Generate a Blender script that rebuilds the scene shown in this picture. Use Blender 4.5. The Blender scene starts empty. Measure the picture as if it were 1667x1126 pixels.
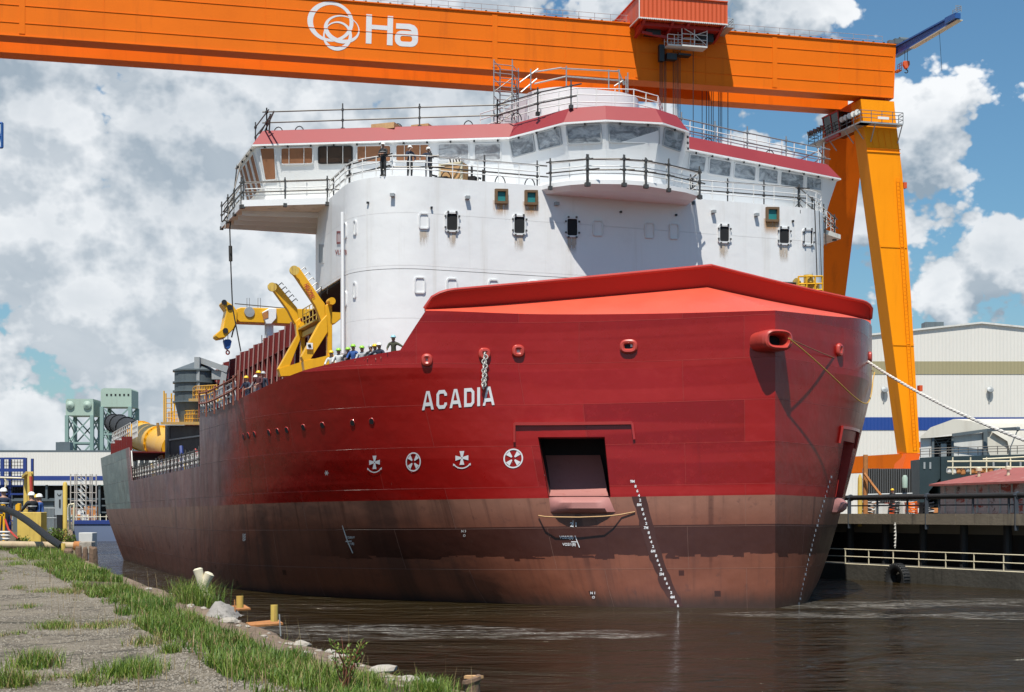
import bpy, bmesh, math, random
from mathutils import Vector, Matrix, noise
from mathutils.bvhtree import BVHTree
random.seed(7)
SC = bpy.context.scene
COL = SC.collection
R = math.radians
V = Vector

# ------------------------------------------------------------------ survey: camera and ship frame
F = 2400.0; CX = 833.5; HY = 836.0; H = 4.16
SY0 = F*H/154.0; SX0 = (1262-CX)/F*SY0
AL = math.atan(878.0/F)
U = (-math.sin(AL), math.cos(AL)); S = (-math.cos(AL), -math.sin(AL))
AFT = V((U[0], U[1], 0)); STB = V((S[0], S[1], 0)); UP = V((0, 0, 1))
EYE = V((0, 0, H))

def W(t, a, z):                       # ship frame (to starboard, aft of stem, height) -> world
    return V((SX0+t*S[0]+a*U[0], SY0+t*S[1]+a*U[1], z))
def ship_ta(p):
    dx, dy = p[0]-SX0, p[1]-SY0
    return dx*S[0]+dy*S[1], dx*U[0]+dy*U[1]
def D(px, py, Y):                     # survey sight at a known distance
    return V(((px-CX)/F*Y, Y, H+(HY-py)/F*Y))
def Zc(px, py, z):                    # sight at a known height
    return D(px, py, (z-H)*F/(HY-py))
def A(px, py, a):                     # sight at a known station of the ship
    k = (px-CX)/F
    return D(px, py, (a+SX0*U[0]+SY0*U[1])/(k*U[0]+U[1]))
def T(px, py, t):                     # sight at a known offset from the centreline
    k = (px-CX)/F
    return D(px, py, (t+SX0*S[0]+SY0*S[1])/(k*S[0]+S[1]))
def ray(px, py):
    return V(((px-CX)/F, 1.0, (HY-py)/F)).normalized()

# ------------------------------------------------------------------ materials
MATS = {}
def newmat(name):
    m = bpy.data.materials.new(name); m.use_nodes = True
    nt = m.node_tree
    return m, nt, nt.nodes['Principled BSDF']
def N(nt, typ, **kw):
    n = nt.nodes.new(typ)
    for k, v in kw.items():
        if k.startswith('i_'):
            key = k[2:]
            key = int(key) if key.isdigit() else key.replace('_', ' ')
            n.inputs[key].default_value = v
        else:
            setattr(n, k, v)
    return n
def L(nt, a, b): nt.links.new(a, b)
def math_n(nt, op, a, b=None, c=None, clamp=False):
    n = nt.nodes.new('ShaderNodeMath'); n.operation = op; n.use_clamp = clamp
    for i, x in enumerate((a, b, c)):
        if x is None: continue
        if isinstance(x, (int, float)): n.inputs[i].default_value = x
        else: L(nt, x, n.inputs[i])
    return n.outputs[0]
def mixc(nt, fac, a, b, blend='MIX'):
    n = nt.nodes.new('ShaderNodeMix'); n.data_type = 'RGBA'; n.blend_type = blend
    for i, x in ((0, fac), (6, a), (7, b)):
        if isinstance(x, (int, float)): n.inputs[i].default_value = x
        elif isinstance(x, (tuple, list)): n.inputs[i].default_value = (*x[:3], 1)
        else: L(nt, x, n.inputs[i])
    return n.outputs[2]
def smooth(nt, x, lo, hi, o0=0.0, o1=1.0):
    n = nt.nodes.new('ShaderNodeMapRange'); n.interpolation_type = 'SMOOTHSTEP'
    L(nt, x, n.inputs[0])
    for i, v in ((1, lo), (2, hi), (3, o0), (4, o1)): n.inputs[i].default_value = v
    return n.outputs[0]
def noise_n(nt, vec, scale, detail=4, rough=.55, dist=0):
    n = nt.nodes.new('ShaderNodeTexNoise')
    n.inputs['Scale'].default_value = scale; n.inputs['Detail'].default_value = detail
    n.inputs['Roughness'].default_value = rough; n.inputs['Distortion'].default_value = dist
    if vec is not None: L(nt, vec, n.inputs['Vector'])
    return n.outputs[0]
def mapping(nt, vec, scale=(1, 1, 1), loc=(0, 0, 0)):
    n = nt.nodes.new('ShaderNodeMapping'); n.inputs['Scale'].default_value = scale; n.inputs['Location'].default_value = loc
    L(nt, vec, n.inputs[0]); return n.outputs[0]

def paint(name, col, rough=.5, var=.18, scale=.6, metal=0.0, coat=0.0, dirt=None, dirt_amt=.35, streak=True, bump=.0, bscale=20, dscale=1.0):
    """painted or weathered surface: uneven tone, runs of dirt, slight relief"""
    if name in MATS: return MATS[name]
    m, nt, b = newmat(name)
    tc = N(nt, 'ShaderNodeTexCoord'); o = tc.outputs['Object']
    n1 = noise_n(nt, o, scale, 5, .6)
    c = mixc(nt, n1, tuple(x*(1-var) for x in col), tuple(min(1, x*(1+var)) for x in col))
    if dirt is not None:
        sv = mapping(nt, o, (1.6*dscale, 1.6*dscale, (.16 if streak else 1.6)*dscale))
        d = smooth(nt, noise_n(nt, sv, 1.0, 6, .65), .5, .78, 0, dirt_amt)
        c = mixc(nt, d, c, dirt)
    L(nt, c, b.inputs['Base Color'])
    rn = math_n(nt, 'MULTIPLY_ADD', n1, .25, rough-.12)
    L(nt, rn, b.inputs['Roughness'])
    b.inputs['Metallic'].default_value = metal
    b.inputs['Coat Weight'].default_value = coat; b.inputs['Coat Roughness'].default_value = .12
    if bump:
        bn = N(nt, 'ShaderNodeBump'); bn.inputs['Strength'].default_value = bump; bn.inputs['Distance'].default_value = .05
        L(nt, noise_n(nt, o, bscale, 4, .6), bn.inputs['Height']); L(nt, bn.outputs[0], b.inputs['Normal'])
    MATS[name] = m
    return m

M = {}
M['white'] = paint('white_paint', (.76, .77, .78), .5, .05, .25, dirt=(.55, .5, .44), dirt_amt=.18)
M['white_rail'] = paint('white_rail_paint', (.72, .72, .71), .45, .1, 2)
M['white_worn'] = paint('worn_white_paint', (.62, .62, .6), .6, .15, .8, dirt=(.3, .26, .22), dirt_amt=.4)
M['soffit'] = paint('bounce_lit_soffit', (.86, .8, .7), .6, .2, .5, dirt=(.2, .17, .13), dirt_amt=.8, streak=False)  # near-white base stands in for bounce light on the undersides
M['roofred'] = paint('roof_red_paint', (.27, .032, .036), .5, .1, .5)
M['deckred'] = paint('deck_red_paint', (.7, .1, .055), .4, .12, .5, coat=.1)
M['rimred'] = paint('rim_red_paint', (.36, .018, .014), .45, .12, .5)
M['framered'] = paint('frame_red_primer', (.14, .008, .007), .6, .25, .6, dirt=(.1, .03, .02), dirt_amt=.5)
M['flange'] = paint('frame_flange', (.36, .2, .18), .6, .2, 1)
M['castred'] = paint('fairlead_red', (.46, .05, .035), .35, .12, 1.2, coat=.3)
M['black'] = paint('black_paint', (.012, .012, .014), .5, .2, 1)
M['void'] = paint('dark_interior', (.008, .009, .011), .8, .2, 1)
M['glassblk'] = paint('black_glass', (.006, .008, .012), .12, .1, 1)
M['tube'] = paint('scaffold_tube', (.1, .095, .09), .45, .3, 3, metal=.6)
M['tubegrey'] = paint('galvanised_tube', (.3, .3, .3), .45, .25, 3, metal=.5)
M['steel'] = paint('galvanised_steel', (.34, .36, .37), .5, .2, 1.5, metal=.3)
M['orange'] = paint('crane_orange', (.78, .155, .0), .58, .14, .2, dirt=(.45, .085, .004), dirt_amt=.5, dscale=.5)
M['leg_orange'] = paint('leg_yellow_orange', (.95, .3, .0), .55, .1, .2, dirt=(.62, .16, .0), dirt_amt=.45, dscale=.5)
for k_ in ('orange', 'leg_orange'): M[k_].node_tree.nodes['Principled BSDF'].inputs['Specular IOR Level'].default_value = .2
M['orange_red'] = paint('trolley_orange', (.62, .085, .018), .5, .08, .4)
M['wire'] = paint('wire_rope', (.03, .028, .026), .6, .2, 3)
M['yellow'] = paint('machinery_yellow', (.72, .38, .01), .42, .1, .5, dirt=(.3, .14, .01), dirt_amt=.3)
M['yellow_old'] = paint('weathered_yellow', (.6, .42, .09), .65, .25, 2.5, dirt=(.22, .1, .035), dirt_amt=.85, dscale=4)
M['blue'] = paint('crane_blue', (.02, .09, .3), .45, .15, .6)
M['navy'] = paint('navy_stripe', (.015, .04, .2), .6, .08, .3)
M['greysteel'] = paint('grey_painted_steel', (.1, .125, .14), .5, .15, .5, dirt=(.04, .045, .05), dirt_amt=.5)
M['rust'] = paint('rusty_plate', (.42, .17, .05), .8, .35, 4, dirt=(.14, .05, .02), dirt_amt=.8, streak=False, bump=.4, bscale=25)
M['ply'] = paint('plywood', (.3, .13, .06), .75, .3, 1.2, dirt=(.13, .05, .025), dirt_amt=.7, streak=False)
M['crate'] = paint('crate_wood', (.5, .3, .14), .75, .2, 3, dirt=(.3, .15, .06), dirt_amt=.6)
M['teal'] = paint('teal_cover', (.02, .2, .2), .5, .2, 2)
M['rubber'] = paint('black_rubber', (.02, .021, .023), .7, .3, 3, bump=.3, bscale=8)
M['concrete'] = paint('weathered_concrete', (.36, .32, .27), .9, .3, 1.4, dirt=(.12, .1, .08), dirt_amt=.7, bump=.4, bscale=12)
M['timber'] = paint('weathered_timber', (.16, .1, .065), .85, .4, 2.5, dirt=(.04, .03, .02), dirt_amt=.8, bump=.6, bscale=10)
M['towergreen'] = paint('pale_green_steel', (.33, .43, .37), .6, .1, .1, dirt=(.25, .3, .25), dirt_amt=.3)
M['towerdark'] = paint('grey_green_steel', (.2, .3, .28), .6, .15, .1)
M['canvas'] = paint('off_white_fabric', (.6, .57, .5), .8, .1, .15, dirt=(.35, .3, .24), dirt_amt=.4)
M['rope'] = paint('pale_rope', (.6, .58, .54), .8, .25, 6)
M['ropeyellow'] = paint('yellow_line', (.55, .32, .06), .7, .1, 3)
M['cream'] = paint('cream_paint', (.66, .6, .44), .6, .15, 1, dirt=(.35, .22, .12), dirt_amt=.5)

# clear film window wrap: creased, greyish, half reflective
def wrap_mat(name, base, dark):
    m, nt, b = newmat(name)
    o = N(nt, 'ShaderNodeTexCoord').outputs['Object']
    n1 = noise_n(nt, mapping(nt, o, (1.1, 1.1, 2.2)), 1.0, 6, .65, .8)
    L(nt, mixc(nt, smooth(nt, n1, .35, .68), dark, base), b.inputs['Base Color'])
    b.inputs['Roughness'].default_value = .22; b.inputs['Specular IOR Level'].default_value = .7
    bn = N(nt, 'ShaderNodeBump'); bn.inputs['Strength'].default_value = .9; bn.inputs['Distance'].default_value = .06
    L(nt, noise_n(nt, mapping(nt, o, (2.4, 2.4, 2.4)), 1.3, 5, .6, 1.6), bn.inputs['Height']); L(nt, bn.outputs[0], b.inputs['Normal'])
    return m
M['wrap'] = wrap_mat('window_film', (.46, .5, .54), (.12, .14, .165))
M['fog'] = wrap_mat('masked_window', (.5, .52, .54), (.2, .2, .215))

# profiled steel sheet
def sheet(name, col, rib=.35, axis='X', depth=.6):
    m, nt, b = newmat(name)
    o = N(nt, 'ShaderNodeTexCoord').outputs['Object']
    w = N(nt, 'ShaderNodeTexWave', wave_type='BANDS', bands_direction=axis, wave_profile='SIN')
    w.inputs['Scale'].default_value = .314/rib; L(nt, o, w.inputs['Vector'])
    n1 = noise_n(nt, mapping(nt, o, (.3, .3, .08)), 1.0, 5, .6)
    c = mixc(nt, n1, tuple(x*.88 for x in col), col)
    L(nt, c, b.inputs['Base Color']); b.inputs['Roughness'].default_value = .5
    bn = N(nt, 'ShaderNodeBump'); bn.inputs['Strength'].default_value = depth; bn.inputs['Distance'].default_value = .08
    L(nt, w.outputs['Fac'], bn.inputs['Height']); L(nt, bn.outputs[0], b.inputs['Normal'])
    return m
M['shed_white'] = sheet('white_sheeting', (.72, .7, .655), .5)
M['shed_olive'] = sheet('olive_sheeting', (.35, .31, .18), .5)
M['shed_blue'] = sheet('blue_sheeting', (.012, .055, .27), .5)
M['trolley_sheet'] = sheet('orange_red_sheeting', (.66, .095, .02), .42, depth=.9)
M['pile'] = sheet('sheet_pile_steel', (.13, .135, .14), .7, depth=1)

# ------------------------------------------------------------------ mesh building
class MB:
    def __init__(s): s.v = []; s.f = []; s.sm = []; s.mi = []; s.cur = 0
    def add(s, vs, fs, smooth=False):
        o = len(s.v); s.v += [V(v) for v in vs]
        for f in fs: s.f.append([o+i for i in f]); s.sm.append(smooth); s.mi.append(s.cur)
        return s
    def quad(s, a, b, c, d): return s.add([a, b, c, d], [(0, 1, 2, 3)])
    def hexa(s, lo, hi):     # two rings of 4 (any n)
        n = len(lo)
        fs = [tuple(range(n))[::-1], tuple(range(n, 2*n))]
        for i in range(n): j = (i+1) % n; fs.append((i, j, n+j, n+i))
        return s.add(list(lo)+list(hi), fs)
    def box(s, c, sz, rot=None, ax=None):
        c = V(c); hx, hy, hz = sz[0]/2, sz[1]/2, sz[2]/2
        if ax: x, y, z = ax
        else:
            m = Matrix.Rotation(rot or 0, 3, 'Z'); x, y, z = m@V((1, 0, 0)), m@V((0, 1, 0)), V((0, 0, 1))
        cs = [(-1, -1), (1, -1), (1, 1), (-1, 1)]
        lo = [c+x*hx*i+y*hy*j-z*hz for i, j in cs]; hi = [c+x*hx*i+y*hy*j+z*hz for i, j in cs]
        return s.hexa(lo, hi)
    def beam(s, p, q, w, h=None, up=None):
        p, q = V(p), V(q); h = h or w; d = (q-p)
        if d.length < 1e-6: return s
        d.normalize(); up = V(up) if up else (UP if abs(d.z) < .9 else V((0, 1, 0)))
        x = d.cross(up).normalized(); y = x.cross(d).normalized()
        r = lambda c: [c-x*w/2-y*h/2, c+x*w/2-y*h/2, c+x*w/2+y*h/2, c-x*w/2+y*h/2]
        return s.hexa(r(p), r(q))
    def tube(s, pts, r, n=6, caps=True, closed=False):
        pts = [V(p) for p in pts]; m = len(pts); vs = []; prev = None
        for i, p in enumerate(pts):
            if closed: d = pts[(i+1) % m]-pts[i-1]
            else: d = pts[min(i+1, m-1)]-pts[max(i-1, 0)]
            if d.length < 1e-9: d = V((0, 0, 1))
            d.normalize()
            if prev is None:
                up = UP if abs(d.z) < .9 else V((0, 1, 0)); x = d.cross(up).normalized()
            else:
                x = prev-d*prev.dot(d); x = x.normalized() if x.length > 1e-6 else d.orthogonal().normalized()
            prev = x; y = d.cross(x)
            rr = r[i] if isinstance(r, (list, tuple)) else r
            vs += [p+x*rr*math.cos(2*math.pi*k/n)+y*rr*math.sin(2*math.pi*k/n) for k in range(n)]
        fs = []
        for i in range(m if closed else m-1):
            a, b = i*n, ((i+1) % m)*n
            fs += [(a+k, a+(k+1) % n, b+(k+1) % n, b+k) for k in range(n)]
        s.add(vs, fs, n > 4)
        if caps and not closed:
            s.add(vs[:n][::-1], [tuple(range(n))]); s.add(vs[-n:], [tuple(range(n))])
        return s
    def prism(s, poly, vec):
        poly = [V(p) for p in poly]; vec = V(vec)
        nrm = V((0, 0, 0))
        for i in range(len(poly)): nrm += (poly[i]-poly[0]).cross(poly[(i+1) % len(poly)]-poly[0])
        if nrm.dot(vec) < 0: poly = poly[::-1]
        return s.hexa(poly, [p+vec for p in poly])
    def lathe(s, c, prof, n=16, axis=None, x=None):
        c = V(c); ax = V(axis).normalized() if axis else UP
        X = V(x) if x else (ax.orthogonal().normalized() if abs(ax.z) < .99 else V((1, 0, 0))); Y = ax.cross(X)
        vs = []
        for r, h in prof: vs += [c+ax*h+X*r*math.cos(2*math.pi*k/n)+Y*r*math.sin(2*math.pi*k/n) for k in range(n)]
        fs = []
        for i in range(len(prof)-1):
            a, b = i*n, (i+1)*n
            fs += [(a+k, a+(k+1) % n, b+(k+1) % n, b+k) for k in range(n)]
        s.add(vs, fs, True)
        if prof[0][0] > 1e-4: s.add(vs[:n][::-1], [tuple(range(n))])
        if prof[-1][0] > 1e-4: s.add(vs[-n:], [tuple(range(n))])
        return s
    def build(s, name, mat, parent=None, bevel=0, fix=True, auto=None):
        me = bpy.data.meshes.new(name)
        off = V((0, 0, 0))
        q = parent
        while q is not None: off = off+q.location; q = q.parent
        base = V((0, 0, 0))
        if parent is None and s.v:
            lo = V([min(v[i] for v in s.v) for i in range(3)]); hi = V([max(v[i] for v in s.v) for i in range(3)])
            base = V(((lo.x+hi.x)/2, (lo.y+hi.y)/2, lo.z))
        me.from_pydata([tuple(v-off-base) for v in s.v], [], s.f)
        mats = mat if isinstance(mat, (list, tuple)) else [mat]
        for m in mats: me.materials.append(m)
        me.polygons.foreach_set('use_smooth', s.sm); me.polygons.foreach_set('material_index', s.mi)
        if fix:
            bm = bmesh.new(); bm.from_mesh(me); bmesh.ops.recalc_face_normals(bm, faces=bm.faces[:]); bm.to_mesh(me); bm.free()
        me.update(); me.set_sharp_from_angle(angle=R(38))
        o = bpy.data.objects.new(name, me); COL.objects.link(o); o.location = base
        if parent is not None: o.parent = parent
        if bevel:
            bv = o.modifiers.new('edge', 'BEVEL'); bv.width = bevel; bv.segments = 2; bv.limit_method = 'ANGLE'; bv.angle_limit = R(40)
        return o

def tag(o, label=None, cat=None, group=None, kind=None):
    if label: o['label'] = label
    if cat: o['category'] = cat
    if group: o['group'] = group
    if kind: o['kind'] = kind
    return o
def thing(name, loc, label, cat, group=None):
    o = bpy.data.objects.new(name, None); COL.objects.link(o); o.location = V(loc); o.empty_display_size = .3
    return tag(o, label, cat, group)
def copy_tree(o, parent=None):
    c = o.copy(); COL.objects.link(c); c.parent = parent
    for ch in list(o.children): copy_tree(ch, c)
    return c
def railing(mb, pts, h=1.05, step=1.5, r=.025, rails=(.35, .7, 1.0), n=5, up=UP):
    pts = [V(p) for p in pts]
    for k in rails: mb.tube([p+up*h*k for p in pts], r, n)
    for i in range(len(pts)-1):
        d = (pts[i+1]-pts[i]).length; m = max(1, int(round(d/step)))
        for j in range(m+(1 if i == len(pts)-2 else 0)):
            p = pts[i].lerp(pts[i+1], j/m); mb.tube([p, p+up*h], r, n)
    return mb
def bvh_of(o):
    me = o.data; off = V((0, 0, 0)); q = o
    while q is not None: off = off+q.location; q = q.parent
    return BVHTree.FromPolygons([v.co+off for v in me.vertices], [tuple(p.vertices) for p in me.polygons])
def hit(bvh, px, py):
    d = ray(px, py); h = bvh.ray_cast(EYE, d)
    if h[0] is None: return None, None
    n = h[1]
    if n.dot(d) > 0: n = -n
    return h[0], n
_font_cache = {}
def text_polys(txt, bold=0.0, space=1.0):
    """mesh of a line of lettering in font units, lower left at the origin"""
    cu = bpy.data.curves.new('lettering', 'FONT'); cu.body = txt; cu.size = 1; cu.offset = bold; cu.space_character = space
    cu.resolution_u = 3
    ob = bpy.data.objects.new('lettering', cu); COL.objects.link(ob)
    dg = bpy.context.evaluated_depsgraph_get(); dg.update()
    me = bpy.data.meshes.new_from_object(ob.evaluated_get(dg))
    vs = [v.co.copy() for v in me.vertices]; fs = [tuple(p.vertices) for p in me.polygons]
    bpy.data.objects.remove(ob); bpy.data.curves.remove(cu); bpy.data.meshes.remove(me)
    return vs, fs
# ================================================================== THE SHIP: hull
SHIP0 = W(0, 30, 0)
ship = thing('offshore_ship', SHIP0, 'huge unfinished red and white working ship with its bow towards the camera', 'ship')

def cr(pts, x):                       # smooth curve through key points, index parameter
    n = len(pts); i = min(int(x), n-2); f = x-i
    p0, p1, p2, p3 = pts[max(i-1, 0)], pts[i], pts[i+1], pts[min(i+2, n-1)]
    out = []
    for k in range(len(p1)):
        m1 = (p2[k]-p0[k])/2 if i > 0 else p2[k]-p1[k]
        m2 = (p3[k]-p1[k])/2
        h = f*f*f; g = f*f
        out.append((2*h-3*g+1)*p1[k]+(h-2*g+f)*m1+(-2*h+3*g)*p2[k]+(h-g)*m2)
    return out
WL_S = [(0, 0), (4.3, 2.0), (7.3, 4.2), (10.4, 7.5), (14.0, 11.8), (17.2, 17.5), (19.4, 24.6), (20.2, 31), (20.4, 38)]
UP_S = [(0, 0), (4.4, 3.1), (9.1, 5.4), (14.1, 6.4), (17.6, 8.8), (19.9, 13.0), (21.0, 19.2), (21.3, 26.8), (21.2, 36)]
WL_P = [(0, 0), (-3.0, 2.6), (-5.4, 6), (-8.2, 10.5), (-11, 15.5), (-14.5, 22), (-18, 31), (-20, 42), (-20.5, 52)]
UP_P = [(0, 0), (-4.2, 2.2), (-7.0, 3.9), (-9.6, 7), (-12, 10.6), (-15, 16), (-17.6, 22), (-19.6, 31), (-20.5, 42)]
ZT = 13.3; ZKN = 10.7       # the side turns upright above this chine
def a_end(z): return 79+13.5*max(-.3, z)/4.2 if z < 4.2 else 92.5+(z-4.2)*.55
def hullpt(side, i, z):
    wl, up = (WL_S, UP_S) if side > 0 else (WL_P, UP_P)
    w = min(1.0, max(z, 0)/ZKN); w = w**.72
    if z < 0: w = z*.03
    if i <= 8:
        p, q = cr(wl, i), cr(up, i)
        t, a = p[0]+(q[0]-p[0])*w, p[1]+(q[1]-p[1])*w
    else:
        a0 = (wl[8][1])+(up[8][1]-wl[8][1])*w
        t = (20.4+.8*w)*side; a = a0+(a_end(z)-a0)*(i-8)
    return t, a
def ztop(side, i):
    if side > 0:
        k = [(0, 13.1), (3.0, 13.25)]+EDGEZ+[(7.0, 6.85), (8, 6.85), (8.52, 6.85), (8.525, 9.6), (9, 9.7)]
    else:
        k = [(0, 13.1), (3.0, 13.75), (4, 13.9), (4.6, 11.5), (7, 10.6), (7.05, 7), (9, 7)]
    for (x0, z0), (x1, z1) in zip(k, k[1:]):
        if i <= x1: return z0+(z1-z0)*(i-x0)/(x1-x0)
    return k[-1][1]
def pxof(t, a, z):
    p = W(t, a, z); return CX+F*p.x/p.y, HY-(z-H)*F/p.y
EDGEZ = []
def edge_of_shell():                  # height of the bulwark edge along the starboard side, from its survey
    ed = [(340, 672), (355, 665), (462, 615), (500, 601), (550, 589), (600, 578.5), (640, 571.5), (655, 569)]
    for k in range(14):
        i = 3.26+k*(6.95-3.26)/13; lo, hi = 8.5, 13.0
        for _ in range(40):
            z = (lo+hi)/2; x, y = pxof(*hullpt(1, i, z), z)
            t = ed[0][1] if x <= ed[0][0] else ed[-1][1]
            for (xa, ya), (xb, yb) in zip(ed, ed[1:]):
                if xa <= x <= xb: t = ya+(yb-ya)*(x-xa)/(xb-xa)
            if y > t: lo = z
            else: hi = z
        EDGEZ.append((i, z))
edge_of_shell()
def find_i(px, z, side=1):
    best = min((abs(pxof(*hullpt(side, k/400, z), z)[0]-px), k/400) for k in range(0, 3200))
    return best[1]
iL, iR = find_i(884, 6.3), find_i(989, 6.3)
PZ0, PZ1 = 4.95, 7.62
ptI0, ptI1 = find_i(1369, 6.0, -1), None
def arclen(side):
    up = UP_S if side > 0 else UP_P
    acc = [0]; prev = hullpt(side, 0, ZT)
    tab = [(0, 0)]
    for k in range(1, 901):
        q = hullpt(side, k/100, ZT); tab.append((k/100, tab[-1][1]+math.dist(prev, q))); prev = q
    return tab
ARC = {1: arclen(1), -1: arclen(-1)}
def u_of(side, i):
    t = ARC[side]; k = min(int(i*100), 899); f = i*100-k
    return side*(t[k][1]+(t[k+1][1]-t[k][1])*f)
hv, hf, huv = [], [], []
def hull_side(side):
    cols = [k*.1 for k in range(0, 81)]+[8+k*.04 for k in range(1, 26)]
    extra = [iL, iR, 3.26, 6.95, 8.52, 8.525] if side > 0 else [1.7, 2.25, 7.05]
    cols = [c for c in cols if all(abs(c-e) > .03 for e in extra)]+extra
    cols = sorted(set(round(c, 4) for c in cols))
    zr = [-1.2, -.4, 0, .8, 1.6, 2.4, 3.2, 4.2, PZ0, 5.6, 6.2, 6.8]
    zu = [PZ1, 8.5, 9.4, 10.2, ZKN, 11.4, 12.2]
    o = len(hv); rows = len(zr)+len(zu)+1
    for c in cols:
        zt = ztop(side, c)
        zz = zr+[z if z < zt-.05 else None for z in zu]
        zz = [z if (z is not None and z < zt) else zt for z in zz]+[zt]
        for z in zz:
            t, a = hullpt(side, c, z); hv.append(W(t, a, z))
            uu = u_of(side, c); droop = .012*min(abs(uu), 34)
            huv.append((uu, z+droop))
    for j in range(len(cols)-1):
        for r in range(rows-1):
            a, b, c_, d = o+j*rows+r, o+(j+1)*rows+r, o+(j+1)*rows+r+1, o+j*rows+r+1
            zz = (hv[a].z+hv[d].z)/2; mid = (cols[j]+cols[j+1])/2
            if side > 0 and iR < mid < iL and PZ0 < zz < PZ1: continue
            if side < 0 and 1.7 < mid < 2.25 and PZ0 < zz < PZ1: continue
            q = []
            for x in ((a, b, c_, d) if side < 0 else (d, c_, b, a)):
                if not any((hv[x]-hv[y]).length < 1e-4 for y in q): q.append(x)
            if len(q) >= 3: hf.append(tuple(q))
hull_side(1); hull_side(-1)
# transom
def transom():
    zs = [-.3, .8, 2, 3.2, 4.2, 5.5, 6.85]
    o = len(hv)
    for z in zs:
        for sd in (1, -1):
            t, a = hullpt(sd, 9, z); hv.append(W(t, a, z)); huv.append((120*sd, z))
    for k in range(len(zs)-1): hf.append((o+2*k+1, o+2*k, o+2*k+2, o+2*k+3)[::-1])
transom()
def hull_material():
    m, nt, b = newmat('hull_paint')
    tc = N(nt, 'ShaderNodeTexCoord'); uv = tc.outputs['UV']
    sp = N(nt, 'ShaderNodeSeparateXYZ'); L(nt, uv, sp.inputs[0]); u, v = sp.outputs[0], sp.outputs[1]
    # plates
    br = N(nt, 'ShaderNodeTexBrick'); br.offset = .37; br.squash = 1
    br.inputs['Scale'].default_value = 1; br.inputs['Mortar Size'].default_value = .014; br.inputs['Mortar Smooth'].default_value = .3
    br.inputs['Brick Width'].default_value = 7.4; br.inputs['Row Height'].default_value = 1.86
    br.inputs['Color1'].default_value = (0, 0, 0, 1); br.inputs['Color2'].default_value = (1, 1, 1, 1); br.inputs['Mortar'].default_value = (.5, .5, .5, 1)
    L(nt, mapping(nt, uv, (1, 1, 1), (3.3, .08, 0)), br.inputs['Vector'])
    plate, seam = br.outputs['Color'], br.outputs['Fac']
    big = noise_n(nt, mapping(nt, uv, (.12, .25, 1)), 1.0, 4, .55)
    fine = noise_n(nt, mapping(nt, uv, (1.3, 1.3, 1)), 1.0, 6, .7)
    streak = noise_n(nt, mapping(nt, uv, (2.2, .1, 1)), 1.0, 6, .65)
    streak2 = noise_n(nt, mapping(nt, uv, (.5, .03, 1), (9, 0, 0)), 1.0, 5, .6)
    # topside red
    red = mixc(nt, big, (.19, .0014, .001), (.27, .0026, .002))
    red = mixc(nt, math_n(nt, 'MULTIPLY', plate, .5), red, (.34, .008, .006)); red = mixc(nt, smooth(nt, plate, .0, .45, .28, 0), red, (.13, .001, .001))
    red = mixc(nt, smooth(nt, fine, .5, .75, 0, .2), red, (.38, .015, .012))
    # overspray bands: slightly duller strips along the strakes
    wv = smooth(nt, noise_n(nt, mapping(nt, uv, (.03, 1.1, 1), (0, 5, 0)), 1.0, 2, .4), .5, .56)
    red = mixc(nt, math_n(nt, 'MULTIPLY', wv, .35), red, (.36, .016, .013))
    red = mixc(nt, smooth(nt, noise_n(nt, mapping(nt, uv, (.9, .045, 1), (3, 8, 0)), 1., 5, .6), .6, .72, 0, .4), red, (.11, .002, .002))
    red = mixc(nt, smooth(nt, noise_n(nt, mapping(nt, uv, (.35, .5, 1), (13, 2, 0)), 1., 5, .65), .56, .7, 0, .35), red, (.36, .02, .017))
    # mauve amidships: sky reflection painted into the colour
    sky_sheen = mixc(nt, plate, (.12, .036, .037), (.2, .092, .088))
    sky_sheen = mixc(nt, smooth(nt, noise_n(nt, mapping(nt, uv, (.9, .1, 1), (2, 0, 0)), 1., 6, .7), .5, .66, 0, .75), sky_sheen, (.075, .028, .032))
    sky_sheen = mixc(nt, smooth(nt, noise_n(nt, mapping(nt, uv, (.12, .3, 1), (21, 0, 0)), 1., 4, .6), .5, .6, 0, .5), sky_sheen, (.1, .06, .085))
    sky_sheen = mixc(nt, smooth(nt, noise_n(nt, mapping(nt, uv, (.6, .16, 1)), 1., 5, .6), .48, .6, 0, .4), sky_sheen, (.25, .16, .15))
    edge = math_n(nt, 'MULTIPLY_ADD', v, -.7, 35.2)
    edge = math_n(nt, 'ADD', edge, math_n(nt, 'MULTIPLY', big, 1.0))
    is_sheen = smooth(nt, math_n(nt, 'ADD', math_n(nt, 'SUBTRACT', u, edge), math_n(nt, 'MULTIPLY_ADD', fine, 4.0, -2.0)), -2.0, 2.4)
    top = mixc(nt, is_sheen, red, sky_sheen)
    # bare stern in green grey
    tg = mixc(nt, streak, (.17, .225, .2), (.085, .12, .115)); tg = mixc(nt, smooth(nt, noise_n(nt, mapping(nt, uv, (.25, .6, 1)), 1., 5, .65), .48, .62, 0, .5), tg, (.25, .32, .29)); tg = mixc(nt, math_n(nt, 'MULTIPLY', plate, .25), tg, (.1, .17, .19))
    top = mixc(nt, smooth(nt, math_n(nt, 'ADD', u, math_n(nt, 'MULTIPLY', fine, 1.6)), 83.0, 84.6), top, tg)
    # antifouling below the boot line
    bro = mixc(nt, noise_n(nt, mapping(nt, uv, (.3, .7, 1)), 1., 5, .62), (.115, .032, .018), (.255, .088, .049))
    bro = mixc(nt, smooth(nt, v, 3.6, 5.0, 0, .35), bro, (.42, .22, .155))
    bro = mixc(nt, smooth(nt, streak, .5, .74, 0, .6), bro, (.085, .032, .022))
    bro = mixc(nt, math_n(nt, 'MULTIPLY', smooth(nt, streak2, .48, .66, 0, .7), smooth(nt, u, 2, 14)), bro, (.05, .025, .02))
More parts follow.
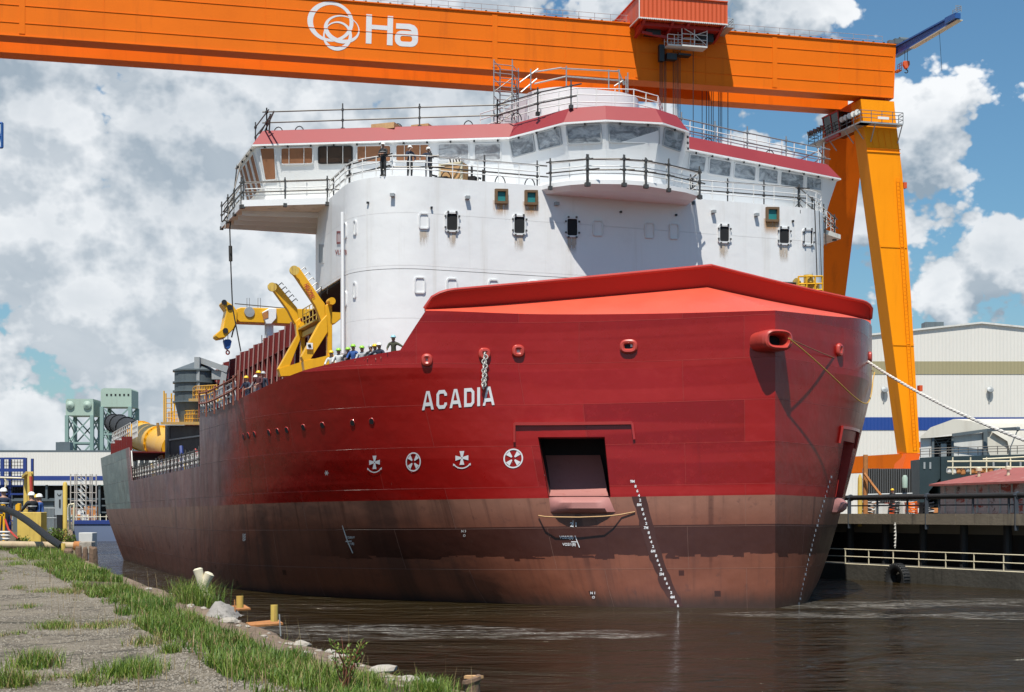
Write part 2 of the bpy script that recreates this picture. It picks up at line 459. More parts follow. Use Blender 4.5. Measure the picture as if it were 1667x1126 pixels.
    bro = mixc(nt, smooth(nt, noise_n(nt, mapping(nt, uv, (1.6, 1.6, 1), (5, 5, 0)), 1., 6, .7), .58, .68, 0, .5), bro, (.1, .04, .03))
    aftm = smooth(nt, u, 24, 38)
    bro = mixc(nt, math_n(nt, 'MULTIPLY', aftm, .5), bro, (.17, .09, .075))
    bro = mixc(nt, math_n(nt, 'MULTIPLY', plate, .22), bro, (.1, .05, .042))
    # fresh darker band and touched-up patches
    vor = N(nt, 'ShaderNodeTexVoronoi'); vor.distance = 'CHEBYCHEV'; vor.inputs['Scale'].default_value = 1.0; vor.inputs['Randomness'].default_value = 1
    L(nt, mapping(nt, uv, (1.05, 1.2, 1)), vor.inputs['Vector'])
    cell = N(nt, 'ShaderNodeSeparateColor'); L(nt, vor.outputs['Color'], cell.inputs[0])
    rag = math_n(nt, 'MULTIPLY_ADD', cell.outputs[0], .26, 2.15)
    rag2 = math_n(nt, 'MULTIPLY_ADD', fine, .12, rag)
    band = math_n(nt, 'MULTIPLY', math_n(nt, 'GREATER_THAN', v, rag2), math_n(nt, 'LESS_THAN', v, 3.72))
    band = math_n(nt, 'MULTIPLY', band, smooth(nt, math_n(nt, 'ADD', math_n(nt, 'ADD', u, math_n(nt, 'MULTIPLY', v, .8)), math_n(nt, 'MULTIPLY', streak, 7.0)), 24.5, 31.0, 1, 0))
    patch = math_n(nt, 'MULTIPLY', math_n(nt, 'LESS_THAN', vor.outputs['Distance'], math_n(nt, 'MULTIPLY_ADD', cell.outputs[2], .14, .02)), math_n(nt, 'GREATER_THAN', cell.outputs[1], .72))
    patch = math_n(nt, 'MULTIPLY', patch, math_n(nt, 'LESS_THAN', v, 4.6))
    drip = math_n(nt, 'MULTIPLY', smooth(nt, v, 1.2, 2.6), smooth(nt, noise_n(nt, mapping(nt, uv, (1.5, .05, 1), (4, 0, 0)), 1., 3, .5), .6, .68))
    dk = math_n(nt, 'MAXIMUM', band, math_n(nt, 'MAXIMUM', patch, math_n(nt, 'MULTIPLY', drip, .55)))
    bro = mixc(nt, math_n(nt, 'MULTIPLY', dk, .9), bro, mixc(nt, fine, (.028, .006, .0045), (.046, .012, .008)))
    slime = smooth(nt, math_n(nt, 'ADD', v, math_n(nt, 'MULTIPLY', streak, .9)), .55, 1.5, .8, 0)
    bro = mixc(nt, slime, bro, (.022, .02, .017))
    # rust runs far aft
    rust = math_n(nt, 'MULTIPLY', smooth(nt, noise_n(nt, mapping(nt, uv, (.45, .02, 1), (31, 0, 0)), 1., 4, .6), .62, .7), smooth(nt, u, 45, 60))
    bro = mixc(nt, math_n(nt, 'MULTIPLY', rust, .7), bro, (.3, .14, .05))
    below = math_n(nt, 'LESS_THAN', v, 5.0)
    c = mixc(nt, below, top, bro)
    aft2 = smooth(nt, u, 27, 33)
    sc_ = mixc(nt, aft2, mixc(nt, below, (.6, .12, .1), (.42, .24, .19)), (.04, .02, .02))
    c = mixc(nt, math_n(nt, 'MULTIPLY', seam, math_n(nt, 'MULTIPLY_ADD', aft2, .4, .25)), c, sc_)
    vst = math_n(nt, 'MULTIPLY', smooth(nt, noise_n(nt, mapping(nt, uv, (.42, .012, 1), (40, 0, 0)), 1., 3, .5), .57, .64), smooth(nt, u, 28, 40))
    c = mixc(nt, math_n(nt, 'MULTIPLY', vst, .55), c, (.05, .026, .026))
    L(nt, c, b.inputs['Base Color'])
    dull = math_n(nt, 'MAXIMUM', below, is_sheen)
    rr = math_n(nt, 'MULTIPLY_ADD', fine, .2, math_n(nt, 'MULTIPLY_ADD', dull, .12, .15))
    rr = math_n(nt, 'MULTIPLY_ADD', plate, .1, rr); L(nt, rr, b.inputs['Roughness'])
    b.inputs['Specular IOR Level'].default_value = .42; b.inputs['Coat Roughness'].default_value = .16
    bn = N(nt, 'ShaderNodeBump'); bn.inputs['Strength'].default_value = .9; bn.inputs['Distance'].default_value = .06
    # plating distortion between frames + raised weld seams
    hungry = noise_n(nt, mapping(nt, uv, (.55, .5, 1)), 1.0, 3, .5)
    hh = math_n(nt, 'ADD', math_n(nt, 'MULTIPLY', hungry, 1.1), math_n(nt, 'MULTIPLY', seam, .5))
    L(nt, hh, bn.inputs['Height']); L(nt, bn.outputs[0], b.inputs['Normal'])
    return m
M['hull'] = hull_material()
me = bpy.data.meshes.new('hull'); me.from_pydata([tuple(p-SHIP0) for p in hv], [], hf)
for e_ in me.edges:
    if all(abs(hv[k].z-ZKN) < .01 for k in e_.vertices): e_.use_edge_sharp = True
uvl = me.uv_layers.new(name='UVMap')
for lp in me.loops: uvl.data[lp.index].uv = huv[lp.vertex_index]
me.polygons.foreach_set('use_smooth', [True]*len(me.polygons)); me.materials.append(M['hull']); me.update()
hull = bpy.data.objects.new('hull', me); COL.objects.link(hull); hull.parent = ship
so = hull.modifiers.new('plate', 'SOLIDIFY'); so.thickness = .07; so.offset = -1
es = hull.modifiers.new('split', 'EDGE_SPLIT'); es.split_angle = R(40)
HB = bvh_of(hull)

# anchor pockets: recess behind each opening, raised border, sloping bolster
def pocket(side, i0, i1, z0, z1, vis):
    n = 6; ins = []
    def P(i, z, d=0):
        t, a = hullpt(side, i, z); t2, a2 = hullpt(side, i+.02, z)
        tx, ax = t2-t, a2-a; l = math.hypot(tx, ax); nx, na = (ax/l, -tx/l) if side > 0 else (-ax/l, tx/l)
        if nx*side < 0: nx, na = -nx, -na
        return W(t+nx*d, a+na*d, z)
    mb = MB()
    ring0 = [P(i0, z0, .02), P(i1, z0, .02), P(i1, z1, .02), P(i0, z1, .02)]
    ring1 = [P(i0+.04, z0, -2.6), P(i1-.04, z0, -2.6), P(i1-.04, z1, -2.6), P(i0+.04, z1, -2.6)]
    for k in range(4):
        j = (k+1) % 4; mb.quad(ring0[k], ring0[j], ring1[j], ring1[k])
    mb.quad(*ring1)
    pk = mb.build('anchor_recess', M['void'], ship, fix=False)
    # reveal: red lining of the first half metre
    rv = MB(); r2 = [P(i0+.01, z0, -.5), P(i1-.01, z0, -.5), P(i1-.01, z1-.03, -.5), P(i0+.01, z1-.03, -.5)]
    r0 = [P(i0+.004, z0+.01, .05), P(i1-.004, z0+.01, .05), P(i1-.004, z1-.012, .05), P(i0+.004, z1-.012, .05)]
    for k in range(4):
        j = (k+1) % 4; rv.quad(r0[k], r0[j], r2[j], r2[k])
    rv.build('anchor_recess_lining', M['rimred'], ship, fix=False)
    # bolster: a convex shelf running out of the recess and over the hull side
    bo = MB(); prof = [(6.9, -2.5), (6.3, -2.2), (5.6, -1.6), (5.2, -1.1), (5.0, -.4), (4.9, .15), (4.66, .44), (4.4, .44), (4.24, .28), (4.16, -.02)]
    vs = []
    for k, (z, d) in enumerate(prof):
        f = k/(len(prof)-1); w0 = .16-.22*min(1, f*1.1)
        for q in range(9):
            g = q/8; ii = i0+(i1-i0)*(w0+(1-2*w0)*g)
            ii = i0+(i1-i0)*((w0 if side > 0 else w0)+(1-w0*1.25)*g)
            e = 1-abs(2*g-1)**4
            vs.append(P(ii, z, d*(1 if d < 0 else e)+(.01 if d > 0 else 0)))
    fs = [(r*9+q, r*9+q+1, (r+1)*9+q+1, (r+1)*9+q) for r in range(len(prof)-1) for q in range(8)]
    bo.add(vs, fs, True)
    bo.build('anchor_bolster', M['bolster'], ship, fix=False)
    # raised strip framing the recess
    bd = MB()
    a0, a1 = i0-(i1-i0)*.42, i1+(i1-i0)*.32
    zt = z1+.62
    path = [P(a0+(a1-a0)*k/8, zt-.02*k/8, .07) for k in range(9)]
    for p, q in zip(path, path[1:]): bd.beam(p, q, .12, .14)
    bd.beam(P(a0, zt, .07), P(a0-.01, zt-.75, .05), .1, .12); bd.beam(P(a1, zt, .07), P(a1+.03, zt-.85, .05), .1, .12)
    bd.build('anchor_surround', M['hull_strip'], ship)
M['hull_strip'] = paint('hull_trim_red', (.34, .02, .016), .35, .1, .8, coat=.3)
M['bolster'] = paint('bolster_primer', (.37, .16, .145), .55, .15, .8, dirt=(.22, .06, .05), dirt_amt=.5, streak=False)
pocket(1, iR, iL, PZ0, PZ1, True)
pocket(-1, 1.7, 2.25, PZ0, PZ1, False)

# foredeck whaleback and bulwark rim
def knuckle(side, f): i = 3*f; z = ztop(side, i); return W(*hullpt(side, i, z), z)
BASE = {1: ((0, 6.47, 15.06), (14.0, 6.9, 13.32)), -1: ((0, 6.47, 15.06), (-10.2, 7.9, 14.1))}
def rimbase(side, f):
    p, q = BASE[side]; k = [p[n]+(q[n]-p[n])*f for n in range(3)]
    return W(k[0], k[1]+.25*math.sin(math.pi*f), k[2])
wb = MB()
for side in (1, -1):
    n = 24; vs = []
    for k in range(n+1):
        f = k/n; a, b = knuckle(side, f), rimbase(side, f)
        for q in range(5): vs.append(a.lerp(b, q/4)+UP*(.05*math.sin(math.pi*q/4)))
    wb.add(vs, [(k*5+q, k*5+q+1, (k+1)*5+q+1, (k+1)*5+q) for k in range(n) for q in range(4)], True)
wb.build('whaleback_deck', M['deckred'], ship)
rm = MB(); lip = []
for side in (1, -1):
    n = 40; ring = []
    for k in range(n+1):
        f = k/n; b = rimbase(side, f)
        e = 1 if f < .9 else math.sqrt(max(0, 1-((f-.9)/.1)**2))
        hgt = .1+(.85-.2*f)*e; out = (.5*e)
        fw = (-AFT+STB*(.25*side*min(1, f*4))).normalized()
        top = b+UP*hgt+fw*out
        ring.append((b, top, top-fw*.12, b-fw*.12-UP*.02))
    for k in range(n):
        p, q = ring[k], ring[k+1]
        for j in range(4): rm.quad(p[j], p[(j+1) % 4], q[(j+1) % 4], q[j])
    rm.quad(*ring[-1])
    lip.append([r[1]-V((0, 0, 0)) for r in ring])
rm.build('bulwark_rim', M['rimred'], ship)
rb = MB()
for l in lip: rb.tube(l, .085, 8)
rb.build('rim_bar', M['castred'], ship)
# decks
dk = MB()
def deck(z, i_from, i_to, inset=.06):
    st = [hullpt(1, i_from+(i_to-i_from)*k/30, z) for k in range(31)]; po = [hullpt(-1, i_from+(i_to-i_from)*k/30, z) for k in range(31)]
    for k in range(30):
        dk.quad(W(st[k][0]-inset, st[k][1], z), W(st[k+1][0]-inset, st[k+1][1], z), W(po[k+1][0]+inset, po[k+1][1], z), W(po[k][0]+inset, po[k][1], z))
deck(9.75, .05, 7.0); deck(6.6, 7.0, 8.999)
dk.quad(W(20.2, 28, 6.62), W(-20, 31, 6.62), W(-20, 31, 9.7), W(20.2, 28, 9.7))
dk.build('deck', M['framered'], ship, fix=False)
# raised stern house deck
sh = MB(); sh.hexa([W(20.4, 75, 9.5), W(-20.4, 75, 9.5), W(-20.4, 94.5, 9.5), W(20.4, 94.5, 9.5)], [W(20.4, 75, 9.6), W(-20.4, 75, 9.6), W(-20.4, 94.5, 9.6), W(20.4, 94.5, 9.6)])
sh.build('stern_deck', M['framered'], ship)

# ------------------------------------------------------------------ marks painted on the hull
def decal(name, vs, fs, o, ux, uy, mat, off=.02, bvh=None, parent=None):
    """lay flat lettering on a plate: o, ux, uy give the survey sights of its corner and axes"""
    out = []
    for v in vs:
        h, n = hit(bvh or HB, o[0]+v.x*ux[0]+v.y*uy[0], o[1]+v.x*ux[1]+v.y*uy[1])
        if h is None: return None
        out.append(h+n*off)
    mb = MB(); mb.add(out, fs)
    return mb.build(name, mat, parent or ship, fix=False)
M['mark'] = paint('white_lettering', (.68, .68, .7), .5, .05, 2)
M['mark_dim'] = paint('small_white_lettering', (.62, .6, .58), .6, .05, 2)
M['wetdark'] = paint('touched_up_strip', (.05, .014, .01), .45, .2, 2)
GW = (-.02, .0)
def letter_poly(ch):
    """block capitals, 0..1 wide, 0..1 high, stroke s"""
    s = .24
    if ch == 'I': return [[(0, 0), (s, 0), (s, 1), (0, 1)]], s
    if ch == 'A':
        return [[(0, 0), (.21, 0), (.50, 1), (.36, 1)], [(.36, 1), (.5, 1), (.64, 1), (1, 0), (.79, 0), (.5, .8)],
                [(.24, .2), (.76, .2), (.70, .39), (.30, .39)]], 1.0
    if ch == 'C' or ch == 'D':
        pts_o, pts_i = [], []
        if ch == 'C':
            o = [(.88, .68), (.88, .8), (.68, 1), (.2, 1), (0, .8), (0, .2), (.2, 0), (.68, 0), (.88, .2), (.88, .32)]
            i = [(.66, .68), (.66, .74), (.6, .81), (.28, .81), (.22, .74), (.22, .26), (.28, .19), (.6, .19), (.66, .26), (.66, .32)]
        else:
            o = [(0, 0), (0, 1), (.62, 1), (.86, .8), (.86, .2), (.62, 0), (0, 0)]
            i = [(.22, .19), (.22, .81), (.56, .81), (.64, .73), (.64, .27), (.56, .19), (.22, .19)]
        return [[o[k], o[k+1], i[k+1], i[k]] for k in range(len(o)-1)], .88
    return [], .5
vs, fs = [], []; x = 0
for ch in 'ACADIA':
    polys, w = letter_poly(ch)
    for p in polys:
        o_ = len(vs); vs += [V((x+a*.86 if ch != 'I' else x+a*.86, b, 0)) for a, b in p]; fs.append(tuple(range(o_, o_+len(p))))
    x += w*.86+.19
X = x-.19
decal('ship_name_lettering', vs, fs, (687, 667.5), ((805-687)/X, (659-667.5)/X), (0, -30.5), M['mark'])
# thruster marks
def arc_band(c, r0, r1, a0, a1, n=28):
    v, f = [], []
    for k in range(n+1):
        t = R(a0+(a1-a0)*k/n)
        v += [V((c[0]+r0*math.cos(t), c[1]+r0*math.sin(t), 0)), V((c[0]+r1*math.cos(t), c[1]+r1*math.sin(t), 0))]
    for k in range(n): f.append((2*k, 2*k+1, 2*k+3, 2*k+2))
    return v, f
def add_pf(V_, F_, v, f): o = len(V_); V_ += v; F_ += [tuple(o+i for i in q) for q in f]
def blade(ang, r0, r1, h0, h1):
    v = []
    for r, h in ((r0, -h0), (r1, -h1), (r1, h1), (r0, h0)):
        c_, s_ = math.cos(R(ang)), math.sin(R(ang)); v.append(V((r*c_-h*s_, r*s_+h*c_, 0)))
    return v, [(0, 1, 2, 3)]
for (cx_, cy_, ring) in ((610, 756, False), (673, 751.5, True), (752, 749, False), (835.5, 746, True)):
    vs, fs = [], []
    if ring:
        add_pf(vs, fs, *arc_band((0, 0), .86, 1.0, 0, 360, 40))
        for a in (45, 135, 225, 315): add_pf(vs, fs, *blade(a, .2, .8, .07, .26))
        sx, sy = (12.2, 15.6) if cx_ < 700 else (16, 16)
    else:
        for a in (90, 210, 330, 30): pass
        for a in (90, 180, 0, 270): add_pf(vs, fs, *[(lambda q: ([V((p.x, p.y+.25, 0)) for p in q[0]], q[1]))(blade(a, .06, .72, .09, .27))][0])
        add_pf(vs, fs, *arc_band((0, .35), 1.12, 1.24, 222, 318, 16))
        for sg in (-1, 1): add_pf(vs, fs, [V((sg*.98, -.3, 0)), V((sg*.72, -.44, 0)), V((sg*.98, -.58, 0))], [(0, 1, 2)])
        sx, sy = (12, 15) if cx_ < 700 else (14.5, 15.5)
    decal('thruster_mark', vs, fs, (cx_, cy_), (sx, -.5), (0, -sy), M['mark'])
vs, fs = [], []
for a in (0, 60, 120): add_pf(vs, fs, *blade(a, -1, 1, .16, .16))
decal('small_star_mark', vs, fs, (532, 769.5), (3.4, 0), (0, -4.2), M['mark_dim'])
# draft marks with their dark strip
def strip(name, pts, mat, off):
    mb = MB(); pr = None
    for (xl, yl), (xr, yr) in pts:
        a, na = hit(HB, xl, yl); b, nb = hit(HB, xr, yr)
        if a is None or b is None: pr = None; continue
        a, b = a+na*off, b+nb*off
        if pr: mb.quad(pr[0], pr[1], b, a)
        pr = (a, b)
    return mb.build(name, mat, ship, fix=False)
def mark(txt, x, y, hpx, lean=0, mat=None, bold=.0, wsc=1.0, tilt=0.0, name='draft_mark'):
    vs, fs = text_polys(txt, bold)
    if not vs: return
    mx = max(v.x for v in vs)
    k = hpx/.7
    return decal(name, vs, fs, (x, y), (k*wsc, tilt*k*wsc), (lean*k, -k), mat or M['mark'], .024)
mk = [('9M', 1026, 785.5), ('8', 1033, 793.5), ('6', 1036, 801), ('4', 1038.5, 808.5), ('2', 1040.5, 816), ('8M', 1037, 823.5), ('8', 1044, 831), ('6', 1046, 838.5), ('4', 1048.5, 846.5), ('2', 1050.5, 854),
      ('7M', 1048, 861), ('8', 1054.5, 869), ('6', 1056.5, 876.5), ('4', 1058.5, 884), ('2', 1061.5, 891.5), ('6M', 1059.5, 899), ('8', 1066.5, 906.5), ('6', 1069, 914), ('4', 1071.5, 921.5), ('2', 1074.5, 929), ('5M', 1073.5, 936.5),
      ('8', 1081, 944), ('6', 1084, 951.5), ('4', 1087.5, 959), ('2', 1091, 966.5), ('4M', 1091, 974), ('8', 1098, 981.5), ('6', 1102, 988)]
def mkx(y):
    pts_ = [(y_, x_+(0 if len(t_) == 1 else 6)) for t_, x_, y_ in mk]
    for (ya, xa), (yb, xb) in zip(pts_, pts_[1:]):
        if y <= yb: return xa+(xb-xa)*(y-ya)/(yb-ya)
    return pts_[-1][1]
strip('draft_mark_strip', [((mkx(y)-8-(2 if k % 7 < 3 else 0), y), (mkx(y)+13-(y-808)*.01, y)) for k, y in enumerate([808+q*6.4 for q in range(29)])], M['wetdark'], .012)
for t_, x_, y_ in mk: mark(t_, x_, y_, 4.3, 0, bold=.03, wsc=1.1 if len(t_) == 1 else .95)
# port side draft marks: a row of small ticks, edge on from here
for k in range(27):
    f = k/26; x_ = 1353-52*f-6*f*f*0+(-3*math.sin(f*3.1)); y_ = 778+206*f
    mark('M' if k % 5 == 0 else '8642'[k % 5-1], x_-1.6, y_, 4.2, 0, bold=.03, wsc=.55)
mark('2', 928, 857, 7, bold=.02); mark('1', 935.2, 857, 7, bold=.02)
strip('station_tick', [((932.4, 847), (933.6, 847)), ((932.4, 858), (933.6, 858))], M['mark'], .024)
mark('VO2/2(B)', 911, 876.5, 4.4, bold=.02, wsc=.92); mark('VO2/1(B)', 916, 888, 4.4, bold=.02, wsc=.88)
strip('station_tick', [((935.6, 872), (936.8, 872)), ((942.8, 891), (944.2, 891))], M['mark'], .024)
strip('station_tick', [((930, 881), (930, 882.4)), ((939, 881.2), (939, 882.6))], M['mark'], .024)
strip('load_line_mark', [((557, 855), (558.6, 855)), ((565, 880), (566.8, 880)), ((574, 900), (575.6, 900))], M['mark_dim'], .024)
strip('load_line_mark', [((563, 880), (563, 881.6)), ((573, 879.4), (573, 881))], M['mark_dim'], .024)
mark('7/2(B)/V', 564, 876, 3.6, bold=.02, mat=M['mark_dim'], wsc=.8); mark('L/1(B)', 567, 886, 3.6, bold=.02, mat=M['mark_dim'], wsc=.8)
mark('N 3', 751, 866, 3.6, bold=.03, mat=M['mark_dim']); mark('O', 754, 873, 3.6, bold=.03, mat=M['mark_dim'])
mark('N 1', 961, 967, 4, bold=.03); mark('O', 964, 974, 4, bold=.03)
for y_ in (872, 876, 880): mark('DF', 395.5, y_, 3.4, bold=.03, mat=M['mark_dim'], wsc=.9)

# ------------------------------------------------------------------ fairleads, portholes
def ring_fit(px, py, wpx, hpx, r, depth, mat, name, inner, tilt=0.0, n=28, out=.0, pwr=3.0):
    h, nn = hit(HB, px, py)
    if h is None: return
    x = UP.cross(nn).normalized(); y = UP-nn*UP.dot(nn); y.normalize()
    sc = h.y/F
    c = abs(x.dot(V((1, 0, 0))))
    rx, ry = wpx*sc/2/max(.35, c), hpx*sc/2
    pts = []
    for k in range(n):
        t = 2*math.pi*k/n; ct, st = math.cos(t), math.sin(t)
        pts.append(h+x*(abs(ct)**(2/pwr)*math.copysign(rx-r, ct))+y*(abs(st)**(2/pwr)*math.copysign(ry-r, st))+nn*(depth+out))
    mb = MB(); mb.tube(pts, r, 8, closed=True)
    o = mb.build(name, mat, ship)
    ib = MB(); ib.add([p+nn*(.03-depth-out) for p in pts], [tuple(range(n))])
    p_ = ib.build('dark_opening', inner, o); return h, nn, x, y
for (x_, y_, w_, h_) in ((695, 586, 19, 21), (788.5, 576, 20, 20), (843.5, 571.5, 21, 21), (1023.5, 564, 29, 24)):
    ring_fit(x_, y_, w_, h_, .115, .05, M['castred'], 'panama_fairlead', M['void'])
ring_fit(1365, 569.5, 12, 22, .12, .05, M['castred'], 'panama_fairlead', M['void'])
ring_fit(1415, 581, 6, 18, .09, .05, M['castred'], 'panama_fairlead', M['void'])
# bright glimpses through the bulwark openings
for (x0, y0, x1, y1) in ((691, 580.5, 699.5, 587.5), (789.5, 569.5, 796, 579), (839, 567, 850.5, 577), (1026.5, 559.5, 1034, 565)):
    mb = MB(); q = [hit(HB, a, b) for a, b in ((x0, y1), (x1, y1), (x1, y0), (x0, y0))]
    mb.add([h+n*.05 for h, n in q], [(0, 1, 2, 3)]); mb.build('winch_seen_through_fairlead', M['white_worn'], ship, fix=False)
for k, (x_, y_) in enumerate(((397, 711), (404.5, 709), (414.5, 707), (438, 704), (452, 702), (467, 700), (494, 695.5), (525, 692), (574, 688), (605, 685.5))):
    ring_fit(x_, y_, 5+.5*k, 12, .03, .0, M['hull_strip'], 'porthole', M['void'], n=18, pwr=2.0)
# stem fairlead: big rolled lip standing proud on both sides of the stem
sf = MB()
c0, _ = hit(HB, 1254, 556)
STEM_Z = cz = c0.z; stem = W(.22, 0, cz)
rings = []
fw = (-AFT).normalized(); sd = STB
for (d, sx, sy, dx) in ((-.35, .8, .46, 0), (.3, .78, .47, 0), (.62, .74, .46, 0), (.78, .68, .42, 0), (.82, .6, .36, 0), (.76, .5, .29, 0), (.6, .43, .24, 0), (.1, .4, .22, 0)):
    rr = []
    for k in range(32):
        t = 2*math.pi*k/32; ct, st = math.cos(t), math.sin(t)
        e = abs(ct)**.62*math.copysign(sx, ct); bend = .28*abs(e)**2*.6
        rr.append(stem+sd*e+UP*(abs(st)**.75*math.copysign(sy, st))+fw*(d-bend))
    rings.append(rr)
for a, b in zip(rings, rings[1:]):
    sf.add(a+b, [(k, (k+1) % 32, 32+(k+1) % 32, 32+k) for k in range(32)], True)
o_sf = sf.build('stem_fairlead', M['castred'], ship)
ib = MB(); ib.add(rings[-1], [tuple(range(32))]); ib.build('dark_opening', M['void'], o_sf)
# chain hanging from the second fairlead
h, n = hit(HB, 788, 578); h2, n2 = hit(HB, 786, 630)
ch = MB()
for k in range(15):
    p = h.lerp(h2, k/14)+n*.22+V((.03*math.sin(k*1.7), 0, 0))
    pts = [p+V((math.cos(t)*(.1 if k % 2 else .03), (0 if k % 2 else .1)*math.cos(t), math.sin(t)*.1)) for t in [2*math.pi*q/8 for q in range(8)]]
    ch.tube(pts, .032, 5, closed=True)
ch.tube([h-n*.3, h+n*.12, h+n*.22], .05, 6)
tag(ch.build('hanging_chain', [paint('pale_chain', (.5, .48, .45), .55, .4, 5)], None), 'pale chain hanging from a fairlead above the white ship name', 'chain')
# ================================================================== THE SHIP: superstructure
def shell(poly, z0, z1, z1off=0):     # vertical wall ring from (t,a) list
    mb = MB(); n = len(poly)
    for k in range(n):
        (t0, a0), (t1, a1) = poly[k], poly[(k+1) % n]
        mb.quad(W(t0, a0, z0), W(t1, a1, z0), W(t1, a1, z1), W(t0, a0, z1))
    return mb
def arc_ta(c, r, a0, a1, n=10):
    return [(c[0]+r*math.cos(R(a0+(a1-a0)*k/n)), c[1]+r*math.sin(R(a0+(a1-a0)*k/n))) for k in range(n+1)]
def smooth_prism(poly, z0, z1, name, mat, sm_from=None):
    mb = MB(); n = len(poly)
    vs = [W(t, a, z0) for t, a in poly]+[W(t, a, z1) for t, a in poly]
    mb.add(vs, [(k, (k+1) % n, n+(k+1) % n, n+k) for k in range(n)])
    mb.add(vs[:n], [tuple(range(n))]); mb.add(vs[n:], [tuple(range(n))])
    o = mb.build(name, mat, ship)
    return o
ZD = 21.78
# front block with rounded corners; lower and upper storeys
front = arc_ta((-11.2, 20.4), 3.4, 180, 270, 14)+arc_ta((10.8, 20.6), 3.6, -90, 0, 16)
lower = front+[(14.4, 21.4), (9, 21.4), (9, 34), (-14.6, 34)]
upper = front+[(14.4, 27.0), (13, 33.9), (-14.6, 33.9)]
# white plating with weld seams
def white_plating():
    m, nt, b = newmat('white_plating')
    o = N(nt, 'ShaderNodeTexCoord').outputs['Object']
    sp = N(nt, 'ShaderNodeSeparateXYZ'); L(nt, o, sp.inputs[0])
    zz = math_n(nt, 'FRACT', math_n(nt, 'DIVIDE', math_n(nt, 'ADD', sp.outputs[2], .75), 2.75))
    seam = math_n(nt, 'LESS_THAN', math_n(nt, 'ABSOLUTE', math_n(nt, 'SUBTRACT', zz, .5)), .008)
    n1 = noise_n(nt, mapping(nt, o, (.25, .25, .5)), 1.0, 5, .6)
    run = smooth(nt, noise_n(nt, mapping(nt, o, (1.4, 1.4, .07)), 1.0, 6, .65), .5, .75, 0, .45)
    c = mixc(nt, n1, (.72, .73, .75), (.8, .8, .8)); c = mixc(nt, run, c, (.52, .49, .44)); c = mixc(nt, math_n(nt, 'MULTIPLY', seam, .14), c, (.5, .5, .5)); c = mixc(nt, smooth(nt, noise_n(nt, mapping(nt, o, (.5, .5, .35), (7, 3, 1)), 1., 6, .7), .56, .72, 0, .3), c, (.6, .6, .6))
    L(nt, c, b.inputs['Base Color']); b.inputs['Roughness'].default_value = .42
    bn = N(nt, 'ShaderNodeBump'); bn.inputs['Strength'].default_value = .8; bn.inputs['Distance'].default_value = .05
    hg = noise_n(nt, mapping(nt, o, (.8, .8, .8)), 1.0, 3, .5)
    L(nt, math_n(nt, 'ADD', math_n(nt, 'MULTIPLY', hg, .8), seam), bn.inputs['Height']); L(nt, bn.outputs[0], b.inputs['Normal'])
    return m
M['plating'] = white_plating()
lo_ = smooth_prism(lower, 9.6, 16.92, 'deckhouse', M['plating'])
up_ = smooth_prism(upper, 16.95, ZD, 'accommodation_block', M['plating'])
DB = [bvh_of(lo_), bvh_of(up_)]
mb = MB(); mb.prism([W(t, a, 16.93) for t, a in ((14.3, 21.45), (14.3, 26.9), (13, 33.8), (9.1, 33.8), (9.1, 21.45))], -UP*.12); mb.build('overhang_shade_slab', M['void'], ship)  # dark slab added to paint the shade below the overhang
for o_ in (lo_, up_):
    o_.data.polygons.foreach_set('use_smooth', [abs(p.normal.z) < .5 for p in o_.data.polygons])
    o_.data.update()
    es = o_.modifiers.new('split', 'EDGE_SPLIT'); es.split_angle = R(30)
def hit_wall(px, py):
    best = (None, None)
    for b in DB:
        h, n = hit(b, px, py)
        if h is not None and (best[0] is None or h.y < best[0].y): best = (h, n)
    return best

# wing platforms and balcony of the bridge deck
def slab(name, poly, z0, z1, mat, matb=None):
    mb = MB(); mb.prism([W(t, a, z0) for t, a in poly], V((0, 0, z1-z0))); return mb.build(name, mat, ship)
pl_s = [(12.9, 24.9), (13.9, 24.0), (18.8, 26.6), (18.9, 33.6), (13.0, 33.6)]
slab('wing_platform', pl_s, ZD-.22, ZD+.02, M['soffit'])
kb = MB()
for p, q in (((13.9, 24.0), (18.8, 26.6)), ((18.8, 26.6), (18.9, 33.6))): kb.beam(W(*p, ZD-.08), W(*q, ZD-.08), .12, .36)
for k in range(1, 5):
    f = k/5; kb.beam(W(13.4, 25+8*f, ZD-.4), W(18.6, 26.6+7*f, ZD-.35), .1, .3)
kb.build('wing_platform_edge', M['white'], ship)
pl_p = [(-14.4, 21), (-18.4, 23.5), (-18.6, 32), (-14.4, 32)]
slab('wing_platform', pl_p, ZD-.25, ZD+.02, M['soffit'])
bal = [(4.5, 17.2), (4.1, 16.3), (3.4, 15.4), (2.6, 14.8), (.8, 14.25), (-.4, 14.2), (-1.9, 14.6), (-3.2, 14.95), (-4.3, 15.6), (-4.5, 17.2)]
slab('bridge_balcony', bal, ZD-.2, ZD+.03, M['white'])
bs = MB()   # sloping underside
for p, q in zip(bal, bal[1:]):
    def inn(c): return (c[0]*.95, c[1]+(17.02-c[1])*.25)
    bs.quad(W(*p, ZD-.2), W(*q, ZD-.2), W(*inn(q), ZD-.42), W(*inn(p), ZD-.42))
bs.add([W(*inn(p), ZD-.42) for p in bal], [tuple(range(len(bal)))])
bs.build('balcony_underside', M['white'], ship)

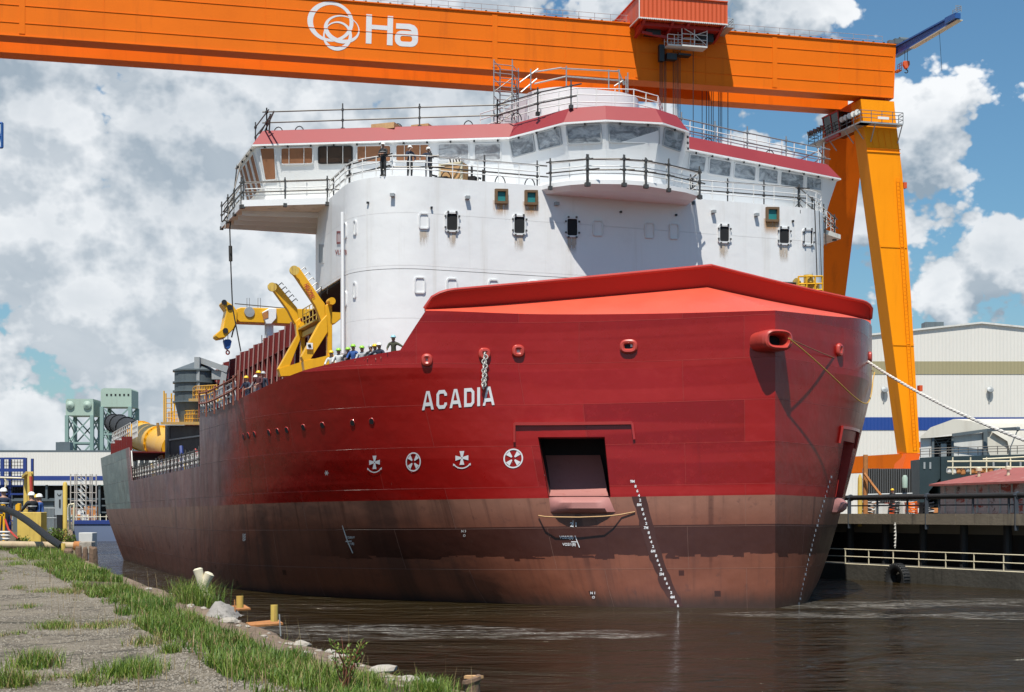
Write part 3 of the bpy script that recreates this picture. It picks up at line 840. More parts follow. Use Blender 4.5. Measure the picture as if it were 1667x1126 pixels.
# ------------------------------------------------------------------ wheelhouse
ROOF = [(-18.1, 33.5), (-18.1, 23.1), (-5.7, 19.6), (-3.9, 16.1), (-1.8, 15.0), (1.3, 15.5), (3.2, 16.8), (4.9, 20.7), (18.1, 27.3), (18.1, 33.2)]
def inset(poly, d):
    n = len(poly); out = []
    cx, cy = sum(p[0] for p in poly)/n, sum(p[1] for p in poly)/n
    area = sum(poly[i][0]*poly[(i+1) % n][1]-poly[(i+1) % n][0]*poly[i][1] for i in range(n)); sg = 1 if area > 0 else -1
    for i in range(n):
        p0, p1, p2 = V(poly[i-1]), V(poly[i]), V(poly[(i+1) % n])
        e1, e2 = (p1-p0).normalized(), (p2-p1).normalized()
        n1, n2 = V((-e1.y, e1.x))*sg, V((-e2.y, e2.x))*sg
        b = n1+n2; b = b/max(.3, (1+n1.dot(n2)))
        out.append(tuple(p1+b*d))
    return out
ZR = 25.26
rings = [(inset(ROOF, .12), ZR), (inset(ROOF, .5), 23.85), (inset(ROOF, .82), 22.5), (inset(ROOF, .82), ZD)]
wh = MB(); n = len(ROOF)
for (p, zp), (q, zq) in zip(rings, rings[1:]):
    for k in range(n):
        j = (k+1) % n; wh.quad(W(*p[k], zp), W(*p[j], zp), W(*q[j], zq), W(*q[k], zq))
wheel = wh.build('wheelhouse', M['white'], ship)
WB = bvh_of(wheel)
rf = MB()
r0, r1, r2 = inset(ROOF, -.03), inset(ROOF, .62), inset(ROOF, .95)
for k in range(n):
    j = (k+1) % n
    rf.quad(W(*r0[k], ZR), W(*r0[j], ZR), W(*r1[j], 26.18), W(*r1[k], 26.18))
    rf.quad(W(*r1[k], 26.18), W(*r1[j], 26.18), W(*r2[j], 26.28), W(*r2[k], 26.28))
rf.add([W(*p, 26.28) for p in r2], [tuple(range(n))])
rf.build('wheelhouse_roof', M['roofred'], ship)
ed = MB(); r00, r01 = inset(ROOF, -.05), inset(ROOF, .16)
for k in range(n):
    j = (k+1) % n
    lo = [W(*r00[k], ZR-.1), W(*r00[j], ZR-.1), W(*r01[j], ZR-.1), W(*r01[k], ZR-.1)]
    ed.hexa(lo, [p+UP*.09 for p in lo])
    d = (W(*r00[j], ZR)-W(*r00[k], ZR)); m_ = int(d.length/1.3)
ed.build('roof_edge', M['white'], ship)
for k in range(n-1):
    a_, b_ = W(*inset(ROOF, .02)[k], ZR-.16), W(*inset(ROOF, .02)[k+1], ZR-.16); m_ = max(1, int((b_-a_).length/1.25))
    for q in range(m_):
        p = a_.lerp(b_, (q+.5)/m_); lg = MB(); lg.lathe(p, [(.05, -.06), (.06, 0), (.05, .04)], 6); lg.build('drip_stud', M['black'], ship)

# ------------------------------------------------------------------ windows
def bil(q, u, v): return (q[0].lerp(q[1], u)).lerp(q[3].lerp(q[2], u), v)
def rrect(r, n=5, m=0.0):
    pts = []
    for cx_, cy_, a0 in ((1-m-r, m+r, -90), (1-m-r, 1-m-r, 0), (m+r, 1-m-r, 90), (m+r, m+r, 180)):
        for k in range(n+1):
            t = R(a0+90*k/n); pts.append((cx_+r*math.cos(t), cy_+r*math.sin(t)))
    return pts
def window(bv, quad, pane, frame, fw=.12, rad=.16, proud=.05, name='window', off=.02, parent=None, hitf=None, hits=None):
    hs = hits or [(hitf(*p) if hitf else hit(bv, *p)) for p in quad]      # TL TR BR BL
    if any(h[0] is None for h in hs): return None
    nn = sum((h[1] for h in hs), V((0, 0, 0))).normalized()
    q = [h[0]+nn*off for h in hs]; q = [q[3], q[2], q[1], q[0]]
    w_, h_ = (q[1]-q[0]).length, (q[3]-q[0]).length
    mean = (w_+h_)/2
    outer = [bil(q, u, v) for u, v in rrect(rad)]
    innr = [bil(q, fw/w_+u*(1-2*fw/w_), fw/h_+v*(1-2*fw/h_)) for u, v in rrect(rad*.8)]
    n_ = len(outer)
    mb = MB(); mb.add([p+nn*.004 for p in innr], [tuple(range(n_))]); po = mb.build(name, pane, parent or ship, fix=False)
    if frame is not None:
        fb = MB()
        o1, i1, i0 = [p+nn*proud for p in outer], [p+nn*proud for p in innr], innr
        for k in range(n_):
            j = (k+1) % n_
            fb.quad(outer[k]-nn*off, outer[j]-nn*off, o1[j], o1[k]); fb.quad(o1[k], o1[j], i1[j], i1[k]); fb.quad(i1[k], i1[j], i0[j], i0[k])
        fb.build('frame', frame, po)
    return po, q, nn
def Q(x0, y0, x1, y1, dy=0): return [(x0, y0), (x1, y0+dy), (x1, y1+dy), (x0, y1)]
M['frame_w'] = paint('window_frame_white', (.66, .67, .68), .45, .06, 2)
M['frame_g'] = paint('window_frame_grey', (.4, .42, .44), .45, .1, 2)
def bars(r):
    if not r: return
    po, q, nn = r; mb = MB()
    for f in (.27, .72): mb.tube([bil(q, f, .0)+nn*.07, bil(q, f, 1)+nn*.07], .018, 4)
    mb.build('batten', M['white_rail'], po)
# boarded windows of the near wing
for x0, x1, d, mt in ((456.5, 510.5, -1.4, 'ply'), (518, 574.5, -1.0, 'glassply'), (580, 637.5, -1.0, 'ply'), (643.5, 700, -1.0, 'ply')):
    if mt == 'glassply': M['glassply'] = paint('dark_boarded_glass', (.05, .03, .022), .3, .4, 2.2, dirt=(.01, .01, .01), dirt_amt=.8, streak=False)
    yt = 239.5-(x0-456)*.028; yb = 268.5-(x0-456)*.028
    bars(window(WB, Q(x0, yt, x1, yb, d), M[mt], M['frame_w' if mt == 'ply' else 'black'], .07, .1))
window(WB, [(421, 240), (449, 239), (451, 293), (431, 294.5)], M['ply'], M['frame_w'], .07, .06)
RG = rings
def endpt(a_, z):                     # point on the sloping end wall of the near wing
    tt = 17.98-(25.26-z)*.2695 if z > 23.85 else 17.6-(23.85-z)*.237
    return W(tt, a_, z)
for a0_, a1_ in ((28.1, 29.2), (29.45, 30.5), (30.75, 31.8), (31.95, 32.7)):
    nq = V((-.914, -.334, -.23)).normalized()
    q = [(endpt(a_, z), nq) for a_, z in ((a1_, 25.0), (a0_, 25.0), (a0_, 23.0), (a1_, 23.0))]
    window(WB, None, M['ply'], M['frame_w'], .06, .05, hits=q)
# masked windows
for x0, x1, d in ((712, 764.5, -.8), (771, 816.5, -.8)):
    window(WB, Q(x0, 232.5, x1, 262, d), M['fog'], M['frame_w'], .08, .08, .02)
for q in ([(829, 227), (868, 217), (872, 247), (835, 257)], [(873, 215.5), (912, 205.5), (916, 236), (878, 246)],
          [(921.5, 204), (979, 200.5), (981, 233), (924, 236)], [(989, 200), (1073.5, 205), (1074, 235.5), (990.5, 232.5)],
          [(1081, 207), (1114, 214), (1106.5, 247.5), (1077.5, 237)]):
    window(WB, q, M['wrap'], M['frame_g'], .07, .09, .05)
for q in ([(1122, 248.5), (1150, 254), (1146, 281), (1119, 277)], [(1154, 255), (1191, 262), (1188, 289), (1152, 283)], [(1195, 263), (1231, 269.5), (1229, 295), (1193, 289.5)],
          [(1234, 270), (1267, 276), (1266, 300.5), (1233, 296)], [(1270, 277), (1309, 284), (1308, 307), (1269, 301.5)], [(1312, 285), (1338, 290), (1337, 311), (1311, 307.5)], [(1341, 291), (1364, 295.5), (1362, 314), (1341, 311.5)]):
    window(WB, q, M['wrap'], M['frame_w'], .07, .09, .04)
# ports of the accommodation block
M['clip'] = paint('dark_clip', (.08, .08, .08), .5, .2, 3)
for (cx_, cy_, w_, h_) in ((735.5, 361, 23, 33), (845, 366, 22.5, 33), (931, 369.5, 22, 33), (1178.5, 380.5, 20, 30), (1276, 384, 20.5, 29), (1314.5, 386, 18, 28)):
    r = window(None, Q(cx_-w_/2, cy_-h_/2, cx_+w_/2, cy_+h_/2, .6), M['void'], M['frame_w'], .1, .16, .06, hitf=hit_wall)
    if r:
        po, q, nn = r; x = (q[1]-q[0]).normalized(); y = (q[3]-q[0]).normalized()
        for u_, v_ in ((.2, 0), (.8, 0), (.2, 1), (.8, 1), (0, .22), (0, .78), (1, .22), (1, .78)):
            mb = MB(); mb.box(bil(q, u_*.98+.01, v_*.98+.01)+nn*.08, (.1, .1, .04), ax=(x, y, nn)); mb.build('clip', M['clip'], po)
for (cx_, cy_, w_, h_) in ((690, 359.5, 17, 26), (973, 371, 17, 26), (1057, 375, 16, 26), (1097, 376.5, 16, 26), (683.5, 464, 18, 27), (735.5, 465.5, 18, 26), (803, 468, 17, 27), (868, 470, 17, 27),
                           (578.5, 370, 5, 24), (562.5, 375, 5, 26), (562.5, 486, 5, 26), (578, 472, 5, 26), (1139, 470, 16, 26)):
    window(None, Q(cx_-w_/2, cy_-h_/2, cx_+w_/2, cy_+h_/2, .4), M['white'], M['frame_w'], .07, .2, .06, name='blanked_port', hitf=hit_wall)
M['ductframe'] = paint('dull_brown_frame', (.15, .09, .045), .75, .3, 3)
for (cx_, cy_) in ((815.5, 319.5), (864, 321.5), (1256.5, 349)):
    r = window(None, Q(cx_-10.5, cy_-12, cx_+10.5, cy_+12, .4), M['teal'], M['ductframe'], .13, .03, .12, name='duct_cover', hitf=hit_wall)
# rust runs below the duct covers: irregular stains on the plating
M['ruststain'] = None
def stain_mat():
    m, nt, b = newmat('rust_stain'); o = N(nt, 'ShaderNodeTexCoord').outputs['Object']; g = N(nt, 'ShaderNodeTexCoord').outputs['UV']
    sp = N(nt, 'ShaderNodeSeparateXYZ'); L(nt, g, sp.inputs[0])
    nz = noise_n(nt, mapping(nt, o, (3.5, 3.5, .5)), 1, 5, .65)
    f = math_n(nt, 'MULTIPLY', smooth(nt, nz, .34, .58), smooth(nt, sp.outputs[1], 0, .8))
    f = math_n(nt, 'MULTIPLY', f, math_n(nt, 'MULTIPLY', smooth(nt, sp.outputs[0], 0, .25), smooth(nt, sp.outputs[0], .75, 1, 1, 0)))
    b.inputs['Base Color'].default_value = (.5, .27, .1, 1); b.inputs['Roughness'].default_value = .8
    L(nt, math_n(nt, 'MULTIPLY', f, .95), b.inputs['Alpha']); return m
sm_ = stain_mat(); M['faint_run'] = stain_mat(); M['faint_run'].node_tree.nodes['Principled BSDF'].inputs['Base Color'].default_value = (.5, .42, .34, 1)
for (cx_, cy_) in ((815.5, 319.5), (864, 321.5), (1256.5, 349)):
    q = [hit_wall(a, b) for a, b in ((cx_-15, cy_+36), (cx_+15, cy_+36), (cx_+15, cy_+6), (cx_-15, cy_+6))]
    mb = MB(); mb.add([h+n_*.012 for h, n_ in q], [(0, 1, 2, 3)]); o = mb.build('rust_run', sm_, ship, fix=False)
    uvl = o.data.uv_layers.new(name='UVMap')
    for l_, c_ in zip(o.data.loops, ((0, 0), (1, 0), (1, 1), (0, 1))): uvl.data[l_.index].uv = c_
# side details: vertical pipe, lettering, slit
pp = MB(); b_, n_ = hit_wall(560, 560); 
base_ = W(15.3, 19.6, 10.0)
pp.tube([T(557, 345, 14.6), T(557.5, 430, 14.6), T(558, 575, 14.6)], .09, 6); pp.build('drain_pipe', M['white'], ship)
h, n_ = hit_wall(545, 405)
if h is not None:
    vs, fs = text_polys('VLSTB', .01)
    out = []
    for v in vs:
        hh, nn = hit_wall(546+v.x*7, 414-v.y*11)
        if hh is None: out = None; break
        out.append(hh+nn*.02)
    if out: mb = MB(); mb.add(out, fs); mb.build('side_lettering', paint('dark_red_lettering', (.3, .05, .05), .6, .1, 1), ship, fix=False)
window(None, [(549, 376), (556, 376), (556, 396), (549, 397)], paint('faded_sign', (.55, .45, .45), .6, .2, 2), paint('sign_border', (.25, .06, .06), .6, .1, 1), .1, .02, .02, name='side_sign', hitf=hit_wall)
window(None, Q(520, 397, 527, 428, .5), M['steel'], M['frame_g'], .06, .02, .02, name='side_door', hitf=hit_wall)

# ------------------------------------------------------------------ rails on the bridge deck
gal = [(18.75, 33.4), (18.7, 26.75), (14.4, 24.4)]
gal2 = [(14.3, 24.4), (14.3, 20.8)]+[p for p in arc_ta((10.8, 20.6), 3.5, 0, -90, 6)]+[(8, 17.1), (4.5, 17.1)]
gal3 = [(4.1, 16.35), (2.6, 14.9), (.8, 14.35), (-.4, 14.3), (-1.9, 14.7), (-4.2, 15.6), (-4.5, 17.1)]
gal4 = [(-4.6, 17.1), (-11.2, 17.1)]+arc_ta((-11.2, 20.4), 3.3, 270, 190, 5)+[(-18.3, 24), (-18.5, 31.5)]
for g_ in (gal, gal2, gal3, gal4):
    mb = MB(); railing(mb, [W(t, a, ZD) for t, a in g_], 1.1, 1.35, .028); mb.build('deck_railing', M['white_rail'], ship)
cv = MB()
railing(cv, [W(t, a, 26.2) for t, a in [(5.5, 24), (3.6, 19.2), (2.2, 17.3), (-.8, 16.5), (-2.6, 17.2), (-4.6, 20.5)]], 1.15, 1.1, .03); cv.build('roof_railing', M['white_rail'], ship)
cv = MB(); railing(cv, [W(t, a, 26.2) for t, a in [(-5.6, 21), (-11, 22.6), (-17.2, 24.2)]], 1.2, 1.1, .032); cv.build('roof_railing', M['white_rail'], ship)
# scaffold tube guard rails clamped round the deck edges (darker, rougher, with overlapping ends)
def scaf(path, z, h=(.55, 1.12), step=2.6, post=(-.35, 1.35), name='temporary_guard_rail', out=.12, r=.04, mat='tube'):
    mb = MB(); P = [W(t, a, z) for t, a in path]
    for k in range(len(P)-1):
        d = (P[k+1]-P[k]); dn = d.normalized(); o_ = dn.cross(UP)*out
        for hh in h:
            j = random.uniform(-.03, .03)
            mb.tube([P[k]+o_-dn*.25+UP*(hh+j), P[k+1]+o_+dn*random.uniform(.2, .7)+UP*(hh-j)], r, 6)
        m_ = max(1, int(round(d.length/step)))
        for q in range(m_+1):
            p = P[k].lerp(P[k+1], q/m_)+o_*1.4
            mb.tube([p+UP*post[0], p+UP*(post[1]+random.uniform(-.1, .12))], r, 6)
            for hh in h: mb.box(p+UP*hh, (.13, .13, .12), rot=random.random())
            mb.box(p+UP*(post[0]+.1), (.2, .2, .2), rot=AL)
    return mb.build(name, M[mat], ship)
scaf(gal, ZD); scaf([(14.3, 24.2), (14.3, 20.4), (13.0, 17.8), (10.6, 17.0), (4.6, 17.0)], ZD, out=-.12)
scaf(gal3, ZD); scaf([(-4.6, 17.0), (-11.6, 17.0), (-14, 19.4), (-18.2, 23.6)], ZD, out=-.12)
scaf([(17.2, 31.5), (17.2, 27.9), (5.2, 21.9), (3.9, 18.9), (2.7, 17.0)], 26.2, h=(.55, 1.15), step=4.2, post=(-.1, 1.4), out=0.0)
scaf([(-5.8, 20.9), (-11, 22.4), (-17.4, 24.1), (-17.6, 28)], 26.2, h=(.5, 1.1), step=3.4, post=(-.1, 1.4), out=.1, mat='tubegrey')
# diagonal stays of the wing corner
mb = MB()
for p, q in ((T(430, 216, 17.2), T(446, 181, 17.2)), (T(424, 216, 17.4), T(441, 186, 17.4)), (T(420, 217, 17.4), T(436, 214, 17.2)), (T(438, 217, 17.2), T(440, 185, 17.2))): mb.tube([p, q], .045, 6)
for p, q in ((A(366, 372, 30), A(391, 268, 31)), (A(363, 345, 31), A(392, 303, 29)), (A(362, 361, 31), A(394, 320, 29)), (A(364, 343, 30), A(372, 347, 30)), (A(364, 358, 30), A(372, 361, 30))): mb.tube([p, q], .04, 6)
mb.build('corner_stays', M['tube'], ship)
# lifting lugs: little hoops on the roof edge
for (t, a) in ((16.5, 28.0), (15.4, 27.4), (10.2, 24.9), (6.6, 22.9), (4.6, 20.4), (-8, 21.6), (-13, 23)):
    c = W(t, a, 26.15); d = (STB*.9+AFT*.4).normalized()
    lh = MB(); lh.tube([c+d*(.28*math.cos(x))+UP*(.42*math.sin(x)) for x in [math.pi*k/8 for k in range(9)]], .03, 5); lh.build('lifting_lug', M['black'], ship)
for (t, a) in ((9.6, 17.6), (6.6, 17.5), (4.9, 17.5), (-12.3, 18.4)):
    c = W(t, a, ZD); d = STB
    lh = MB(); lh.tube([c+d*(.3*math.cos(x))+UP*(.5*math.sin(x)) for x in [math.pi*k/8 for k in range(9)]], .03, 5); lh.build('lifting_lug', M['black'], ship)
# mast house on the roof
mh = arc_ta((3.0, 25.2), 2.6, 0, -90, 8)[::1]; tl_, tr_ = ship_ta(A(853, 170, 25.5))[0], ship_ta(A(1030, 170, 25.5))[0]; zmh = A(930, 139, 22.6).z
mh = [(tl_, 31)]+arc_ta((tl_-2.4, 25.2), 2.4, 0, -90, 10)+arc_ta((tr_+2.4, 25.2), 2.4, -90, -180, 10)+[(tr_, 31)]
o = smooth_prism(mh, 26.2, zmh, 'mast_house', M['plating'])
o.data.polygons.foreach_set('use_smooth', [abs(p.normal.z) < .5 for p in o.data.polygons]); es = o.modifiers.new('split', 'EDGE_SPLIT'); es.split_angle = R(30)
mb = MB()
for (x0, y0, x1, y1) in ((870, 117, 914, 110), (914, 111, 1008, 116), (870, 136, 922, 124), (922, 124, 1010, 131), (846, 134, 876, 112), (848, 150, 874, 128), (1006, 113, 1016, 138), (1012, 128, 1022, 140), (1000, 140, 1014, 131)):
    mb.tube([A(x0, y0, 24.5), A(x1, y1, 24.5)], .045, 6)
for x_, y0, y1 in ((864, 112, 146), (922, 107, 140), (991, 113, 146), (1008, 113, 150), (1022, 118, 150), (1019, 124, 152)): mb.tube([A(x_, y0, 24.4), A(x_, y1, 24.4)], .04, 6)
mb.build('mast_house_scaffold', M['tubegrey'], ship)
mb = MB(); pass
# scaffold tower standing on the wheelhouse roof
pb = A(824, 205, 23.5); sct = thing('scaffold_tower', V((pb.x, pb.y, 26.2)), 'slim grey scaffold tower standing on the wheelhouse roof', 'scaffold')
c4 = []
for x_, d_ in ((804, 0), (834, 0), (844, 1.2), (814, 1.2)): c4.append(A(x_, 205, 23.0+d_))
zt_s = A(820, 97, 23.3).z
mb = MB()
for c in c4: mb.tube([V((c.x, c.y, 25.9)), V((c.x, c.y, zt_s+random.uniform(-.15, .1)))], .035, 6)
k = 0; z_ = 26.5
while z_ < zt_s:
    for q in range(4):
        a_, b_ = c4[q], c4[(q+1) % 4]; mb.tube([V((a_.x, a_.y, z_+.06*q)), V((b_.x, b_.y, z_+.06*q))], .028, 5)
    z_ += .5
mb.build('frame', M['tubegrey'], sct)
mb = MB()
for k in range(3): z_ = 26.4+k*1.0; mb.tube([V((c4[0].x, c4[0].y, z_)), V((c4[1].x, c4[1].y, z_+.9))], .026, 5); mb.tube([V((c4[2].x, c4[2].y, z_+.2)), V((c4[1].x, c4[1].y, z_+1.1))], .026, 5)
mb.build('brace', M['tube'], sct)
mb = MB()
for k in range(11): mb.box(V((c4[2].x-.25, c4[2].y-.15, 26.6+k*.3)), (.3, .04, .04))
for o_ in (-.15, .15): mb.tube([V((c4[2].x-.25+o_, c4[2].y-.15, 26.2)), V((c4[2].x-.25+o_, c4[2].y-.15, 29.6))], .03, 5)
mb.build('ladder', M['tubegrey'], sct)
# clutter on the roof: pallets, hatch, ladder hoops
mb = MB()
for x_, y_, w_, h_ in ((630, 207, 40, 9), (690, 208, 30, 8)):
    p = A(x_, y_+2, 25); mb.box(p, (w_*.036, 1.2, h_*.036), rot=-AL)
mb.build('roof_pallet', M['crate'], ship)

# small fittings on the white block: floodlight brackets, cable trays, dangling lines
def wall_fit(px, py, w_, h_, d_, mat, name):
    h, n = hit_wall(px, py)
    if h is None: return
    x = UP.cross(n).normalized(); mb = MB(); mb.box(h+n*d_/2, (w_, d_, h_), ax=(x, n, UP)); return mb.build(name, mat, ship)
for px, py in ((640, 318), (760, 322), (905, 332), (1160, 345), (1230, 350), (1340, 352)): wall_fit(px, py, .22, .16, .25, M['steel'], 'wall_bracket')
for px, py in ((600, 330), (702, 338), (1010, 345), (1100, 350), (1290, 360)): wall_fit(px, py, .1, .1, .12, M['black'], 'wall_socket')
def wall_line(pts, r, mat, name, off=.05):
    q = [hit_wall(*p) for p in pts]; q = [h+n*off for h, n in q if h is not None]
    if len(q) > 1: mb = MB(); mb.tube(q, r, 5); mb.build(name, mat, ship)
wall_line([(1338, 352), (1339, 400), (1341, 470)], .03, M['wire'], 'dangling_line', .2)
wall_line([(1326, 345), (1328, 400), (1330, 460)], .025, M['wire'], 'dangling_line', .3)

for (cx_, cy_) in ((735.5, 361), (845, 366), (931, 369.5), (1178.5, 380.5), (1276, 384), (690, 359)):
    q = [hit_wall(a, b) for a, b in ((cx_-9, cy_+46), (cx_+9, cy_+46), (cx_+9, cy_+17), (cx_-9, cy_+17))]
    if any(h is None for h, n_ in q): continue
    mb = MB(); mb.add([h+n_*.012 for h, n_ in q], [(0, 1, 2, 3)]); o = mb.build('rust_run', M['faint_run'] if 'faint_run' in M else sm_, ship, fix=False)
    uvl = o.data.uv_layers.new(name='UVMap')
    for l_, c_ in zip(o.data.loops, ((0, 0), (1, 0), (1, 1), (0, 1))): uvl.data[l_.index].uv = c_
# ================================================================== THE SHIP: deck machinery aft of the bridge
# longitudinal wall of open red frames
TW = 12.4
wall = MB()
a_st, a_en = 33.6, 92.0
ztw = T(431, 549, TW+1.1).z
mb = MB(); mb.hexa([W(TW-.06, a_st, 6.7), W(TW+.06, a_st, 6.7), W(TW+.06, a_en, 6.7), W(TW-.06, a_en, 6.7)], [W(TW-.06, a_st, ztw), W(TW+.06, a_st, ztw), W(TW+.06, a_en, ztw), W(TW-.06, a_en, ztw)])
mb.build('hopper_wall', M['framered'], ship)
for zz in (8.6, 10.3, 12.0, 13.7, 15.3):
    if zz < ztw-.4: wall.beam(W(TW+.5, a_st, zz), W(TW+.5, a_en, zz), 1.0, .06)
wall.build('stringer', M['framered'], ship)
na = 0; a = a_st
while a < a_en:
    rb_ = MB(); z1 = ztw-.05+random.uniform(-.1, .15)
    rb_.prism([W(TW+.06, a, 6.7), W(TW+1.5, a, 6.7), W(TW+1.0, a, z1), W(TW+.06, a, z1+.25)], AFT*.05)
    o_ = rb_.build('hopper_frame', M['framered'], ship)
    fl = MB(); fl.prism([W(TW+1.5, a-.1, 6.7), W(TW+1.5, a+.13, 6.7), W(TW+1.0, a+.13, z1), W(TW+1.0, a-.1, z1)], STB*.05); fl.build('flange', M['flange'], o_)
    a += 1.95 if a < 60 else 3.2
# yellow davits: arms reaching outboard
def davit(a, arm, leg, col, foot, name='davit', th=.42):
    t_ = MB(); t_.prism([A(x, y, a) for x, y in arm], AFT*th)
    o = t_.build(name, M['yellow'], ship, bevel=.03)
    l_ = MB(); l_.prism([A(x, y, a-.06) for x, y in leg], AFT*(th+.12)); l_.build('davit_leg', M['yellow'], o, bevel=.03)
    c_ = MB(); c_.prism([A(x, y, a+.03) for x, y in col], AFT*(th-.06)); c_.build('davit_column', M['yellow'], o, bevel=.03)
    f_ = MB(); f_.prism([A(x, y, a-.1) for x, y in foot], AFT*(th+.2)); f_.build('davit_foot', M['yellow'], o)
    return o
d1 = davit(22.6, [(474, 441), (480, 434), (487, 434.5), (522, 485), (529, 494), (530, 521), (523, 524), (513, 497), (481, 449)],
           [(521, 524), (532, 512), (534, 540), (506, 584), (517, 583), (524, 590), (496, 592), (491, 580)],
           [(530, 496), (541, 492), (541, 586), (533, 590), (533, 540), (529, 530)], [(494, 588), (543, 576), (546, 600), (496, 602)])
d2 = davit(28.0, [(437, 463), (443, 460), (451, 461), (484, 501), (487, 526), (480, 527), (469, 505), (445, 472)],
           [(481, 523), (489, 516), (492, 545), (471, 598), (456, 607), (453, 600), (484, 545)],
           [(488, 520), (497, 530), (497, 600), (489, 600), (490, 560)], [(454, 600), (500, 586), (500, 610), (457, 612)])
for o, a, (cx_, cy_) in ((d1, 22.4, (479, 440)), (d2, 27.8, (443, 467))):
    c = A(cx_, cy_, a-.12); mb = MB(); mb.lathe(c, [(.06, -.06), (.26, -.06), (.22, .0), (.26, .06), (.06, .06)], 16, axis=AFT); mb.build('sheave', M['yellow_old'], o)
    mb = MB(); mb.lathe(A(540 if o is d1 else 492, 490 if o is d1 else 530, a), [(.05, -.1), (.2, -.1), (.2, .55), (.05, .55)], 14, axis=AFT); mb.build('pivot_boss', M['yellow'], o)
    mb = MB()
    for k in range(5):
        f = .1+k*.17
        p = A(484+(523-484)*f, 436+(485-436)*f, a+.4) if o is d1 else A(448+(482-448)*f, 462+(500-462)*f, a+.4)
        d = STB*(-.3)+UP*.25; mb.tube([p, p+d*.9, p+d*1.2-UP*.2], .03, 5)
    mb.build('rung', M['tubegrey'], o)
vs, fs = text_polys('HALOOKI', .03)
# stencilled word along the near arm
ax_ = (A(505, 484, 22.5)-A(494, 461, 22.5)); L_ = ax_.length; ax_.normalize(); ay_ = AFT.cross(ax_); ay_ = ay_ if ay_.z > 0 else -ay_
w_ = max(v.x for v in vs); mb = MB(); mb.add([A(495.5, 463, 22.57)+ax_*(v.x/w_*L_)+ay_*(v.y*.42-.05)-AFT*.02 for v in vs], fs)
mb.build('arm_lettering', paint('red_lettering', (.4, .06, .03), .6, .1, 2), d1, fix=False)
mb = MB(); p0 = A(504, 563, 22.45); mb.box(p0-AFT*.02, (.34, .03, .34), ax=(STB, AFT, UP)); o_ = mb.build('warning_plate', M['white'], d1)
mb = MB(); mb.prism([p0-AFT*.05+STB*x+UP*y for x, y in ((-.1, -.08), (.07, -.08), (.12, .07), (-.04, .1))], -AFT*.012); mb.build('symbol', M['black'], o_)
wa, wb_ = A(521, 519, 23.4), A(493, 534, 28); mb = MB(); railing(mb, [wa, wb_], 1.1, .9, .03); mb.beam(wa-UP*.08, wb_-UP*.08, .6, .1); mb.beam(wa-UP*.4, wb_-UP*.4, .12, .3); mb.build('davit_walkway', M['yellow_old'], ship)
# knuckle boom deck crane
ac = 62.0
kb = MB(); kb.prism([A(x, y, ac) for x, y in ((386, 502), (392, 500), (556, 504), (556, 518), (545, 527), (470, 527), (390, 524), (384, 518))], AFT*1.6)
kc = kb.build('deck_crane_boom', M['yellow'], ship, bevel=.05)
kb = MB(); kb.prism([A(x, y, ac-.15) for x, y in ((361, 493), (363, 489.5), (368, 489), (380, 497), (386, 506), (386, 523), (380, 536), (375, 541), (367, 549), (356, 551), (351, 547), (352, 543), (363, 534), (367, 514), (369, 505))], AFT*1.6)
kj = kb.build('knuckle_jib', M['yellow'], kc, bevel=.06)
mb = MB()
for x_, y_ in ((367, 538), (365, 492), (374, 500)): mb.lathe(A(x_, y_, ac-.2), [(.02, -.05), (.22, -.05), (.22, .02), (.02, .02)], 12, axis=AFT)
mb.build('jib_pin', M['black'], kj)
mb = MB(); mb.prism([A(x, y, ac-.3) for x, y in ((427, 508), (439, 501), (450, 502), (450, 518), (442, 527), (433, 527))], AFT*.3); cab = mb.build('crane_cab', M['white'], kc, bevel=.04)
mb = MB(); mb.prism([A(x, y, ac-.34) for x, y in ((428, 509), (437, 505), (437, 517), (428, 520))], AFT*.03); mb.build('cab_window', M['rust'], cab)
mb = MB(); mb.lathe(A(438, 527, ac+.6), [(.46, -9), (.44, -1.4), (.36, -1.2), (.36, -.1), (.62, .2), (.62, .5)], 18); mb.build('crane_pedestal', M['white'], kc)
mb = MB(); mb.lathe(A(406, 508, ac), [(.02, -.1), (.4, -.1), (.45, .05), (.4, .1)], 16, axis=AFT); mb.build('boom_cover', M['steel'], kc)
mb = MB(); mb.tube([A(382, 494, ac+.5), A(470, 502, ac+.5)], .04, 5); mb.tube([A(371, 542, ac+.5), A(371, 553, ac+.5)], .03, 5); mb.tube([A(363, 548, ac+.5), A(364, 556, ac+.5)], .03, 5); mb.tube([A(384, 527, ac+.5), A(379, 540, ac+.5), A(377, 549, ac+.5)], .06, 5)
mb.build('hoist_rope', M['wire'], kc)
mb = MB(); mb.prism([A(x, y, ac+.2) for x, y in ((364, 554), (367, 552), (374.5, 552), (377.5, 555), (375, 566), (371, 569), (367, 566))], AFT*.55); hb = mb.build('hook_block', M['blue'], kc, bevel=.04)
mb = MB(); c = A(370.7, 573.5, ac+.45); mb.tube([c+STB*(.13*math.cos(x))+UP*(.15*math.sin(x)) for x in [2*math.pi*k/12 for k in range(12)]], .06, 6, closed=True); mb.build('hook', M['castred'], hb)
# access scaffold beneath the boom
mb = MB(); pa = W(13.5, 47, 12); 
for k in range(5):
    z_ = 14.2+k*.75
    for s_ in (0, 1.8): mb.tube([W(10.9, 52+s_, z_), W(12.7, 52+s_, z_)], .035, 5)
for t_ in (10.9, 12.7):
    for s_ in (0, 1.8): mb.tube([W(t_, 52+s_, 13), W(t_, 52+s_, 17.6)], .04, 5)
mb.build('deck_scaffold', M['tubegrey'], ship)
mb = MB()
for x_ in (470, 488): mb.tube([A(x_-72+4, 503, 62.6), A(x_-72+4, 485, 62.6), A(x_-68+4, 485, 62.6), A(x_-68+4, 503, 62.6)], .025, 5)
mb.build('vent_hoop', M['tubegrey'], kc)

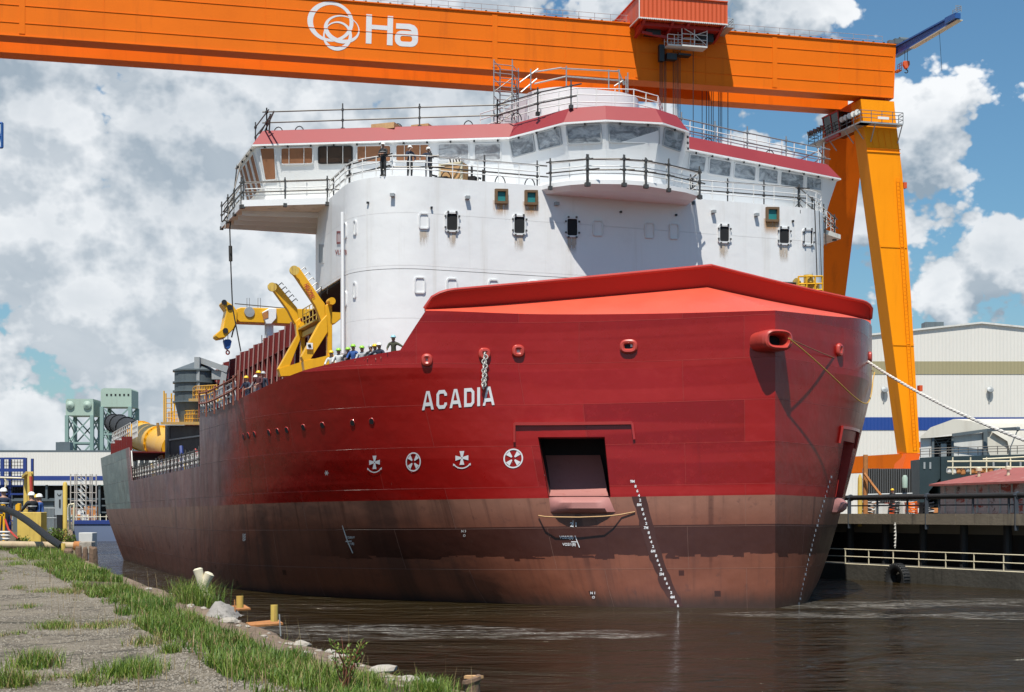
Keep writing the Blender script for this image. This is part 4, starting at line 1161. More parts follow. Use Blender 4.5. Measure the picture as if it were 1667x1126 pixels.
# slim wire with a chain hoist from the wing tip
mb = MB(); w0 = A(386, 268, 32.5)
mb.tube([w0, A(379, 330, 31.6), A(374, 372, 31.2), A(376, 440, 31.2), A(378.5, 500, 31.2), A(392, 572, 31.2)], .04, 5)
mb.tube([A(375, 400, 31.15), A(375.6, 425, 31.15)], .11, 6)
mb.build('wing_tip_wire', M['wire'], ship)

# grey conical-roofed tower on a yellow walkway
tc = T(317, 690, 16.4); zt0 = tc.z; sc_ = tc.y/F
r_ = 33*sc_; K = 87*sc_/6.0; TZ = V((tc.x, tc.y, zt0))
tw = MB(); tw.lathe(TZ, [(r_*.72, 0), (r_*.86, 1.2*K), (r_, 2.6*K), (r_, 6.0*K)], 14)
tow = tw.build('grey_tower', M['greysteel'], ship)
for z_ in (2.4, 3.6, 4.6, 5.9):
    mb = MB(); mb.lathe(TZ+UP*(z_*K-.06), [(r_+.02, 0), (r_+.14, 0), (r_+.14, .12), (r_+.02, .12)], 14); mb.build('tower_flange', M['greysteel'], tow)
n_ = 14; vs = [V((tc.x+(r_+.12)*math.cos(2*math.pi*k/n_), tc.y+(r_+.12)*math.sin(2*math.pi*k/n_), zt0+5.98*K)) for k in range(n_)]+[V((tc.x+.4, tc.y, zt0+7.2*K))]
mb = MB(); mb.add(vs, [(k, (k+1) % n_, n_) for k in range(n_)]); mb.build('tower_roof', M['greysteel'], tow)
for a_, b_, w_, h_ in (((.5, -r_*.7, 3.6), (.5, -r_*.7, 7.3), .42, .8), ((.7, -.8, 7.0), (2.9, -1.0, 5.9), .6, .45), ((2.7, -1.0, 6.4), (2.2, -1.0, 2.2), .45, .45), ((2.1, -.6, 4.9), (2.1, -.6, 5.9), 1.1, .7)):
    mb = MB(); mb.beam(TZ+V((a_[0], a_[1], a_[2]*K)), TZ+V((b_[0], b_[1], b_[2]*K)), w_, h_); mb.build('tower_duct', M['steel'], tow)
mb = MB()
p = lambda x, y, t=17.3: T(x, y, t)
mb.beam(p(273, 689), p(352, 689), 1.2, .22); railing(mb, [p(274, 688), p(336, 688)], .95, .9, .03)
railing(mb, [p(341, 688), p(352, 688)], 1.0, .5, .03)
mb.beam(p(318, 651), p(353, 651), 1.0, .2); railing(mb, [p(318, 650), p(353, 650)], 1.0, .8, .035); railing(mb, [p(318, 650), p(318, 650)+AFT*1.2], 1.0, .8, .035)
for x_, y0, y1 in ((267, 636, 690), (270, 640, 690), (279, 640, 688), (284, 643, 688)): mb.tube([p(x_, y0), p(x_, y1)], .07, 5)
for k in range(6): mb.tube([p(271, 648+k*8), p(281, 648+k*8)], .04, 5)
mb.build('yellow_walkway', M['yellow'], ship)
mb = MB()
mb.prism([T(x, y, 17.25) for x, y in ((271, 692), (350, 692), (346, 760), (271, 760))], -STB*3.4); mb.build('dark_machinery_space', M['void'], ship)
mb = MB(); mb.prism([p(270, 692), p(276, 692), p(276, 760), p(270, 760)], AFT*.6)
mb.prism([p(349, 692), p(352, 692), p(345, 750), p(342, 750)], AFT*.3); mb.beam(p(276, 716), p(349, 706), .12, .12)
mb.build('portal_post', M['greysteel'], ship)
# suction pipe: yellow length, then black armoured length with bolted flanges
def pipe(name, pts, mat, fl, fmat):
    mb = MB(); P = [T(x, y, 15.6) for x, y, r in pts]; Rr = [r*q.y/F for (x, y, r), q in zip(pts, P)]
    mb.tube(P, Rr, 20); o = mb.build(name, mat, ship)
    fb = MB()
    for f in fl:
        k = min(int(f*(len(P)-1)), len(P)-2); g = f*(len(P)-1)-k; c = P[k].lerp(P[k+1], g); rr = Rr[k]+(Rr[k+1]-Rr[k])*g; d = (P[k+1]-P[k]).normalized()
        fb.lathe(c, [(rr*.9, -.16), (rr*1.12, -.16), (rr*1.12, .16), (rr*.9, .16)], 20, axis=d)
        x_ = d.orthogonal().normalized(); y_ = d.cross(x_)
        for q in range(18):
            t = 2*math.pi*q/18; fb.lathe(c+(x_*math.cos(t)+y_*math.sin(t))*rr*1.07, [(.07, -.3), (.07, .3)], 5, axis=d)
    fb.build('pipe_flange', fmat, o); return o
yp = pipe('yellow_suction_pipe', [(290, 732, 27), (256, 718, 25.5), (229, 709, 22)], M['yellow'], (.4, .98), M['yellow'])
mb = MB(); c = T(257, 700, 17.5); mb.prism([T(x, y, 17.6) for x, y in ((255, 688), (259, 688), (262, 708), (257, 710))], AFT*.4); mb.build('lifting_lug', M['yellow'], yp)
pipe('black_suction_pipe', [(228, 709, 20), (212, 700, 18), (197, 692, 16), (184, 688, 13.5)], M['rubber'], (.12, .45, .72, .97), M['black'])
mb = MB()
for x_, y0, y1 in ((240, 730, 766), (232, 735, 766), (215, 745, 772), (222, 745, 774), (262, 745, 765)): mb.prism([T(x_-2.4, y0, 16.4), T(x_+2.4, y0, 16.4), T(x_+2.4, y1, 16.4), T(x_-2.4, y1, 16.4)], AFT*1.2)
mb.beam(T(214, 748, 16.4), T(246, 740, 16.4), .5, .4); mb.build('pipe_saddle', M['greysteel'], ship)
# deck edge rails: main deck, raised deck, stern
mb = MB(); railing(mb, [W(20.4, 29+k*5.7, 6.85) for k in range(9)], 1.0, .95, .05); mb.build('deck_edge_railing', M['white_worn'], ship)
scaf([(20.55, 28.6), (20.55, 44), (20.55, 60), (20.55, 74.5)], 6.85, h=(.5, 1.05), step=1.9, post=(-.15, 1.25), out=-.1, r=.045, name='deck_edge_scaffold')
mb = MB()
pts = [W(hullpt(1, i, 10.4)[0]-.05, hullpt(1, i, 10.4)[1], ztop(1, i)) for i in (6.9, 6.6, 6.3, 6.0, 5.75)]
railing(mb, pts, .95, .75, .045); mb.build('deck_edge_railing', M['white_worn'], ship)
mb = MB()
P2 = [p_+STB*.1 for p_ in pts]+[pts[-1]+STB*.12-AFT*1.6+UP*.12]
for hh in (.5, 1.08): mb.tube([q+UP*hh for q in P2], .05, 6)
for q in P2: mb.tube([q-UP*.25, q+UP*1.25], .05, 6)
mb.build('deck_edge_scaffold', M['rust_tube'] if 'rust_tube' in M else paint('rusty_tube', (.22, .07, .045), .7, .3, 2), ship)
mb = MB()
for k in range(8):
    a_ = 75.5+k*2.2; mb.beam(W(20.3, a_, 9.7), W(20.3, a_, 10.9+.1*(k % 3)), .5, .12, up=AFT); mb.beam(W(20.2, a_, 10.2), W(20.2, a_+2.1, 10.3), .2, .5)
mb.build('stern_bulwark_frame', M['framered'], ship)
mb = MB(); railing(mb, [W(20.2, 75.5, 10.9), W(20.2, 84, 10.9), W(20.2, 93, 10.9)], 1.2, 1.6, .05); railing(mb, [W(19.6, 75.5, 10.9), W(19.6, 79.5, 10.9)], 1.4, .7, .06)
mb.build('stern_railing', M['white_worn'], ship)
mb = MB()
mb.tube([W(20.2, 73, 6.9), W(20.2, 74.6, 9.6)], .06, 6); mb.build('stern_brace', M['white_worn'], ship)
for k in range(16):
    mb = MB(); a_ = 34+k*2.3+random.uniform(-.5, .5); mb.box(W(18.6+random.uniform(-.6, .6), a_, 7.0+random.uniform(0, .5)), (random.uniform(.3, .9), random.uniform(.3, .9), random.uniform(.6, 1.5)), rot=random.random()); mb.build('deck_fitting', M['steel'], ship)
# hawse ports in the stern quarter
mb = MB()
for x_, y0, y1 in ((166.5, 764, 797), (169.5, 762, 793)):
    q = [hit(HB, a, b) for a, b in ((x_-.9, y1), (x_+.9, y1), (x_+.9, y0), (x_-.9, y0))]
    if all(h is not None for h, n in q): mb.add([h+n*.05 for h, n in q], [(0, 1, 2, 3)])
if mb.v: mb.build('stern_slot', M['void'], ship, fix=False)
# winch in a yellow cage on the foredeck
mb = MB(); ca = 9.6
def P(x, y, d=0): return A(x, y, ca+d)
for d in (0, 1.1):
    for x_ in (1300, 1313, 1327, 1339): mb.tube([P(x_, 484, d), P(x_, 450 if x_ < 1330 else 449, d)], .05, 5)
    for y_ in (450, 462, 472): mb.tube([P(1300, y_, d), P(1339, y_-.5, d)], .045, 5)
for x_ in (1300, 1339): mb.tube([P(x_, 450, 0), P(x_, 450, 1.1)], .045, 5)
wc = mb.build('winch_cage', M['yellow'], ship)
mb = MB(); mb.lathe(P(1309, 466, .5), [(.1, -.5), (.42, -.5), (.42, -.42), (.2, -.4), (.2, .4), (.42, .42), (.42, .5), (.1, .5)], 14, axis=STB); mb.box(P(1322, 472, .5), (.7, .6, .6), rot=-AL); mb.lathe(P(1316, 460, .3), [(.02, 0), (.25, 0), (.25, .4), (.02, .4)], 10)
mb.build('winch_drum', M['yellow_old'], wc)
mb = MB(); mb.tube([P(1270, 460, .5), P(1300, 461, .5)], .06, 5); mb.tube([P(1326, 330, 6), P(1330, 449, 6)], .03, 4); mb.build('winch_cable', M['wire'], wc)
# struts above the superstructure's lower step, dark recess behind
mb = MB(); mb.tube([T(533, 466, 15.0), T(533, 478, 15.0)], .03, 4); mb.tube([T(523, 466, 15.0), T(522, 490, 15.0)], .03, 4); mb.build('hanging_line', M['wire'], ship)

# busy outfitting on the main deck behind its rail
rd = random.Random(21)
for k in range(46):
    a_ = 30+rd.random()*44; t_ = rd.uniform(16.6, 19.8); kind = rd.randrange(4); mb = MB(); b_ = W(t_, a_, 6.62)
    if kind == 0: mb.box(b_+UP*.6, (rd.uniform(.4, 1.2), rd.uniform(.4, .9), 1.2), rot=rd.random()); nm = 'deck_locker'
    elif kind == 1: mb.tube([b_, b_+UP*rd.uniform(1.0, 2.2), b_+UP*rd.uniform(1.4, 2.4)+AFT*rd.uniform(.3, 1.6)], rd.uniform(.06, .16), 6); nm = 'deck_pipe'
    elif kind == 2: mb.lathe(b_, [(.3, 0), (.3, .8), (.18, .95), (.18, 1.3), (.32, 1.35), (.3, 1.6), (.02, 1.7)], 10); nm = 'deck_vent'
    else: mb.tube([b_+UP*1.1, b_+UP*1.1+AFT*rd.uniform(1.5, 3.5)], .05, 5); mb.tube([b_, b_+UP*1.7], .06, 5); nm = 'deck_stanchion'
    mb.build(nm, M[rd.choice(['white_worn', 'greysteel', 'yellow_old', 'rimred', 'black', 'tubegrey', 'navy'])], ship)
# ================================================================== GANTRY CRANE
PHI = R(13.3)
G_ = V((math.cos(PHI), math.sin(PHI), 0)); NF = V((math.sin(PHI), -math.cos(PHI), 0))   # along the girder / towards the quay
E0 = D(1455, 160, 150)
def GP(px, py, d):                     # sight on the vertical plane d in front of the girder face
    r_ = V(((px-CX)/F, 1, (HY-py)/F)); o = E0+NF*d
    k = (o-EYE).dot(NF)/r_.dot(NF)
    return EYE+r_*k
def G(s, d, z): return V((E0.x+G_.x*s+NF.x*d, E0.y+G_.y*s+NF.y*d, z))
ZB, ZTG = E0.z, D(1455, 72, 150).z
crane = thing('gantry_crane', G(-2, -1, 4.2), 'tall orange gantry crane spanning over the red and white ship', 'crane')
mb = MB(); S0_ = -128
mb.hexa([G(S0_, 0, ZB), G(0, 0, ZB), G(0, -1.9, ZB), G(S0_, -1.9, ZB)], [G(S0_, .0, ZTG), G(.25, .0, ZTG), G(.25, -1.9, ZTG), G(S0_, -1.9, ZTG)])
gird = mb.build('main_girder', M['orange'], crane); GB = bvh_of(gird)
mb = MB()
for z_ in (ZB+1.2, ZB+2.75, ZTG-1.25): mb.beam(G(S0_, .02, z_), G(-.1, .02, z_), .05, .035)
mb.beam(G(S0_, .03, ZB+.04), G(-.1, .03, ZB+.04), .1, .08); mb.beam(G(S0_, .04, ZTG-.03), G(.2, .04, ZTG-.03), .16, .1)
for k in range(9): mb.beam(G(-6-k*14.3, .015, ZB+.1), G(-6-k*14.3, .015, ZTG-.1), .03, .03, up=NF)
mb.build('stiffener', M['orange'], gird)
mb = MB(); mb.hexa([G(S0_, -5.0, ZB), G(-2.6, -5.0, ZB), G(-2.6, -7.0, ZB), G(S0_, -7.0, ZB)], [G(S0_, -5.0, ZTG), G(-2.6, -5.0, ZTG), G(-2.6, -7.0, ZTG), G(S0_, -7.0, ZTG)])
mb.build('rear_girder', M['orange'], crane)
mb = MB()
for k in range(110): mb.box(G(-1-k*1.15, -.25, ZTG+.1), (.18, .2, .2), rot=PHI)
mb.build('rail_clip', M['black'], gird)
mb = MB(); railing(mb, [G(S0_, -.5, ZTG), G(-1.0, -.5, ZTG)], .9, 1.6, .022, rails=(.5, 1.0), n=4); mb.build('girder_railing', M['steel'], gird)
# company mark and lettering on the girder face (only the part the trolley leaves visible)
def zl(x, y): return (480+x/6.946, y/6.946)
def ell(c, rx, ry, rot=0, n=48):
    o = []
    for k in range(n):
        t = 2*math.pi*k/n; x, y = rx*math.cos(t), ry*math.sin(t); cr_, sr = math.cos(R(rot)), math.sin(R(rot))
        o.append((c[0]+x*cr_-y*sr, c[1]+x*sr+y*cr_))
    return o
def flat(name, polys, off):
    mb = MB()
    for p in polys: mb.add([hit(GB, *zl(x, y))[0]+NF*off for x, y in p], [tuple(range(len(p)))])
    return mb.build(name, M['mark'], gird, fix=False)
def crescent(o, i):
    n = len(o); return [[o[k], o[(k+1) % n], i[(k+1) % n], i[k]] for k in range(n)]
polys = crescent(ell((402, 242), 262, 226, 12), ell((412, 246), 208, 192, 12))
polys2 = crescent(ell((530, 330), 205, 158, 14), ell((544, 316), 176, 128, 14))
polys3 = crescent(ell((482, 406), 164, 166, 8), ell((474, 394), 137, 136, 8))
flat('ring_emblem', polys, .012); flat('ring_emblem', polys2, .018); flat('ring_emblem', polys3, .024)
Hh = [[(808, 158), (872, 162), (865, 494), (802, 489)], [(1050, 178), (1112, 182), (1104, 513), (1040, 508)], [(870, 278), (1048, 291), (1046, 341), (868, 327)]]
def rr_(x0, y0, x1, y1, r, sk, n=5):
    o = []
    for cx_, cy_, a0 in ((x1-r, y0+r, -90), (x1-r, y1-r, 0), (x0+r, y1-r, 90), (x0+r, y0+r, 180)):
        for k in range(n+1): t = R(a0+90*k/n); x, y = cx_+r*math.cos(t), cy_+r*math.sin(t); o.append((x, y+(x-1260)*sk))
    return o
aa = crescent(rr_(1130, 348, 1392, 526, 80, .05), rr_(1192, 406, 1326, 470, 26, .05))
top_o = [(1145, 262), (1300, 270), (1352, 288), (1384, 325), (1392, 372), (1392, 440)]; top_i = [(1143, 322), (1280, 330), (1306, 337), (1322, 350), (1328, 372), (1328, 440)]
aa += [[top_o[k], top_o[k+1], top_i[k+1], top_i[k]] for k in range(5)]
flat('crane_lettering', Hh, .02); flat('crane_lettering', aa[:24], .02); flat('crane_lettering', aa[24:], .026)
# trolley with machinery house
hs0, hs1 = GP(1040.6, 28, 3.0), GP(1184.5, 40, 3.0)
zb_ = (hs0.z+hs1.z)/2; sA, sB = (hs0-E0).dot(G_), (hs1-E0).dot(G_)
mb = MB(); mb.hexa([G(sA, 3.0, zb_), G(sB, 3.0, zb_), G(sB, -9.5, zb_), G(sA, -9.5, zb_)], [G(sA, 3.0, zb_+2.15), G(sB, 3.0, zb_+2.15), G(sB, -9.5, zb_+2.15), G(sA, -9.5, zb_+2.15)])
tro = mb.build('machinery_house', M['trolley_sheet'], crane)
mb = MB()
for p, q in ((G(sA, 3.02, zb_), G(sB, 3.02, zb_)), (G(sA-.02, 3.0, zb_), G(sA-.02, .2, zb_)), (G(sA, 3.02, zb_), G(sA, 3.02, zb_+2.15))): mb.beam(p, q, .1, .1)
for k in range(46): mb.box(G(sA+(sB-sA)*k/45, 3.05, zb_-.06), (.1, .08, .08), rot=PHI)
mb.build('house_trim', M['white_worn'], tro)
mb = MB(); mb.beam(G(sA, 3.05, zb_+2.18), G(sB, 3.05, zb_+2.18), .14, .1); mb.beam(G(sA-.04, 3, zb_+2.18), G(sA-.04, -9, zb_+2.18), .14, .1); mb.build('roof_trim', M['orange_red'], tro)
mb = MB()
for f in (.06, .38, .56, .95): mb.prism([G(sA+(sB-sA)*f, 2.8, zb_-.05), G(sA+(sB-sA)*f, .3, zb_-.05), G(sA+(sB-sA)*(f-.02), .3, zb_-1.1), G(sA+(sB-sA)*(f-.01), 1.2, zb_-.9)], G_*.25)
mb.box(G((sA+sB)/2, 1.2, zb_-.25), (abs(sB-sA)*.9, 2.0, .35), rot=PHI); mb.beam(G(sA+.8, 1.3, zb_-.8), G(sA+4.4, 1.1, zb_-1.2), .22, .25)
mb.build('trolley_frame', M['rimred'], tro)
mb = MB()
for s_, z_, sz in ((sA+2.9, -2.6, (.5, .5, 1.6)), (sA+3.9, -2.9, (1.0, .7, .6)), (sA+2.0, -.6, (1.5, .8, .7)), (sB-1.6, -.8, (1.6, .8, .9)), (sA+5.2, -2.65, (1.3, .9, .18))):
    mb = MB(); mb.box(G(s_, .95, zb_+z_), sz, rot=PHI); mb.build('sheave_block', M['black'], tro)
mb = MB()
c0, c1, c2 = GP(1085, 76, 1.6), GP(1109, 74, 1.9), GP(1151, 76, 2.1)
sa, sb, sc2 = [(c-E0).dot(G_) for c in (c0, c1, c2)]
zc_ = c2.z
for s_ in (sa, (sa+sb)/2): 
    for d_ in (1.0, 1.9): mb.tube([G(s_, d_, zc_), G(s_, d_, zc_+1.0)], .04, 5)
for s_ in (sb, (sb+sc2)/2, sc2):
    for d_ in (1.0, 2.1): mb.tube([G(s_, d_, zc_), G(s_, d_, zb_)], .055, 5)
for z_ in (.05, .55, 1.0): 
    for d_ in (1.0, 1.95): mb.tube([G(sa, d_, zc_+z_), G(sb, d_, zc_+z_)], .035, 5)
for z_ in (.05, .6, 1.1):
    for d_ in (1.0, 2.1): mb.tube([G(sb, d_, zc_+z_), G(sc2, d_, zc_+z_)], .04, 5)
mb.tube([G(sb, 2.1, zc_+1.7), G((sb+sc2)/2, 2.1, zc_+1.1), G(sc2, 2.1, zc_+.1)], .04, 5); mb.tube([G((sb+sc2)/2, 2.1, zc_+1.0), G(sc2, 2.1, zc_+1.5)], .04, 5)
mb.hexa([G(sb, .9, zc_-.12), G(sc2, .9, zc_-.12), G(sc2, 2.2, zc_-.12), G(sb, 2.2, zc_-.12)], [G(sb, .9, zc_), G(sc2, .9, zc_), G(sc2, 2.2, zc_), G(sb, 2.2, zc_)])
mb.hexa([G(sa, .9, zc_-.1), G(sb, .9, zc_-.1), G(sb, 2.0, zc_-.1), G(sa, 2.0, zc_-.1)], [G(sa, .9, zc_), G(sb, .9, zc_), G(sb, 2.0, zc_), G(sa, 2.0, zc_)])
mb.build('maintenance_cage', M['white_worn'], tro)
mb = MB(); railing(mb, [G(sB+.05, 2.6, zb_-.05), G(sB+.75, 2.6, zb_-.05), G(sB+.75, -.5, zb_-.05)], .8, .6, .03); mb.hexa([G(sB, 2.7, zb_-.15), G(sB+.8, 2.7, zb_-.15), G(sB+.8, -.6, zb_-.15), G(sB, -.6, zb_-.15)], [G(sB, 2.7, zb_-.05), G(sB+.8, 2.7, zb_-.05), G(sB+.8, -.6, zb_-.05), G(sB, -.6, zb_-.05)])
mb.build('house_platform', M['steel'], tro)
mb = MB()
for x_, d_, y0, y1 in ((1074.5, .5, 72, 420), (1076.5, .6, 72, 420), (1079, .5, 75, 420), (1082, .7, 75, 420), (1084, .5, 75, 420), (1096, .5, 80, 420), (1099, .6, 80, 420), (1102, .7, 82, 420), (1104, .5, 82, 420), (1107, .6, 82, 420),
                       (1128.5, .8, 75, 420), (1143, -3, 70, 420), (1150, -3.2, 70, 420), (1154, -3, 70, 420), (1158, -3.4, 70, 420), (1161, -3, 70, 420), (1170, -3, 70, 420), (1172.5, -3.2, 70, 420), (1175, -3, 70, 420), (1185, -3, 70, 420)):
    p = GP(x_, y0, d_); mb.tube([p, V((p.x, p.y, 31))], .035, 4)
mb.build('hoist_rope', M['wire'], tro)
# legs
def loft(rings, name, mat, parent, bevel=0):
    mb = MB()
    for a, b in zip(rings, rings[1:]): 
        for k in range(4): mb.quad(a[k], a[(k+1) % 4], b[(k+1) % 4], b[k])
    mb.quad(*rings[0]); mb.quad(*rings[-1]); return mb.build(name, mat, parent, bevel=bevel)
def legring(xl, xr, y, d, w):
    a, b = GP(xl, y, d), GP(xr, y, d); b.z = a.z; return [a, b, b-NF*w, a-NF*w]
leg = loft([legring(1401, 1455.5, 161, -.05, 2.2), legring(1404, 1458, 188, -.05, 2.2), legring(1416, 1469, 280, -.05, 2.2), legring(1443, 1483, 480, -.05, 2.2), legring(1476, 1497.5, 737, -.05, 2.0)], 'front_leg', M['leg_orange'], crane)
for y_ in (240, 246):
    mb = MB(); a, b = GP(1411+y_*.0, y_, .0), GP(1466, y_, .0); b.z = a.z; mb.beam(a, b, .08, .06); mb.build('leg_stiffener', M['leg_orange'], leg)
for f in (.25, .45, .65, .85):
    mb = MB(); mb.beam(GP(1406+50*f, 212, .01), GP(1409+52*f, 240, .01), .03, .03, up=NF); mb.build('leg_stiffener', M['leg_orange'], leg)
for x_, y_ in ((1472, 302), (1497.5, 632), (1498, 724)):
    mb = MB(); mb.box(GP(x_, y_, -.4), (.35, .5, .6), rot=PHI); mb.build('leg_junction_box', M['orange_red'], leg)
def rl(y, xl, xr): 
    d = -6-12*(y-200)/540; a, b = GP(xl, y, d), GP(xr, y, d); b.z = a.z; return [a, b, b-NF*2.0, a-NF*2.0]
loft([rl(196, 1353, 1409), rl(280, 1349, 1400.5), rl(340, 1345, 1393.5), rl(491, 1335, 1374.6), rl(745, 1318, 1345)], 'rear_leg', M['orange'], crane)
mb = MB(); p0, p1 = GP(1347, 190, -8.2), GP(1401, 164, -.3); sa, sb = (p0-E0).dot(G_), (p1-E0).dot(G_)
z1_ = GP(1401, 200, -.1).z
z1_ += .2; mb.hexa([G(sa+.6, -1.9, z1_), G(sb+.8, -.3, z1_), G(sb+.8, -8.2, z1_), G(sa+.3, -8.2, z1_)], [G(sa-.1, -1.9, ZB-.01), G(sb+.3, -.3, ZB-.01), G(sb+.3, -8.2, ZB-.01), G(sa, -8.2, ZB-.01)]); mb.build('leg_head', M['orange'], crane)
base_ = GP(1470, 745, -.9); top_z, bot_z = GP(1440, 738, -1).z, GP(1440, 766, -1).z
mb = MB(); q0 = V((base_.x, base_.y, (top_z+bot_z)/2)); mb.beam(q0+G_*.6, q0+AFT*20+G_*0, 1.6, top_z-bot_z); mb.build('sill_beam', M['orange'], crane)
M['foot_orange'] = paint('foot_orange', (.8, .12, .0), .55, .06, .3)
foot = loft([legring(1475.5, 1498, 737.5, -.02, 2.1), legring(1469, 1493, 764, -.02, 1.9)], 'leg_foot', M['foot_orange'], crane)
mb = MB()
mb.hexa([GP(1485, 790, 1.2), GP(1518, 802, 1.2), GP(1518, 802, -1.4), GP(1485, 790, -1.4)], [GP(1484, 765, 1.2), GP(1520, 774, 1.2), GP(1520, 771, -1.4), GP(1484, 766, -1.4)])
b_ = GP(1500, 800, 0); mb.box((b_.x, b_.y, b_.z-.6), (1.6, 2.2, 1.0), rot=PHI); mb.box((b_.x-.6, b_.y-.4, b_.z-1.3), (.7, 2.6, 1.0), rot=PHI)
mb.build('bogie', M['orange'], crane, bevel=.04)
mb = MB(); mb.tube([GP(1404, 780, 1.3), GP(1488, 781, 1.3)], .08, 5); mb.prism([GP(1486, 789, 1.5), GP(1527, 795, 1.5), GP(1527, 800, 1.5), GP(1486, 796, 1.5)], -NF*.15); sg_ = mb.build('buffer_board', M['cream'], crane)
vs, fs = text_polys('Gantry Crane', .01); w_ = max(v.x for v in vs)
# walkway with floodlights and cab round the legs
zp_ = GP(1420, 201, .9).z
mb = MB()
sL = (GP(1399.5, 200, .9)-E0).dot(G_); sR = (GP(1469, 206, .9)-E0).dot(G_)
mb.hexa([G(sL, 1.1, zp_), G(sR, 1.1, zp_), G(sR, .05, zp_), G(sL, .05, zp_)], [G(sL, 1.1, zp_+.15), G(sR, 1.1, zp_+.15), G(sR, .05, zp_+.15), G(sL, .05, zp_+.15)])
pE = Zc(1316, 238, zp_); sE, dE = (pE-E0).dot(G_), (pE-E0).dot(NF)
q1, q2 = G(sL, 1.1, zp_), G(sE, dE, zp_); dr = (q2-q1).normalized(); sd_ = dr.cross(UP)
if sd_.dot(G_) < 0: sd_ = -sd_
mb.hexa([q1, q2, q2+sd_*1.3, q1+sd_*1.3], [q1+UP*.15, q2+UP*.15, q2+sd_*1.3+UP*.15, q1+sd_*1.3+UP*.15])
for f in (.12, .3, .62, .88): 
    p = q1.lerp(q2, f); mb.tube([p, p+sd_*1.1-UP*1.3], .06, 5)
for f in (.35, .98): p = G(sL+(sR-sL)*f, 1.05, zp_); mb.tube([p, p-NF*1.0-UP*1.6], .06, 5)
wk = mb.build('leg_walkway', M['steel'], crane)
mb = MB(); railing(mb, [q2+sd_*1.2+UP*.15, q2+UP*.15, q1+UP*.15, G(sR, 1.05, zp_+.15), G(sR, .1, zp_+.15)], 1.1, 1.3, .035); mb.build('walkway_railing', M['greysteel'], wk)
M['lamp_face'] = paint('floodlight_reflector', (.8, .79, .74), .3, .04, 2)
def flood(p, face, mat):
    mb = MB(); d = face.normalized(); mb.lathe(p-d*.2, [(.06, -.15), (.2, -.05), (.3, .2), (.31, .26)], 12, axis=d); o = mb.build('floodlight', M['steel'], wk)
    mb = MB(); mb.lathe(p+d*.0, [(.285, .062), (.001, .063)], 12, axis=d); mb.build('lamp_glass', mat, o)
    mb = MB(); mb.tube([p-d*.25, p-d*.3-UP*.5], .04, 5); mb.build('lamp_bracket', M['black'], o)
for k, f in enumerate((.06, .13, .2, .27, .34)):
    p = q1.lerp(q2, f)+UP*1.15; flood(p, V((-.15, -1, -.1)), M['lamp_face'])
for f in (.74, .81, .88, .95, 1.0):
    p = q1.lerp(q2, f)+UP*1.3; flood(p, V((-.9, .1, -.35)), M['black'])
cbp = q1.lerp(q2, .55)+sd_*1.4
mb = MB(); mb.hexa([cbp+dr*-1.4-sd_*1.2+UP*.2, cbp+dr*1.3-sd_*1.2+UP*.2, cbp+dr*1.3+sd_*1.0+UP*.2, cbp-dr*1.4+sd_*1.0+UP*.2], [cbp+dr*-1.5-sd_*1.5+UP*2.2, cbp+dr*1.6-sd_*1.5+UP*2.2, cbp+dr*1.6+sd_*1.0+UP*2.2, cbp-dr*1.5+sd_*1.0+UP*2.2])
cab = mb.build('operator_cab', M['glassblk'], crane)
mb = MB()
for f in (-1.42, 0, 1.45): mb.beam(cbp+dr*f*.96-sd_*1.22+UP*.2, cbp+dr*f*1.04-sd_*1.52+UP*2.2, .1, .1)
mb.beam(cbp-dr*1.4-sd_*1.22+UP*.2, cbp+dr*1.3-sd_*1.22+UP*.2, .12, .2); mb.beam(cbp-dr*1.5-sd_*1.52+UP*2.22, cbp+dr*1.6-sd_*1.52+UP*2.22, .14, .14); mb.beam(cbp-dr*1.4-sd_*1.2-UP*.05, cbp+dr*1.3-sd_*1.2-UP*.05, .3, .5)
mb.build('cab_frame', M['rimred'], cab)
mb = MB(); mb.box(GP(1438, 192, 1.2), (1.2, .1, .25), rot=PHI); mb.build('walkway_sign', M['white'], wk)
# service jib on the girder end
mb = MB(); j0 = G(.3, -1.5, ZTG-.6); j1 = j0+NF*11.5+G_*.3
j0 = D(1458, 92, 150.5); j1 = V((42.4, 140.3, j0.z+.3))
dj = (j1-j0).normalized(); w_ = dj.cross(UP).normalized()
mb.beam(j0, j1, .5, .16); mb.beam(j0+UP*.95, j1+UP*.6, .5, .16); mb.prism([j0+UP*.08, j1+UP*.08, j1+UP*.55, j0+UP*.9], w_*.1)
mb.prism([j1-dj*1.2, j1+dj*.5, j1+dj*.5+UP*.5, j1-dj*1.2+UP*.6], w_*.6)
jib = mb.build('service_jib', M['blue'], crane)
mb = MB(); mb.beam(j0+dj*3-UP*.13, j1+dj*.4-UP*.1, .6, .07); mb.build('jib_runway', M['cream'], jib)
mb = MB(); railing(mb, [j1-dj*.8+UP*.65, j1+dj*.6+UP*.6, j1+dj*.6+UP*.6+w_*.6], .55, .6, .03); mb.build('jib_railing', M['steel'], jib)
mb = MB(); c = GP(1474, 66, -.8); mb.lathe(c, [(.05, -.7), (.32, -.7), (.32, .7), (.05, .7)], 12, axis=G_); mb.box(c+G_*-.9+UP*-.2, (.9, .7, .5), rot=PHI); mb.box(c-G_*1.6-UP*.3, (.7, .5, .35), rot=PHI); mb.build('jib_winch', M['greysteel'], jib)
hp = j0.lerp(j1, .18); mb = MB(); mb.tube([hp-w_*.15, hp-w_*.15-UP*1.1], .03, 4); mb.tube([hp+w_*.15, hp+w_*.15-UP*1.1], .03, 4)
p_ = j0.lerp(j1, .72); mb.tube([p_, p_-UP*3.9+V((.25, 0, 0))], .02, 4); mb.build('jib_rope', M['wire'], jib)
